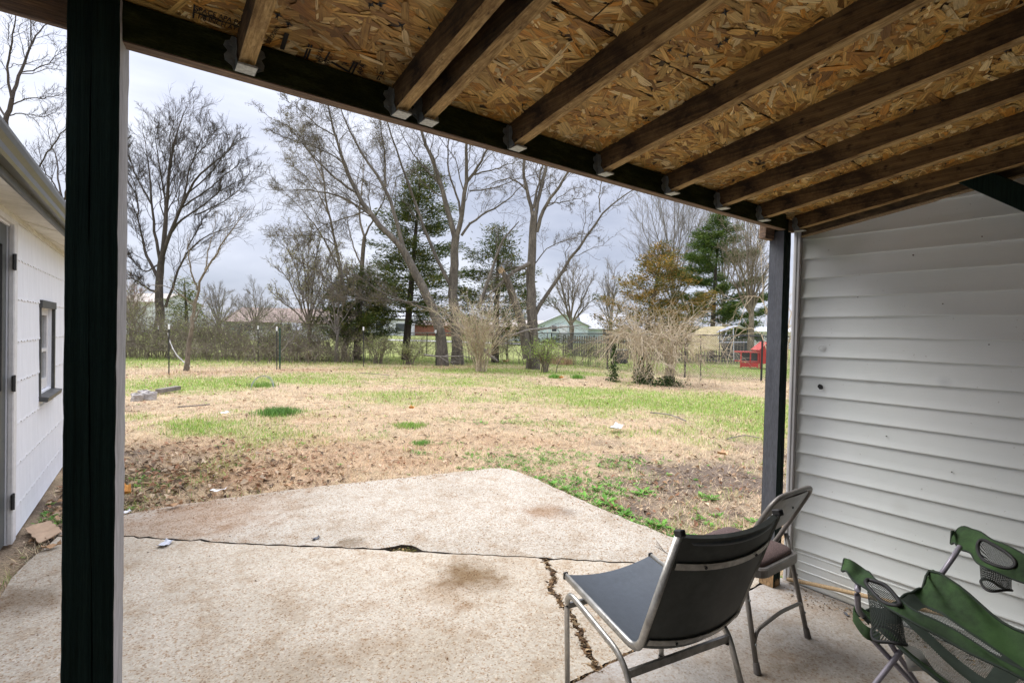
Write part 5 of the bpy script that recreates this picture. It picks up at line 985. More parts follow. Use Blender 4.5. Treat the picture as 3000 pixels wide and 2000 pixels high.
pos = ['beside the left porch post', 'below the largest bare crown', 'behind the slim forked tree', 'right of the slim forked tree', 'left of the leaning green post', 'just behind the leaning green post', 'between the leaning post and the white-capped one', 'in front of the white truck cab', 'above the bed of the white truck', 'behind the thick green post', 'below the yellow-green leafing tree', 'left of the short dense cedar', 'at the foot of the short dense cedar']
for k, (px, py, D, H, W) in enumerate(hedge):
    shrub('tangled brown thicket shrub breaking into leaf, '+pos[k], px, py, D, H*[.78, 1.0, .62, .85, .7, .92, .66][k%7], W*1.2, 70+k, M_twig, 20, leaf=(.28 if k % 3 else .6, .05, SPR), group='thicket shrubs along the back of the yard', lv=[(10, .42, .9, 5, .05, .5, 3, .006), (6, .5, .9, 4, 0, .6, 3, .0042)], basew=.7, arch=.6, r0=.016)
low = [(345, 1034), (430, 1036), (520, 1035), (600, 1036), (690, 1036), (760, 1036), (840, 1037), (920, 1037), (990, 1037)]
lowp = ['beside the left porch post', 'under the big bare crown', 'behind the slim forked tree', 'left of the leaning green post', 'right of the leaning green post', 'under the truck cab', 'below the truck bed', 'left of the short cedar', 'under the short cedar']
for k, (px, py) in enumerate(low): shrub('low brown brush heap at the thicket foot, '+lowp[k], px, py, 23.2+(k%3)*.4, .95, 1.7, 120+k, M_twig, 20, leaf=(.12, .05, SPR), group='brush heaps along the thicket foot', name='brush_heap', cat='brush', lv=[(9, .5, 1.0, 5, 0, .6, 3, .0065), (6, .5, .9, 4, 0, .7, 3, .0045)], basew=.9, arch=.9, r0=.014)
for k, (px, py, D, H, W, lb) in enumerate([(1130, 1040, 29, 1.7, 1.6, 'thin brown undergrowth beyond the chain link fence, below the tall cedar'), (1230, 1040, 30, 1.5, 1.8, 'thin brown undergrowth beyond the fence, at the brick building'), (1360, 1044, 27, 1.8, 1.6, 'thin brown undergrowth between the leaning and the thickest trunk'), (1480, 1048, 26, 1.6, 1.6, 'thin brown undergrowth beyond the fence, right of the centre shrub'), (1660, 1050, 27, 1.4, 1.6, 'thin brown undergrowth in front of the pale blue house'), (1745, 1055, 25, 1.5, 1.5, 'thin brown undergrowth in front of the grey pickets')]):
    shrub(lb, px, py, D, H, W, 140+k, M_twig, 14, leaf=(.35, .05, SPR), lv=[(8, .42, .9, 5, .05, .5, 3, .006), (5, .5, .9, 4, 0, .6, 3, .0045)], basew=.7, arch=.5, r0=.014)
shrub('budding shrub of pale stems at centre, in front of the thickest trunk', 1405, 1066, 19.8, 2.9, 1.9, 90, M_cane, 26, leaf=(.30, .045, [(.42, .45, .22), (.34, .40, .16)]), lv=[(13, .36, .6, 5, .12, .55, 3, .006), (6, .5, .7, 4, .05, .6, 3, .0045)], basew=.14, arch=.05, r0=.020)
shrub('young lime-green leafing shrub at the foot of the forked trunk', 1600, 1062, 20.2, 1.5, .9, 91, M_twig, 14, leaf=(.9, .05, [(.36, .48, .10), (.28, .40, .08)]))
shrub('low green leafing shrub under the tall cedar by the fence', 1200, 1040, 23, 1.1, 1.1, 92, M_twig, 12, leaf=(.8, .05, SPR))
shrub('low green leafing shrub left of the tall cedar foot', 1110, 1042, 23, 1.4, .8, 93, M_twig, 12, leaf=(.6, .05, SPR))
CL_ = [(12, .5, .7, 6, .02, .6, 3, .0065), (5, .45, .6, 4, -.08, .7, 3, .0045)]
shrub('left of the two arching cane shrubs, with orange tape on a stem', 1870, 1102, 16.8, 2.5, 2.0, 94, M_cane, 17, leaf=(.10, .04, SPR), lv=CL_, arch=.8, r0=.021, group='arching beige cane shrubs at the chain link fence', tmin=.38, basew=.10)
shrub('right of the two arching cane shrubs, with thick pale bare stems', 1962, 1105, 16.3, 2.5, 1.5, 95, M_cane, 17, leaf=(.10, .04, SPR), lv=CL_, arch=.8, r0=.021, group='arching beige cane shrubs at the chain link fence', tmin=.38, basew=.08)
shrub('thin straight stemmed cane shrub between the two arching ones', 1899, 1106, 16.4, 1.9, .8, 97, M_cane, 5, leaf=(.10, .04, SPR), lv=[(6, .4, .6, 5, 0, .6, 3, .005), (4, .45, .6, 4, 0, .7, 3, .004)], arch=.6, r0=.018, tmin=.5, basew=.04)
shrub('long loose canes arching over the fence beside the right porch post', 2272, 1120, 14.2, 3.3, 2.2, 96, M_cane, 8, leaf=(.05, .04, SPR), lv=[(9, .45, .5, 6, -.05, .6, 3, .005), (4, .45, .6, 4, -.05, .7, 3, .004)], arch=1.3, r0=.016, tmin=.3)
for k, (px, py, D, H, rad, lb) in enumerate([(1797, 1095, 16.9, 1.25, .18, 'short stem wrapped in dark ivy by the fence post'), (1876, 1108, 16.5, .9, .24, 'dark ivy clump at the foot of the left cane shrub'), (1902, 1112, 16.2, .65, .20, 'dark ivy clump between the two cane shrubs'), (1955, 1116, 15.9, .3, .6, 'low ivy mat under the right cane shrub')]):
    r = np.random.default_rng(100+k); g = AT(px, py, D); g[2] = ground_z(g[0], g[1]); n = 900; h = r.random(n)**1.3; P = g+np.stack([r.normal(0, rad*.5, n)*(1.2-h), r.normal(0, rad*.5, n)*(1.2-h), h*H], 1); V, F, c = leaf_quads(P, .055, r, [(.03, .06, .015), (.06, .11, .025), (.025, .045, .014)], 1.4); tag(mesh_np('ivy_clump', V, [F], M_leaf, colr=c), lb, 'ivy')
# ================================================================== FENCES
fence = empty('chain_link_fence', (17.0, 15, 0), 'black chain link fence along the right and far side of the yard', 'fence')
FP = [(1082, 1033, 971), (1125, 1036, 971), (1250, 1042, 971), (1350, 1048, 971), (1485, 1056, 971), (1614, 1060, 972), (1779, 1082, 973), (2006, 1105, 976), (2230, 1116, 978), (2420, 1130, 982)]
fps = []
for x, y, t_ in FP:
    g = G(x, y, -.03); h = EYE-(g[0]*FH[0]+g[1]*FH[1])*((t_-(958+.0237*(x-900))))/FPX; fps.append((g, min(1.62, max(1.2, h))))
for g, h in fps:
    mb = MB(); mb.tube([(g[0], g[1], -.05), (g[0], g[1], h)], .036, 8); mb.lathe([(.034, 0), (.034, .02), (.02, .04), (0, .05)], (g[0], g[1], h), 8); mb.build('fence_post', M_chainlink, fence)
for (a, ha), (b2, hb) in zip(fps[:-1], fps[1:]):
    mb = MB(); mb.tube([(a[0], a[1], ha-.01), (b2[0], b2[1], hb-.01)], .030, 6); mb.build('top_rail', M_chainlink, fence)
Pw = []
for (a, ha), (b2, hb) in zip(fps[:-1], fps[1:]):
    a2, b3 = a[:2], b2[:2]; L = np.linalg.norm(b3-a2); d = (b3-a2)/L; n = int(L/.085)
    for k in range(-17, n):
        for sgn in (1, -1):
            s0 = k*.085; H_ = min(ha, hb)-.03; s1 = s0+H_
            z0, z1 = (0, H_) if sgn > 0 else (H_, 0); u0, u1 = 0., 1.
            if s0 < 0: u0 = -s0/H_
            if s1 > L: u1 = (L-s0)/H_
            if u1 <= u0+.02: continue
            p = lambda u: [*(a2+d*(s0+u*H_)), z0+(z1-z0)*u]
            Pw.append([p(u0), p(u1)])
Pw = np.array(Pw); V, F, uv = tubes(Pw, np.full((len(Pw), 2), .0055), 3); o = mesh_np('wire_mesh', V, [F], M_chainlink, fence); o['kind'] = 'stuff'
tp = [(495, 1100, 951, 0, 1, 'dark post with white cap, white rag tied near its top'), (464, 1047, 956, 0, 1, 'short white-capped post at far left in front of the thicket'), (756, 1060, 955, 0, 1, 'thin rusty white-capped post in front of the white truck'), (811, 1083, 958, 0, 1, 'dark white-capped post close beside the thick green one'), (1065, 1075, 958, 0, 1, 'dark white-capped post in front of the short dense cedar'), (1277, 1071, 967, 0, 1, 'dark white-capped post left of the centre shrub'), (1449, 1062, 968, 0, 1, 'dark white-capped post right of the centre shrub'), (1604, 1066, 966, 0, 1, 'white-capped post standing in the tan grass clump'), (820, 1082, 960, 1, 0, 'thick green steel post without a cap'), (709, 1045, 957, 1, 0, 'leaning green steel post in front of the thicket'), (2053, 1115, 985, 0, 0, 'dark bare post in front of the yellow tarp')]
for x, y, t_, gr, cap, lb in tp:
    g = G(x, y, -.03); D_ = g[0]*FH[0]+g[1]*FH[1]; top = AT(x+(-7 if x == 709 else 0), t_, D_); h = top[2]; rt = empty('fence_stake', (g[0], g[1], 0), lb, 'fence stake', 'steel stakes of the wire fence')
    w_ = .055 if gr else .036; P0, P1 = (g[0], g[1], -.05), (top[0], top[1], h-(.12 if cap else 0)); mb = MB(); mb.bar(P0, P1, w_, .010, up=(RH[0], RH[1], 0)); mb.bar(P0, P1, .010, w_*.9, up=(RH[0], RH[1], 0))
    for z in np.arange(.2, h-.2, .12):
        f = z/h; mb.box((P0[0]+(P1[0]-P0[0])*f, P0[1]+(P1[1]-P0[1])*f, z), (.02, .02, .012))
    mb.build('stake', M_tpost if gr else M_tpostd, rt)
    if cap: mb = MB(); mb.box((top[0], top[1], h-.065), (.05, .05, .15), bev=.008); mb.build('white_cap', M_plastic_w, rt)
wp = [(-.3, 18.6), tuple(G(495, 1100)[:2]), tuple(G(811, 1083)[:2]), tuple(G(1065, 1075)[:2]), tuple(G(1277, 1071)[:2]), tuple(G(1449, 1062)[:2])]
Pw = []
for a, b2 in zip(wp[:-1], wp[1:]):
    a, b2 = np.array(a), np.array(b2); L = np.linalg.norm(b2-a)
    for z in np.arange(.05, 1.22, .1): Pw.append([[*a, z], [*b2, z+.005]])
    for s in np.arange(0, L, .15): q = a+(b2-a)*s/L; Pw.append([[*q, .02], [*q, 1.2]])
Pw = np.array(Pw); V, F, uv = tubes(Pw, np.full((len(Pw), 2), .0013), 3); o = mesh_np('welded_wire_fence', V, [F], M_rustwire); tag(o, 'thin welded wire fencing strung between the steel stakes', 'wire fence')
# rag
D_ = 17.3; pts = arc([AT(492, 975, 17.6), AT(498, 1000, 17.6), AT(515, 1035, 17.5), AT(545, 1066, 17.35), AT(556, 1072, 17.3)], 16); r = np.random.default_rng(1)
mb = MB(); up = np.array([0, 0, 1]); Pg = [[p+up*(w_*(.6+.5*r.random()))+np.array([r.normal(0, .008), r.normal(0, .008), 0]) for w_ in (.035, .012, -.012, -.035)] for p in pts]; mb.grid(Pg); mb.tube(pts, .014, 5)
tag(mb.build('white_rag', M_tagw), 'twisted white cloth strip hanging from the left stake to the slim tree', 'rag')

# ================================================================== FAR BUILDINGS AND VEHICLES
def mk(name, c1, c2, **k): return tex(name, [(.3, c1), (.7, c2)], 1.5, fine=(12, .15), rough=k.get('rough', .7))
M_bw = mk('white_clapboard', (.60, .61, .64), (.70, .71, .74)); M_bb = mk('pale_blue_siding', (.48, .57, .61), (.56, .65, .68)); M_rg = mk('grey_shingle_roof', (.36, .37, .39), (.47, .48, .50)); M_rb = mk('brown_shingle_roof', (.17, .115, .09), (.24, .17, .14)); M_rt = mk('tan_shingle_roof', (.34, .29, .25), (.42, .37, .33))
M_brick = tex('red_brick_wall', [(.3, (.20, .07, .045)), (.7, (.30, .12, .08))], 6, fine=(20, .3)); M_win = tex('dark_window', [(.3, (.03, .035, .04)), (.7, (.07, .08, .09))], 2, rough=.15); M_gg = mk('grey_green_siding', (.22, .26, .24), (.30, .34, .31))
M_red = tex('red_painted_wood', [(.3, (.42, .018, .014)), (.7, (.60, .035, .028))], 4, rough=.6, fine=(30, .2)); M_redr = tex('red_roof_felt', [(.3, (.42, .06, .05)), (.7, (.58, .11, .10))], 4, rough=.8)
M_tarp = tex('faded_yellow_tarp', [(.3, (.62, .50, .24)), (.6, (.72, .60, .33)), (.8, (.76, .68, .45))], 4, rough=.6, fine=(20, .15), bump=.6, bscale=9); M_tarps = tex('silver_tarp', [(.3, (.45, .47, .55)), (.7, (.66, .68, .76))], 5, rough=.5); M_fr = tex('dark_frame', [(.3, (.02, .025, .025)), (.7, (.05, .055, .055))], 5)
M_pk = tex('weathered_pickets', [(.3, (.13, .11, .09)), (.7, (.26, .23, .20))], 8, rough=.9, stretch=(4, 4, .7), fine=(20, .3))
def house_(label, px, D, W, dep, eave, ridge, base, wall, roof, wins=(), gable_front=False, rot=None, name='house', doors=()):
    """front face perpendicular to view; px = pixel x of its left edge; W metres wide. wins = (u, z, w, h)"""
    L0 = AT(px, 968, D); z0 = base; rz = -YAW if rot is None else rot; o_ = (L0[0], L0[1], 0); rt = empty(name, (L0[0], L0[1], z0), label, 'house', rz=rz); mb = MB(o_, rz)
    if gable_front: mb.add([(0, 0, z0-.5), (W, 0, z0-.5), (W, 0, eave), (W/2, 0, ridge), (0, 0, eave), (0, dep, z0-.5), (W, dep, z0-.5), (W, dep, eave), (W/2, dep, ridge), (0, dep, eave)], [np.array([[0, 1, 2, 3, 4]]), np.array([[5, 9, 8, 7, 6]]), np.array([[0, 4, 9, 5], [1, 6, 7, 2]])])
    else: mb.box((W/2, dep/2, (z0-.5+eave)/2), (W, dep, eave-z0+.5)); mb.add([(0, 0, eave), (0, dep, eave), (0, dep/2, ridge)], [np.array([[0, 1, 2]])]); mb.add([(W, 0, eave), (W, dep, eave), (W, dep/2, ridge)], [np.array([[0, 1, 2]])])
    mb.build('wall', wall, rt); mb = MB(o_, rz); e = .35; s = .08
    if gable_front:
        k = (ridge-eave)/(W/2)
        for sg in (-1, 1): mb.add([(W/2, -e, ridge+.02), (W/2, dep+e, ridge+.02), (W/2+sg*(W/2+e), dep+e, eave-k*e+.02), (W/2+sg*(W/2+e), -e, eave-k*e+.02), (W/2, -e, ridge+s+.04), (W/2, dep+e, ridge+s+.04), (W/2+sg*(W/2+e), dep+e, eave-k*e+s), (W/2+sg*(W/2+e), -e, eave-k*e+s)], [np.array([[0, 1, 2, 3], [4, 7, 6, 5], [0, 3, 7, 4], [3, 2, 6, 7], [1, 5, 6, 2]])])
    else:
        k = (ridge-eave)/(dep/2)
        for sg in (-1, 1): mb.add([(-e, dep/2, ridge+.02), (W+e, dep/2, ridge+.02), (W+e, dep/2+sg*(dep/2+e), eave-k*e+.02), (-e, dep/2+sg*(dep/2+e), eave-k*e+.02), (-e, dep/2, ridge+s+.04), (W+e, dep/2, ridge+s+.04), (W+e, dep/2+sg*(dep/2+e), eave-k*e+s), (-e, dep/2+sg*(dep/2+e), eave-k*e+s)], [np.array([[0, 1, 2, 3], [4, 7, 6, 5], [0, 3, 7, 4], [3, 2, 6, 7], [1, 5, 6, 2]])])
    mb.build('roof', roof, rt)
    for (u, z, w_, h_) in wins:
        mb = MB(o_, rz); mb.box((u, -.04, z), (w_+.16, .06, h_+.16)); wf = mb.build('window', M_bw, rt); mb = MB(o_, rz); mb.box((u, -.075, z), (w_, .03, h_)); mb.build('pane', M_win, wf)
    for (u, w_, h_) in doors: mb = MB(o_, rz); mb.box((u, -.04, z0+h_/2), (w_, .06, h_)); mb.build('door', M_bw, rt)
    return rt
gzf = lambda px, D: float(ground_z(AT(px, 970, D)[0], AT(px, 970, D)[1]))
house_('white clapboard house behind the trunk of the tallest cedar', 1078, 66, 5.3, 7, 3.1, 4.5, gzf(1100, 66), M_bw, M_rg, [(4.2, 1.9, 1.2, 1.0), (1.5, 2.0, 1.0, 1.2)])
house_('low red brick building seen under the tall cedar, left of the centre shrub', 1198, 70, 6.2, 6, 2.35, 2.9, gzf(1250, 70), M_brick, M_rb, [(4.0, 1.7, .9, .8)])
house_('red brick house with a brown roof seen between the central and forked trunks', 1385, 66, 9.0, 7, 2.35, 3.2, gzf(1450, 66), M_brick, M_rt, [(3.4, 1.7, 1.2, .9), (6.6, 1.7, .9, .9)])
house_('pale blue gabled house right of the forked trunk', 1578, 56, 5.4, 10, 2.5, 3.7, gzf(1650, 56), M_bb, M_rg, [(1.7, 2.1, .5, .6), (3.6, 2.1, .5, .6)], gable_front=True, name='blue_house', doors=[(2.7, .9, 2.0)])
house_('grey-roofed pale blue wing behind the bare tree', 1716, 58, 5.2, 8, 2.3, 3.9, gzf(1740, 58), M_bb, M_rg, [(2.4, 1.9, .9, .8)], name='blue_wing')
house_('long low house with a brown roof hidden behind the thicket', 655, 56, 13.5, 9, 2.1, 3.7, gzf(800, 56), M_gg, M_rb, [(2.5, 1.4, 1.2, .8), (7.0, 1.4, 1.2, .8), (11, 1.4, 1.0, .8)])
house_('pale house with a light roof behind the left porch post', 330, 52, 4.0, 8, 3.8, 4.8, gzf(380, 52), M_bw, M_rt, [(2.2, 2.8, .8, 1.0)])
house_('long white-roofed building right of the spruce', 2170, 54, 9.0, 8, 2.3, 2.75, gzf(2200, 54), M_bw, tex('white_metal_roof', [(.3, (.6, .62, .66)), (.7, (.72, .74, .78))], 3), [(2, 1.6, .8, .7)])
# drive
a, b2 = AT(1110, 1000, 52), AT(1620, 1003, 50); P_ = []
for f in np.linspace(0, 1, 12):
    for s in (0, 2.6): q = a*(1-f)+b2*f+np.array([*FH, 0])*s; P_.append([q[0], q[1], float(ground_z(q[0], q[1]))+.03])
mb = MB(); mb.grid(np.array(P_).reshape(12, 2, 3)); tag(mb.build('driveway', mk('pale_gravel_drive', (.42, .40, .38), (.52, .50, .47))), kind='structure')
def car(label, px, D, flip, body, kind, name, cat='car', rz=None):
    p = AT(px, 1000, D); gz = float(ground_z(p[0], p[1])); o_ = (p[0], p[1], gz); rz = -YAW if rz is None else rz; rt = empty(name, o_, label, cat, rz=rz); s = -1 if flip else 1
    if kind == 'truck': pr = [(-2.7, .45), (-2.75, .95), (-2.6, 1.10), (-1.35, 1.18), (-.75, 1.78), (.45, 1.80), (.62, 1.22), (2.75, 1.20), (2.78, .55), (2.4, .42), (-2.4, .40)]; L = 2.75; gl = [[(-1.22, 1.2), (-.70, 1.70), (-.2, 1.70), (-.2, 1.2)], [(-.12, 1.2), (-.12, 1.70), (.38, 1.70), (.46, 1.2)]]; wx = (-1.75, 1.75)
    else: pr = [(-2.2, .35), (-2.25, .75), (-1.3, .92), (-.6, 1.38), (.65, 1.42), (1.35, 1.02), (2.15, .92), (2.25, .45), (2.0, .30), (-2.0, .28)]; L = 2.2; gl = [[(-1.1, .95), (-.55, 1.32), (0, 1.34), (0, .95)], [(.06, .95), (.06, 1.34), (.60, 1.34), (1.12, .98)]]; wx = (-1.38, 1.38)
    mb = MB(o_, rz); n = len(pr); W = .9; V = [(s*x, -W, z) for x, z in pr]+[(s*x, W, z) for x, z in pr]; mb.add(V, [np.arange(n), np.arange(n)[::-1]+n, np.array([[i, (i+1) % n, (i+1) % n+n, i+n] for i in range(n)])]); bd = mb.build('body', body, rt)
    for g_ in gl: mb = MB(o_, rz); mb.add([(s*x, -W-.012, z) for x, z in g_], [np.array([[0, 1, 2, 3]])]); mb.add([(s*x, W+.012, z) for x, z in g_], [np.array([[0, 1, 2, 3]])]); mb.build('side_window', M_win, rt)
    for x in wx:
        for sy in (-1, 1):
            mb = MB(o_, rz); mb.tube([(s*x, sy*.74, .34), (s*x, sy*.93, .34)], .34, 16); w_ = mb.build('wheel', M_rubber, rt); mb = MB(o_, rz); mb.tube([(s*x, sy*.90, .34), (s*x, sy*.945, .34)], .19, 12); mb.build('rim', M_galv, w_)
    mb = MB(o_, rz); mb.box((s*-L, -.62, .72 if kind != 'truck' else .86), (.08, .3, .14)); mb.build('headlight', M_plastic_w, rt); mb = MB(o_, rz); mb.box((s*-L, .62, .72 if kind != 'truck' else .86), (.08, .3, .14)); mb.build('headlight', M_plastic_w, rt)
    mb = MB(o_, rz); mb.box((s*(L-.02), -.7, .75), (.08, .2, .14)); mb.build('tail_light', M_red, rt)
    return rt
car('white pickup truck parked behind the thicket at left', 850, 40, False, mk('white_car_paint', (.68, .69, .72), (.76, .77, .80), rough=.3), 'truck', 'pickup_truck', 'truck')
car('silver-grey car parked between the central and forked trunks', 1512, 50, True, mk('silver_car_paint', (.30, .33, .37), (.42, .45, .50), rough=.3), 'car', 'parked_car')
# pickets
pf = empty('picket_fence', AT(1640, 1030, 36), 'weathered grey picket fence in front of the pale blue house', 'fence'); a, b2 = AT(1650, 1030, 36), AT(2180, 1040, 31); a[2] = b2[2] = 0; L = np.linalg.norm(b2-a); d = (b2-a)/L; mb = MB(); r = np.random.default_rng(2)
for s in np.arange(0, L, .17): q = a+d*s; h = 1.42+r.normal(0, .03); mb.bar((q[0], q[1], 0), (q[0]+d[0]*r.normal(0, .01), q[1], h), .10, .02, up=(FH[0], FH[1], 0))
o = mb.build('pickets', M_pk, pf); o['kind'] = 'stuff'
for z in (.4, 1.1): mb = MB(); mb.bar(a+[0, 0, z], b2+[0, 0, z], .04, .09); mb.build('fence_rail', M_pk, pf)
# dark bin
g = AT(1820, 1030, 28); mb = MB((g[0], g[1], 0), -YAW); mb.box((0, 0, .36), (.62, .55, .72), bev=.04)
for k in range(6): mb.box((0, -.29, .14+k*.1), (.56, .03, .04))
rt = empty('outdoor_unit', (g[0], g[1], 0), 'dark slatted outdoor box standing on the neighbour lawn behind the fence', 'outdoor unit'); mb.build('casing', M_fr, rt); mb = MB((g[0], g[1], 0), -YAW); mb.box((0, 0, .74), (.66, .6, .04), bev=.01); mb.build('lid', M_galv, rt)
# tarp frame
D_ = 30.0; rt = empty('tarp_shelter', AT(2090, 1060, D_), 'collapsed metal frame shelter under a torn yellow tarp', 'shelter')
def A3(x, y, dd=0): return AT(x, y, D_+dd)
mb = MB(); rows = [[(2018, 1048), (2030, 1048), (2065, 1050), (2098, 1052)], [(2020, 1018), (2038, 1018), (2075, 1022), (2118, 1024)], [(2028, 985), (2048, 984), (2080, 984), (2102, 988)], [(2043, 965), (2066, 962), (2095, 963), (2118, 968)], [(2064, 957), (2085, 956), (2110, 955), (2132, 959)]]; dd = [0, .2, .5, 1.1, 1.8]
rows = [rows[0][:2]+[(2040, 1036), (2052, 1030)], rows[1], rows[2], rows[3], rows[4]]
mb.sheet([[A3(x, y, dd[i]+.25*j) for j, (x, y) in enumerate(rw)] for i, rw in enumerate(rows)], .02); mb.build('yellow_tarp', M_tarp, rt, smooth=False)
mb = MB(); mb.sheet([[A3(2098, 974, 1), A3(2120, 968, 1.3), A3(2148, 958, 1.6)], [A3(2108, 966, 1.6), A3(2134, 957, 1.9), A3(2168, 952, 2.2)], [A3(2130, 960, 2.2), A3(2150, 952, 2.5), A3(2185, 962, 2.8)]], .015); mb.build('silver_sheet', M_tarps, rt)
for pth in ([(2108, 968), (2108, 1055)], [(2148, 956), (2150, 1058)], [(2190, 965), (2192, 1058)], [(2105, 1003), (2195, 1002)], [(2100, 1056), (2195, 1058)], [(2060, 1054), (2110, 1056)], [(2128, 975), (2114, 1003)]):
    mb = MB(); mb.tube([A3(*p, .6) for p in pth], .030, 6); mb.build('frame_tube', M_tarps if pth[0][0] in (2128, 2105, 2148) else M_fr, rt)
mb = MB(); mb.grid([[A3(2112, 1000, 1.3), A3(2195, 1000, 1.3)], [A3(2112, 1050, 1.3), A3(2195, 1052, 1.3)]]); mb.build('dark_netting', M_fr, rt)
# red hutch
g = AT(2240, 1055, 26.5); o_ = (g[0], g[1], 0); rt = empty('chicken_hutch', (g[0], g[1], 0), 'bright red wooden hutch with pitched roof beside the right porch post', 'hutch', rz=-YAW); H_ = lambda: MB(o_, -YAW)
mb = H_(); mb.box((0, 0, .60), (.85, .8, .72)); mb.box((.62, 0, .48), (.45, .7, .42)); mb.build('body', M_red, rt)
mb = H_(); mb.add([(-.42, -.40, .96), (.42, -.40, .96), (0, -.40, 1.32), (-.42, .40, .96), (.42, .40, .96), (0, .40, 1.32)], [np.array([[0, 1, 2], [3, 5, 4]]), np.array([[0, 2, 5, 3], [1, 4, 5, 2]])]); mb.build('gable', M_red, rt)
for s in (-1, 1): mb = H_(); mb.bar((s*.02, 0, 1.36), (s*.52, 0, .93), .95, .03, up=(0, 0, 1)); mb.build('roof_board', M_redr, rt)
mb = H_(); mb.box((.62, 0, .72), (.52, .78, .03), ry=.12); mb.build('nest_lid', M_redr, rt)
mb = H_(); mb.box((-.95, 0, .35), (.95, .7, .05)); mb.box((-.95, 0, .82), (1.0, .76, .06)); mb.build('run_boards', M_redr, rt)
for x in (-1.38, -.9, -.5): mb = H_(); mb.box((x, -.34, .42), (.05, .05, .80)); mb.build('run_post', M_red, rt)
mb = H_(); mb.box((-.95, .05, .58), (.92, .55, .42)); mb.build('run_dark_inside', M_fr, rt); mb = H_(); mb.box((-.95, -.35, .17), (.9, .03, .22)); mb.build('run_panel', M_red, rt)  # solid dark box stands for the shaded inside of the run
for x, y in ((-.38, -.34), (.38, -.34), (.8, -.3)): mb = H_(); mb.box((x, y, .13), (.06, .06, .3)); mb.build('leg', M_red, rt)
mb = H_(); mb.box((0, -.41, 1.02), (.16, .02, .12)); mb.build('vent_hole', M_fr, rt); mb = H_(); mb.box((.62, -.36, .5), (.34, .02, .28)); mb.box((0, -.41, .55), (.5, .02, .03)); mb.build('door_batten', M_redr, rt)
# orange tape
g = AT(1877, 1062, 16.5); mb = MB(); mb.box(tuple(g), (.05, .02, .14), rz=.4); mb.box((g[0]+.02, g[1], g[2]-.03), (.03, .015, .16), ry=.3); tag(mb.build('marker_tape', mk('orange_tape', (.8, .08, .02), (.9, .12, .03))), 'strip of orange-red marking tape tied low on a cane shrub', 'marker tape')

# ================================================================== YARD BITS
M_rock = tex('grey_stone', [(.3, (.26, .23, .21)), (.7, (.46, .43, .40))], 6, rough=.9, bump=.8, bscale=20, fine=(20, .3))
def rock(px, py, sx, sy, sz, seed, label, name='stone'):
    r = np.random.default_rng(seed); g = G(px, py); n, m_ = 10, 7; V = []; ph = r.uniform(0, 6, 6)
    for i in range(m_):
        th = math.pi*i/(m_-1)
        for j in range(n):
            a = 2*math.pi*j/n; q = (1+.16*math.sin(2*a+ph[0]+th)+.12*math.sin(3*a+ph[1])*math.sin(th*2+ph[2])+r.normal(0, .06))*(.85/max(abs(math.cos(a)), abs(math.sin(a)))**.6); cx, cz = abs(math.sin(th))**.35, np.sign(math.cos(th))*abs(math.cos(th))**.6
            V.append((g[0]+sx*cx*math.cos(a)*q, g[1]+sy*cx*math.sin(a)*q, -.02+sz*(.6+cz*q)))
    F = np.array([[i*n+j, i*n+(j+1) % n, (i+1)*n+(j+1) % n, (i+1)*n+j] for i in range(m_-1) for j in range(n)]); tag(mesh_np(name, V, [F], M_rock), label, 'stone')
rock(402, 1170, .13, .11, .09, 1, 'rough grey concrete lump, nearer the left porch post'); rock(435, 1166, .15, .12, .10, 2, 'rough grey concrete lump, at the right of its twin'); rock(420, 1157, .12, .10, .08, 3, 'grey concrete lump behind the other two')
a, b2 = G(463, 1152), G(522, 1143); mb = MB(); mb.bar(a+[0, 0, .05], b2+[0, 0, .06], .14, .09, bev=.006); tag(mb.build('timber_offcut', M_pk), 'weathered wood offcut lying in the grass by the concrete lumps', 'wood offcut')
g = G(768, 1140); mb = MB()
for k in range(3): a_ = np.linspace(0, math.pi*(1.1+.2*k), 18); mb.tube([(g[0]+.27*math.cos(t_)*RH[0]+.05*k*math.sin(t_), g[1]+.27*math.cos(t_)*RH[1]+.1*k*math.sin(t_), .02+.30*math.sin(t_)) for t_ in a_], .005, 4)
tag(mb.build('wire_hoop', M_galv), 'bent coil of fence wire standing in the grass near the tall left stakes', 'wire coil')
mb = MB(); P_ = G(140, 1560); c_ = [G(*p)[:2] for p in ((72, 1552), (145, 1535), (182, 1563), (114, 1592))]; Z = [.012, .035, .02, .006]
n = 8; Pg = []
for i in range(n):
    rw = []
    for j in range(n):
        u, v = i/(n-1), j/(n-1); q = (1-u)*(1-v)*np.array(c_[0])+u*(1-v)*np.array(c_[1])+u*v*np.array(c_[2])+(1-u)*v*np.array(c_[3]); z = (1-u)*(1-v)*Z[0]+u*(1-v)*Z[1]+u*v*Z[2]+(1-u)*v*Z[3]; rw.append((q[0]+(.006*math.sin(j*9) if i in (0, n-1) else 0), q[1]+(.006*math.sin(i*7) if j in (0, n-1) else 0), z+.004*math.sin(u*5+v*3)))
    Pg.append(rw)
mb.sheet(Pg, .006); tag(mb.build('cardboard_piece', M_cardboard), 'torn flat piece of brown cardboard beside the garage wall', 'cardboard')
M_bitw = tex('white_scrap', [(.3, (.62, .62, .64)), (.7, (.74, .74, .76))], 8, rough=.6); M_bitd = tex('dark_scrap', [(.3, (.05, .055, .065)), (.7, (.12, .13, .15))], 8, rough=.5); M_bits = tex('silver_scrap', [(.3, (.35, .36, .40)), (.7, (.5, .52, .57))], 8, rough=.35); M_leafo = tex('orange_dead_leaf', [(.3, (.42, .16, .03)), (.7, (.62, .30, .06))], 12, rough=.7); M_leafb = tex('tan_dead_leaf', [(.3, (.36, .20, .10)), (.7, (.55, .36, .20))], 12, rough=.8)
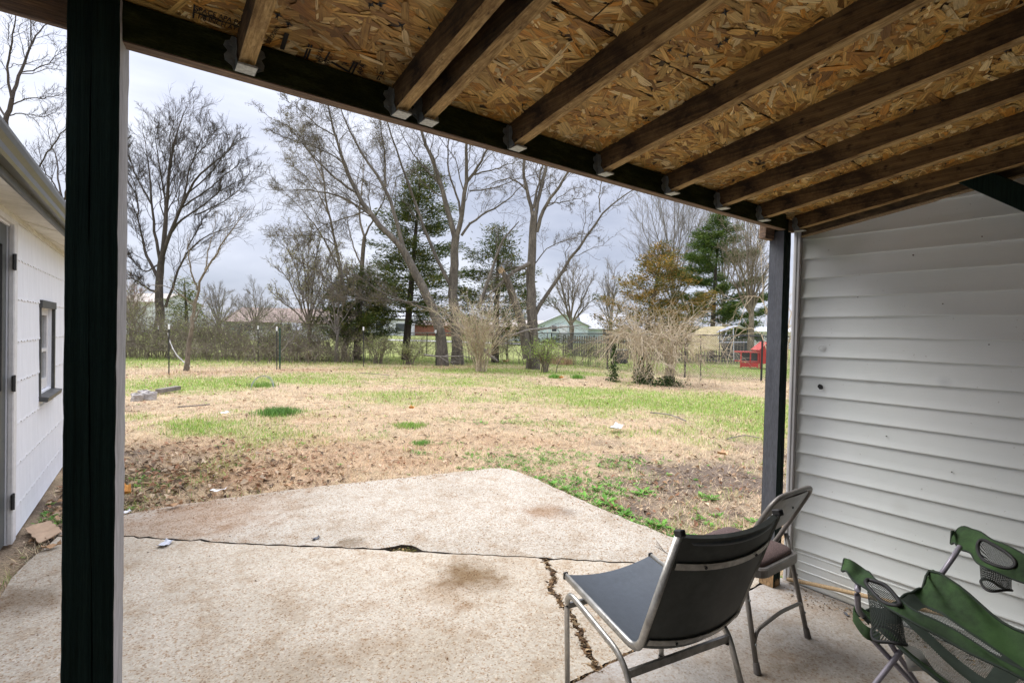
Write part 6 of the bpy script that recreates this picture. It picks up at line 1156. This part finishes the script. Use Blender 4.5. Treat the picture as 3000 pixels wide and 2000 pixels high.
def scrap(px, py, L, W, rz, mat, label, cat, z=.006, curl=.01, name='scrap', tilt=.1):
    g = G(px, py, z); c, s = math.cos(rz), math.sin(rz); Pg = []
    for i in range(6):
        u = i/5-.5; row = []
        for j in range(4): v = j/3-.5; w_ = W*(1-.35*abs(u)*2*(name == 'dead_leaf')); x_, y_ = L*u, w_*v; row.append((g[0]+x_*c-y_*s, g[1]+x_*s+y_*c, z+curl*(1.2*u*u*4+v*v*3)*(.6+.4*math.sin(i*2+j))+tilt*max(0, u)*L))
        Pg.append(row)
    mb = MB(); mb.sheet(Pg, .0015); tag(mb.build(name, mat), label, cat)
scrap(484, 1594, .10, .06, .9, M_bits, 'small folded silver scrap lying on the slab near the left post', 'scrap', curl=.012); scrap(925, 1578, .06, .03, .2, M_bitd, 'dark curled scrap on the slab above the long crack', 'scrap', curl=.01)
scrap(640, 1438, .13, .05, -.7, M_bitw, 'white plastic strip at the straw edge left of centre', 'plastic scrap', z=.03, tilt=.3); scrap(368, 1501, .07, .05, .3, M_bitw, 'white paper scrap at the slab corner beside the left post', 'paper scrap', z=.012); scrap(657, 1209, .16, .10, .5, M_bitw, 'white litter scrap lying in the green patch', 'paper scrap', z=.05)
scrap(1805, 1254, .30, .16, .3, M_bitw, 'crumpled pale paper lying on the straw right of centre', 'paper', z=.03, curl=.03, tilt=.2); scrap(1483, 1060, .34, .2, .1, M_leafb, 'tan paper bag scrap at the fence right of the centre shrub', 'paper bag', z=.05, curl=.08, tilt=.3)
scrap(370, 1445, .13, .07, 1.5, M_leafo, 'orange leaf standing up beside the left porch post', 'leaf', z=.05, curl=.03, name='dead_leaf', tilt=.7); scrap(2118, 1330, .19, .12, .2, M_leafb, 'large tan curled leaf lying in the dirt at right', 'leaf', z=.03, curl=.035, name='dead_leaf'); scrap(1645, 1107, .20, .14, .5, M_leafo, 'rusty orange leaf on the grass in front of the tan clumps', 'leaf', z=.06, curl=.05, name='dead_leaf'); scrap(1206, 1196, .14, .10, .9, M_leafo, 'brown curled leaf in the straw at centre', 'leaf', z=.05, curl=.04, name='dead_leaf')
scrap(845, 1398+24, .10, .05, .4, M_leafb, 'pale tan leaf near the straw edge of the patio', 'leaf', z=.03, curl=.02, name='dead_leaf'); scrap(510, 1482, .12, .05, .2, M_leafb, 'pale curled leaf at the patio edge near the left post', 'leaf', z=.02, curl=.025, name='dead_leaf'); scrap(150, 1603, .10, .06, .2, M_leafb, 'tan leaf lying below the cardboard', 'leaf', z=.012, curl=.02, name='dead_leaf'); scrap(2480, 1800, .035, .015, .9, M_bitd, 'tiny dark twig bit on the porch floor by the green chair', 'twig', z=.004, curl=.004)
mb = MB(); P_ = [G(2300, 1689, .018), G(2500, 1737, .03)+np.array([0, 0, 0]), G(2640, 1770, .035)]
q0 = np.array([3.262, 1.50, .020]); q1 = PX(2400, 1714, 3.22); q2 = PX(2640, 1769, 3.14); q3 = q2+(q2-q1)*.5
mb.tube(arc([q0, q1, q2, q3], 12), .0115, 10); tag(mb.build('broom_handle', M_stick), 'bare wooden broom handle leaning along the foot of the siding', 'broom handle')
def lying_stick(label, pts, r_): mb = MB(); mb.tube(arc([G(x, y, .03+.01*i) for i, (x, y) in enumerate(pts)], 14), r_, 5); tag(mb.build('fallen_stick', M_barkg), label, 'stick')
lying_stick('long grey stick lying in the green grass at right', [(1905, 1208), (1960, 1214), (2010, 1232)], .012); lying_stick('thin twig lying in the straw left of centre', [(1055, 1092), (1100, 1095), (1140, 1099)], .010); lying_stick('thin curved stick in the dirt near the right post', [(2130, 1285), (2180, 1275), (2225, 1282)], .007); lying_stick('straight stick on the straw below the concrete lumps', [(520, 1192), (570, 1188), (615, 1184)], .012)
mb = MB()
for k in range(8): p = G(1925+k*4, 1600+k*3, .006); mb.tube([p, p+np.array([-.01-.004*k, .0+.01*k*.3, .05])], [.0012, .0006], 3)
mb.tube([G(1918, 1598, .005), G(1962, 1624, .005)], .0015, 4); tag(mb.build('dry_seed_head', M_barkd), 'thin comb-like dry seed head on the slab beyond the black chair', 'seed head')

# ================================================================== CHAIR 1 : black vinyl chair with bent metal frame
CP, CA = (1.698, 1.346, 0.004), -.160
ch = empty('vinyl_chair', CP, 'black vinyl stacking chair with aluminium frame, turned to the yard', 'chair', rz=CA); c_m = lambda: MB(CP, CA)
W_ = .238
def rail(s): return corner([(s*W_, .225, .458), (s*W_, -.235, .392), (s*W_, -.410, .868)], .055, 8)
for s in (-1, 1):
    mb = c_m(); mb.tube(rail(s), .0155, 8, flat=(.62, 1.0)); rl = mb.build('side_rail', M_alu, ch, smooth=True)
    mb = c_m(); mb.box((s*W_, -.4125, .874), (.022, .034, .022), rx=-.3, bev=.003); mb.build('end_cap', M_black, rl); mb = c_m(); mb.box((s*W_, .229, .459), (.021, .010, .030), bev=.002); mb.build('end_cap', M_black, rl)
    leg = corner([(s*(W_+.022), .160, .0), (s*(W_+.022), .185, .425), (s*(W_+.022), -.19, .345), (s*(W_+.022), -.330, .0)], .075, 9)
    mb = c_m(); mb.tube(leg, .0135, 8, flat=(.7, 1.05)); mb.build('leg_frame', M_alu, ch, smooth=True)
    mb = c_m()
    for y in (.16, -.33): mb.lathe([(.0, 0), (.015, 0), (.015, .018)], (s*(W_+.022), y, 0), 8)
    mb.build('foot_glide', M_rubber, ch)
M_crossbar = tex('steel_crossbar', [(.3, (.22, .21, .19)), (.7, (.34, .33, .31))], 8, rough=.42, metal=.7, fine=(30, .25))
mb = c_m(); mb.bar((-W_-.02, -.205, .300), (W_+.02, -.205, .300), .012, .028); mb.build('rear_crossbar', M_crossbar, ch)
mb = c_m(); mb.bar((-W_-.02, .172, .362), (W_+.02, .172, .362), .012, .022); mb.build('front_crossbar', M_crossbar, ch)
mb = c_m(); mb.tube([(-W_-.012, -.205, .287), (-W_-.012, -.205, .276)], .008, 8); mb.build('bolt', M_black, ch); mb = c_m(); mb.tube([(W_+.012, -.205, .287), (W_+.012, -.205, .276)], .008, 8); mb.build('bolt', M_black, ch)
def sling(path, sag, n=14, inner=.0):
    Pg = []; P = np.array(path); T = np.gradient(P, axis=0); T /= np.linalg.norm(T, axis=1, keepdims=True); Nn = np.stack([0*T[:, 0], T[:, 2], -T[:, 1]], 1)
    for i, p in enumerate(P):
        row = []
        for j in range(n): u = j/(n-1)*2-1; row.append([u*(W_-.012), p[1], p[2]]+Nn[i]*(-sag[i] if np.ndim(sag) else -sag)*(1-u*u)+Nn[i]*inner)
        Pg.append(row)
    return Pg
rp_ = rail(1); T_ = np.gradient(rp_, axis=0); seatp = corner([(0, .225, .458), (0, -.235, .392)], .01, 2)
seatpath = np.array([(0, y, .458+(y-.225)*(.066/.46)) for y in np.linspace(.225, -.19, 16)]); 
pth = corner([(0, .226, .458), (0, -.235, .392), (0, -.409, .865)], .055, 8); pth = resample(pth, 44)
# which way is "down/back": normal = (0, T.z, -T.y) points: for seat T=(0,-1,~0) -> (0,0,+1) up ; for back T=(0,-.35,.94) -> (0,.94,.35) forward/up. sag is opposite
cut = int(np.argmin(np.linalg.norm(pth-np.array([0, -.235, .392]), axis=1)))
sg = .034*np.ones(44); sg[:3] = .030
Pg = sling(pth[:cut+1], sg[:cut+1], inner=.004); mb = c_m(); mb.sheet(Pg, -.012); mb.build('seat', M_vinyl, ch, smooth=True)
Pg = sling(pth[cut:], sg[cut:]+.006, inner=.006); mb = c_m(); mb.sheet(Pg, -.018); mb.build('backrest', M_vinylb, ch, smooth=True)
top = np.array(sling(pth[-3:-1], sg[-3:-1]+.012, inner=.002))[1]; mb = c_m(); mb.tube(top, .0135, 8); mb.build('top_welt', M_vinyl, ch, smooth=True)
def strap(f, wd, off):
    i = cut+int(f*(43-cut)); a = np.array(sling(pth[i-1:i+2], sg[i-1:i+2]+.006, inner=-off)); P = a[1]; t = pth[i+1]-pth[i-1]; t /= np.linalg.norm(t); return np.stack([P-t*wd/2, P+t*wd/2]), P
for f, nm in ((.80, 'upper'), (.13, 'lower')):
    st2, Pc = strap(f, .026, .0165); mb = c_m(); mb.sheet(st2, -.003); sp_ = mb.build('back_strap', M_alu, ch)
    mb = c_m()
    for j in (3, 10): q = Pc[j]+np.array([0, -.0045, -.002]); mb.tube([q, q+np.array([0, -.003, -.001])], .0055, 8)
    mb.build('screw', M_black, sp_)

# ================================================================== CHAIR 2 : folding chair
FPp, FA = (2.500, 1.36, 0.004), .0
fc = empty('folding_chair', FPp, 'taupe steel folding chair with brown tweed seat beside the right post', 'chair', rz=FA); fm = lambda: MB(FPp, FA)
# frame A: back loop to front feet
A_r = [(.215, .24, .0), (.195, -.05, .43), (.190, -.195, .70)]
loop = corner([(.222, .235, .0), (.198, -.045, .43), (.190, -.235, .785), (-.190, -.235, .785), (-.198, -.045, .43), (-.222, .235, .0)], .085, 10)
mb = fm(); mb.tube(loop, .0115, 10); mb.build('front_frame', M_taupe, fc, smooth=True)
for s in (-1, 1):
    mb = fm(); mb.tube([(s*.243, -.205, .0), (s*.215, -.095, .50)], .0115, 10); lg = mb.build('rear_leg', M_taupe, fc, smooth=True)
    mb = fm(); mb.tube([(s*.2435, -.206, .0), (s*.241, -.196, .045)], [.0165, .0135], 10); mb.build('rubber_foot', M_rubber, lg)
    mb = fm(); mb.tube([(s*.2235, .241, .0), (s*.2195, .21, .045)], [.0165, .0135], 10); mb.build('front_foot', M_rubber, fc)
    mb = fm()
    for z, y in ((.485, -.098), (.12, -.179), (.30, -.139)): mb.tube([(s*(.2155+.03*(.5-z)*2), y-.011, z), (s*(.2155+.03*(.5-z)*2), y-.0145, z)], .006, 8)
    mb.build('rivet', M_galv, lg)
mb = fm(); mb.tube(corner([(-.236, -.180, .10), (-.215, -.182, .175), (0, -.182, .192), (.215, -.182, .175), (.236, -.180, .10)], .05, 7), .0085, 8); mb.build('leg_brace', M_taupe, fc, smooth=True)
mb = fm(); mb.tube(corner([(-.212, .19, .09), (-.195, .18, .15), (.195, .18, .15), (.212, .19, .09)], .05, 7), .0085, 8); mb.build('front_brace', M_taupe, fc, smooth=True)
def rrect(w_, d0, d1, r_, n=5, taper=0):
    P = []
    for cx, cy_, a0 in ((w_/2-r_, d1-r_, 0), (-w_/2+r_, d1-r_, 90), (-w_/2+r_, d0+r_, 180), (w_/2-r_, d0+r_, 270)):
        for k in range(n): a = R_(a0+90*k/(n-1)); P.append((cx+r_*math.cos(a), cy_+r_*math.sin(a)))
    return P
P = rrect(.375, -.185, .215, .05); n = len(P); mb = fm(); V = [(x, y, .395) for x, y in P]+[(x*1.0, y, .430) for x, y in P]+[(x*.96, y*.97, .436) for x, y in P]; mb.add(V, [np.arange(n)[::-1], np.arange(n)+2*n, np.array([[i, (i+1) % n, (i+1) % n+n, i+n] for i in range(n)]), np.array([[i+n, (i+1) % n+n, (i+1) % n+2*n, i+2*n] for i in range(n)])]); mb.build('seat_pan', M_taupe, fc)
P = rrect(.345, -.165, .20, .05); Cc = np.mean(P, axis=0); mb = fm(); V = []
for f, z in ((1, .434), (.99, .448), (.93, .458), (.75, .466), (.4, .470), (.02, .471)): V += [(Cc[0]+(x-Cc[0])*f, Cc[1]+(y-Cc[1])*f, z) for x, y in P]
mb.add(V, [np.array([[k*n+i, k*n+(i+1) % n, (k+1)*n+(i+1) % n, (k+1)*n+i] for k in range(5) for i in range(n)])]); mb.build('seat_cushion', M_brownfab, fc, smooth=True)
# back panel inside loop: between z .60 and .76, leaning with frame
def backpt(u, z, off): # u -1..1
    y = -.045+(z-.43)*(-.19/.355); return (u*.182, y+off-.018*(1-u*u)*0-.02*(1-u*u), z)
us = np.linspace(-1, 1, 16)
def blob_panel(zlo, zhi, k=12):
    rows = []
    for i in range(k):
        z = zlo+(zhi-zlo)*i/(k-1); rows.append(z)
    return rows
Pg = []
for z in np.linspace(0, 1, 9):
    row = []
    for u in us:
        lo = .575+.045*abs(u)**4; hi = .772-.035*abs(u)**5; row.append(backpt(u*.97, lo+(hi-lo)*z, 0))
    Pg.append(row)
mb = fm(); mb.sheet(Pg, .003); bk = mb.build('back_panel', M_taupe, fc, smooth=True)
mb = fm(); q = np.array(backpt(.12, .70, -.004)); mb.tube([q, q+[0, -.003, 0]], .006, 8); mb.build('panel_hole', M_black, bk)
Pg2 = [[(p[0], p[1]+.006+.016*math.sin(math.pi*min(1, max(0, i/8)))**.4*(1-abs(us[j])**6), p[2]+.004) for j, p in enumerate(row)] for i, row in enumerate(Pg)]; mb = fm(); mb.sheet(Pg2, -.006); mb.build('back_pad', M_brownfab, fc, smooth=True)

# ================================================================== CHAIR 3 : green camp chair
cc = empty('camp_chair', (2.55, .45, .004), 'green canvas folding camp chair with mesh cup holders, at the bottom right', 'chair')
def net(name, sx, sy):
    m, t, b = new_mat(name); L = t.links.new; uv = N(t, 'ShaderNodeUVMap'); uv.uv_map = 'UVMap'; mp = N(t, 'ShaderNodeMapping'); mp.inputs['Scale'].default_value = (sx, sy, 1); mp.inputs['Rotation'].default_value = (0, 0, .785); L(uv.outputs[0], mp.inputs[0])
    sp = N(t, 'ShaderNodeSeparateXYZ'); L(mp.outputs[0], sp.inputs[0]); outs = []
    for k in (0, 1):
        fr = N(t, 'ShaderNodeMath', operation='FRACT'); L(sp.outputs[k], fr.inputs[0]); lt = N(t, 'ShaderNodeMath', operation='LESS_THAN'); lt.inputs[1].default_value = .42; L(fr.outputs[0], lt.inputs[0]); outs.append(lt)
    mxx = N(t, 'ShaderNodeMath', operation='MAXIMUM'); L(outs[0].outputs[0], mxx.inputs[0]); L(outs[1].outputs[0], mxx.inputs[1])
    tr = N(t, 'ShaderNodeBsdfTransparent'); ms = N(t, 'ShaderNodeMixShader'); L(mxx.outputs[0], ms.inputs[0]); L(tr.outputs[0], ms.inputs[1]); L(b.outputs[0], ms.inputs[2]); L(ms.outputs[0], t.nodes['Material Output'].inputs[0])
    b.inputs['Base Color'].default_value = (.012, .020, .016, 1); b.inputs['Roughness'].default_value = .7; return m
M_net = net('seat_netting', 1.15, 1.15)
def uvlen(Pg):
    Pg = np.asarray(Pg, float); du = np.concatenate([np.zeros((Pg.shape[0], 1)), np.cumsum(np.linalg.norm(np.diff(Pg, axis=1), axis=2), 1)], 1); dv = np.concatenate([np.zeros((1, Pg.shape[1])), np.cumsum(np.linalg.norm(np.diff(Pg, axis=0), axis=2), 0)], 0); return np.stack([du, dv], -1)/.0062
# seat surface from four pixel-found corners
def bil(c, u, v, sag, edge=0): # u across (0 near arm .. 1 far arm), v front->back
    p = (1-u)*(1-v)*c[0]+u*(1-v)*c[1]+u*v*c[2]+(1-u)*v*c[3]; return p-np.array([0, 0, 1])*sag*(4*u*(1-u))**.8*(.35+.65*math.sin(math.pi*min(1, v*.9+.1)))
cNF, cFF = G(2502, 1788, .41), G(2722, 1682, .47); cNB, cFB = np.array([1.97, .08, .33]), np.array([2.56, .0, .40])
C4 = [cNF, cFF, cFB, cNB]
def wr(u, v): return .012*math.sin(v*7+u*3+1)*math.sin(u*5)+.010*math.sin(u*13+v*4)*math.sin(v*9+1)+.004*math.sin(u*31-v*7)+(.020*math.sin(math.atan2(v+.05, 1.02-u)*11)*math.exp(-((1-u)**2+v*v)/.09) if u > .6 else .008*math.sin(math.atan2(v+.05, u+.02)*14)*math.exp(-(u*u+v*v)/.04))+.018*max(0, u-.72)*math.sin(v*13+u*6)*3
S = lambda u, v: bil(C4, u, v, .105)+np.array([0, 0, wr(u, v)])
def strip(u0, u1, v0, v1, nu, nv, dz=0): return [[S(u, v)+np.array([0, 0, dz]) for u in np.linspace(u0, u1, nu)] for v in np.linspace(v0, v1, nv)]
seat = None
mb = MB(); mb.grid(strip(0, .19, 0, 1, 7, 40)); mb.grid(strip(.20, .70, 0, .085, 12, 4)) if False else None; mb.grid(strip(.76, 1, 0, 1, 14, 48)); mb.grid(strip(.20, .72, .86, 1, 12, 5)); seat = mb.build('seat', M_green, cc, smooth=True)
Pn = strip(.18, .77, .02, .88, 20, 26, -.002); mb = MB(); mb.grid(Pn, uv=uvlen(Pn)); mb.build('seat_mesh', M_net, seat, useuv=True)
for (u0, u1, v0, v1) in ((.18, .77, .0, .085), (.44, .53, .05, .9), (.18, .20, 0, 1), (.75, .775, 0, 1), (.19, .76, .44, .53)):
    mb = MB(); mb.grid(strip(u0, u1, v0, v1, 8, 20, .003)); mb.build('seat_band', M_dgreen, seat, smooth=True)
for uu, nm in ((0, 'a'), (1, 'b')): mb = MB(); mb.tube([S(uu, v) for v in np.linspace(0, 1, 20)], .006, 6); mb.build('seat_piping', M_dgreen, seat, smooth=True)
mb = MB(); mb.tube([S(u, 0)+np.array([0, 0, 0]) for u in np.linspace(0, 1, 24)], .006, 6); mb.build('front_piping', M_dgreen, seat, smooth=True)
# front corner of the sling folded over the near frame end
def fold(path, wd, name='front_fold'):
    C = arc(path, 18); mb = MB(); mb.sheet([[p+np.array([0, 0, h_])+np.array([.012, .006, 0])*math.sin(i*.9)*(h_ < 0) for h_ in (.006, -.012, -wd*.6, -wd)] for i, p in enumerate(C)], .004); return mb.build(name, M_green, cc, smooth=True)
fold([G(2548, 1800, .40), G(2512, 1775, .42), G(2500, 1792, .41), G(2530, 1830, .39), G(2580, 1862, .38)], .040)
def arm(e0, z0, e1, z1, sc_, rs, rw, cup, wob, name='arm_rest'):
    """fabric strap between two edge curves, with a cup hole"""
    zz = lambda z, n_: np.interp(np.linspace(0, 1, n_), np.linspace(0, 1, len(z)), z)
    A0 = arc([G(x, y, z) for (x, y), z in zip(e0, zz(z0, len(e0)))], 60); A1 = arc([G(x, y, z) for (x, y), z in zip(e1, zz(z1, len(e1)))], 60)
    n = 60; A0 = resample(A0, n); A1 = resample(A1, n)
    def pt(s, w_): # s 0..1 along, w -1..1 across
        f = min(max(s, 0), 1)*(n-1); k = min(int(f), n-2); u = f-k; a = A0[k]*(1-u)+A0[k+1]*u; b2 = A1[k]*(1-u)+A1[k+1]*u; q = a*(1-w_)/2+b2*(1+w_)/2
        return q+np.array([0, 0, wob*(math.sin(s*34+w_*1.5)*math.exp(-(s/.20)**2)+.35*math.sin(s*19+w_*2))-.006*(1-w_*w_)*(s > sc_+rs)])
    L, R2 = [], []
    ss = np.linspace(0, 1, 90)
    for s in ss:
        h_ = rw*math.sqrt(max(0, 1-((s-sc_)/rs)**2)) if abs(s-sc_) < rs else 0
        L.append([pt(s, w_) for w_ in np.linspace(-1, -h_, 6)]); R2.append([pt(s, w_) for w_ in np.linspace(h_, 1, 6)])
    mb = MB(); mb.sheet(L, .0025); mb.sheet(R2, .0025); o = mb.build(name, M_green, cc, smooth=True)
    mb = MB(); mb.tube([pt(s, -1) for s in ss[::2]], .0042, 5); mb.tube([pt(s, 1) for s in ss[::2]], .0042, 5); mb.tube([pt(0, w_) for w_ in np.linspace(-1, 1, 6)], .0045, 5); mb.build('arm_piping', M_dgreen, o, smooth=True)
    ring = [pt(sc_+rs*math.cos(a), rw*math.sin(a))+np.array([0, 0, .003]) for a in np.linspace(0, 2*math.pi, 37)]; mb = MB(); mb.tube(ring, .0075, 6, caps=False); mb.build('cup_ring', M_black, o, smooth=True)
    cp = np.mean(ring[:-1], axis=0); rad = cup[3]; low = [G(cup[0], cup[1], cup[2])+np.array([math.cos(a+cup[4])*rad*(1+.10*math.sin(3*a+1)), math.sin(a+cup[4])*rad*(1+.08*math.sin(2*a)), .010*math.sin(2*a+cup[4])]) for a in np.linspace(0, 2*math.pi, 37)]
    k0_ = min(range(36), key=lambda k_: sum(np.linalg.norm(ring[m_]-cp-(low[(m_*1+k_) % 36]-G(cup[0], cup[1], cup[2]))) for m_ in range(0, 36, 3)))
    k1_ = min(range(36), key=lambda k_: sum(np.linalg.norm(ring[m_]-cp-(low[(-m_+k_) % 36]-G(cup[0], cup[1], cup[2]))) for m_ in range(0, 36, 3)))
    f0 = sum(np.linalg.norm(ring[m_]-cp-(low[(m_+k0_) % 36]-G(cup[0], cup[1], cup[2]))) for m_ in range(36)); f1 = sum(np.linalg.norm(ring[m_]-cp-(low[(-m_+k1_) % 36]-G(cup[0], cup[1], cup[2]))) for m_ in range(36))
    low = [low[(m_+k0_) % 36] if f0 <= f1 else low[(-m_+k1_) % 36] for m_ in range(37)]
    rows = [[(1-f)*a+f*b_+np.array([0, 0, 0]) for a, b_ in zip(ring, low)] for f in np.linspace(0, 1, 6)]; mb = MB(); mb.grid(rows, uv=uvlen(rows)); mb.build('cup_net', M_net, o, useuv=True)
    mb = MB(); mb.tube(low, .0055, 6, caps=False); mb.build('lower_ring', M_black, o, smooth=True)
arm([(2466, 1658), (2491, 1692), (2557, 1740), (2617, 1790), (2690, 1834), (2769, 1868), (2889, 1936), (3010, 1998), (3120, 2060)], [.595, .60, .60], [(2474, 1648), (2529, 1655), (2556, 1690), (2600, 1722), (2680, 1786), (2732, 1814), (2822, 1862), (3010, 1968), (3130, 2035)], [.60, .62, .61], .335, .120, .88, (2604, 1866, .485, .050, 0.), .013)
arm([(2786, 1582), (2809, 1606), (2842, 1620), (2879, 1660), (2955, 1688), (3020, 1712), (3140, 1770)], [.585, .575, .575], [(2788, 1566), (2812, 1541), (2862, 1555), (2928, 1588), (3000, 1625), (3060, 1655), (3200, 1720)], [.61, .67, .65], .50, .160, .68, (2918, 1718, .455, .046, .6), .012)
# tubes
def ctube(pts, nm='frame_tube', r_=.0095, mat=None): mb = MB(); mb.tube(arc(pts, 16), r_, 9); return mb.build(nm, mat or M_camptube, cc, smooth=True)
ctube([G(2515, 1700, .59), G(2512, 1740, .55), G(2516, 1785, .46), G(2532, 1806, .40)], 'arm_post', .0105); ctube([G(2812, 1600, .60), G(2790, 1635, .56), G(2758, 1680, .49), G(2742, 1702, .44)], 'arm_post', .0105)
fN, fF = np.array([2.60, .66, .0]), np.array([3.02, .62, .0])
for a, b_ in ((G(2545, 1860, .34), G(2790, 2125, .0)), (G(2640, 1905, .30), G(2480, 2110, .0)), (G(2610, 1885, .32), G(2740, 2080, .0))): ctube([a, (a+b_)/2, b_], 'leg', .0100)
for px in ((2790, 2125), (2480, 2110), (2740, 2080)): g = G(*px); mb = MB(); mb.lathe([(0, 0), (.018, 0), (.020, .01), (.012, .03)], (g[0], g[1], .003), 10); mb.build('foot', M_black, cc)
ctube([np.array([2.05, .15, .30]), np.array([2.60, .10, .10]), np.array([2.95, .08, .02])], 'leg'); ctube([np.array([2.55, .05, .40]), np.array([2.5, .0, .75]), np.array([2.45, -.1, 1.0])], 'back_post'); ctube([np.array([1.95, .10, .33]), np.array([1.88, .0, .7]), np.array([1.83, -.12, .98])], 'back_post')
rows = [[np.array([1.86+.62*u, .0-.10*v-.06*math.sin(math.pi*u), .42+.5*v]) for u in np.linspace(0, 1, 10)] for v in np.linspace(0, 1, 8)]; mb = MB(); mb.grid(rows); mb.build('back_sling', M_green, cc, smooth=True)
# care tag
a, b_, c1_, d1_ = G(2642, 1886, .37), G(2700, 1905, .37), G(2745, 1975, .29), G(2660, 1965, .29); mb = MB(); mb.grid([[a+(b_-a)*u+((d1_-a)*(1-u)+(c1_-b_)*u)*v+np.array([.004*math.sin(v*6+u*3)]*3) for u in np.linspace(0, 1, 6)] for v in np.linspace(0, 1, 8)]); tg_ = mb.build('care_tag', M_tagw, cc, smooth=True)
mb = MB()
for i, (v0, wd_, hh) in enumerate([(.12, .7, .012), (.19, .75, .012), (.26, .65, .012), (.33, .75, .012), (.40, .7, .012), (.47, .6, .012), (.54, .72, .012), (.72, .45, .05)]):
    P4 = []
    for u, v in ((.15, v0), (.15+wd_, v0), (.15+wd_, v0+hh), (.15, v0+hh)): P4.append(a+(b_-a)*u+((d1_-a)*(1-u)+(c1_-b_)*u)*v+np.array([.004*math.sin(v*6+u*3)]*3)+np.array([-.001, .0, .0025]))
    mb.add(P4, [np.array([[0, 1, 2, 3]])])
mb.build('tag_print', M_bits, tg_)
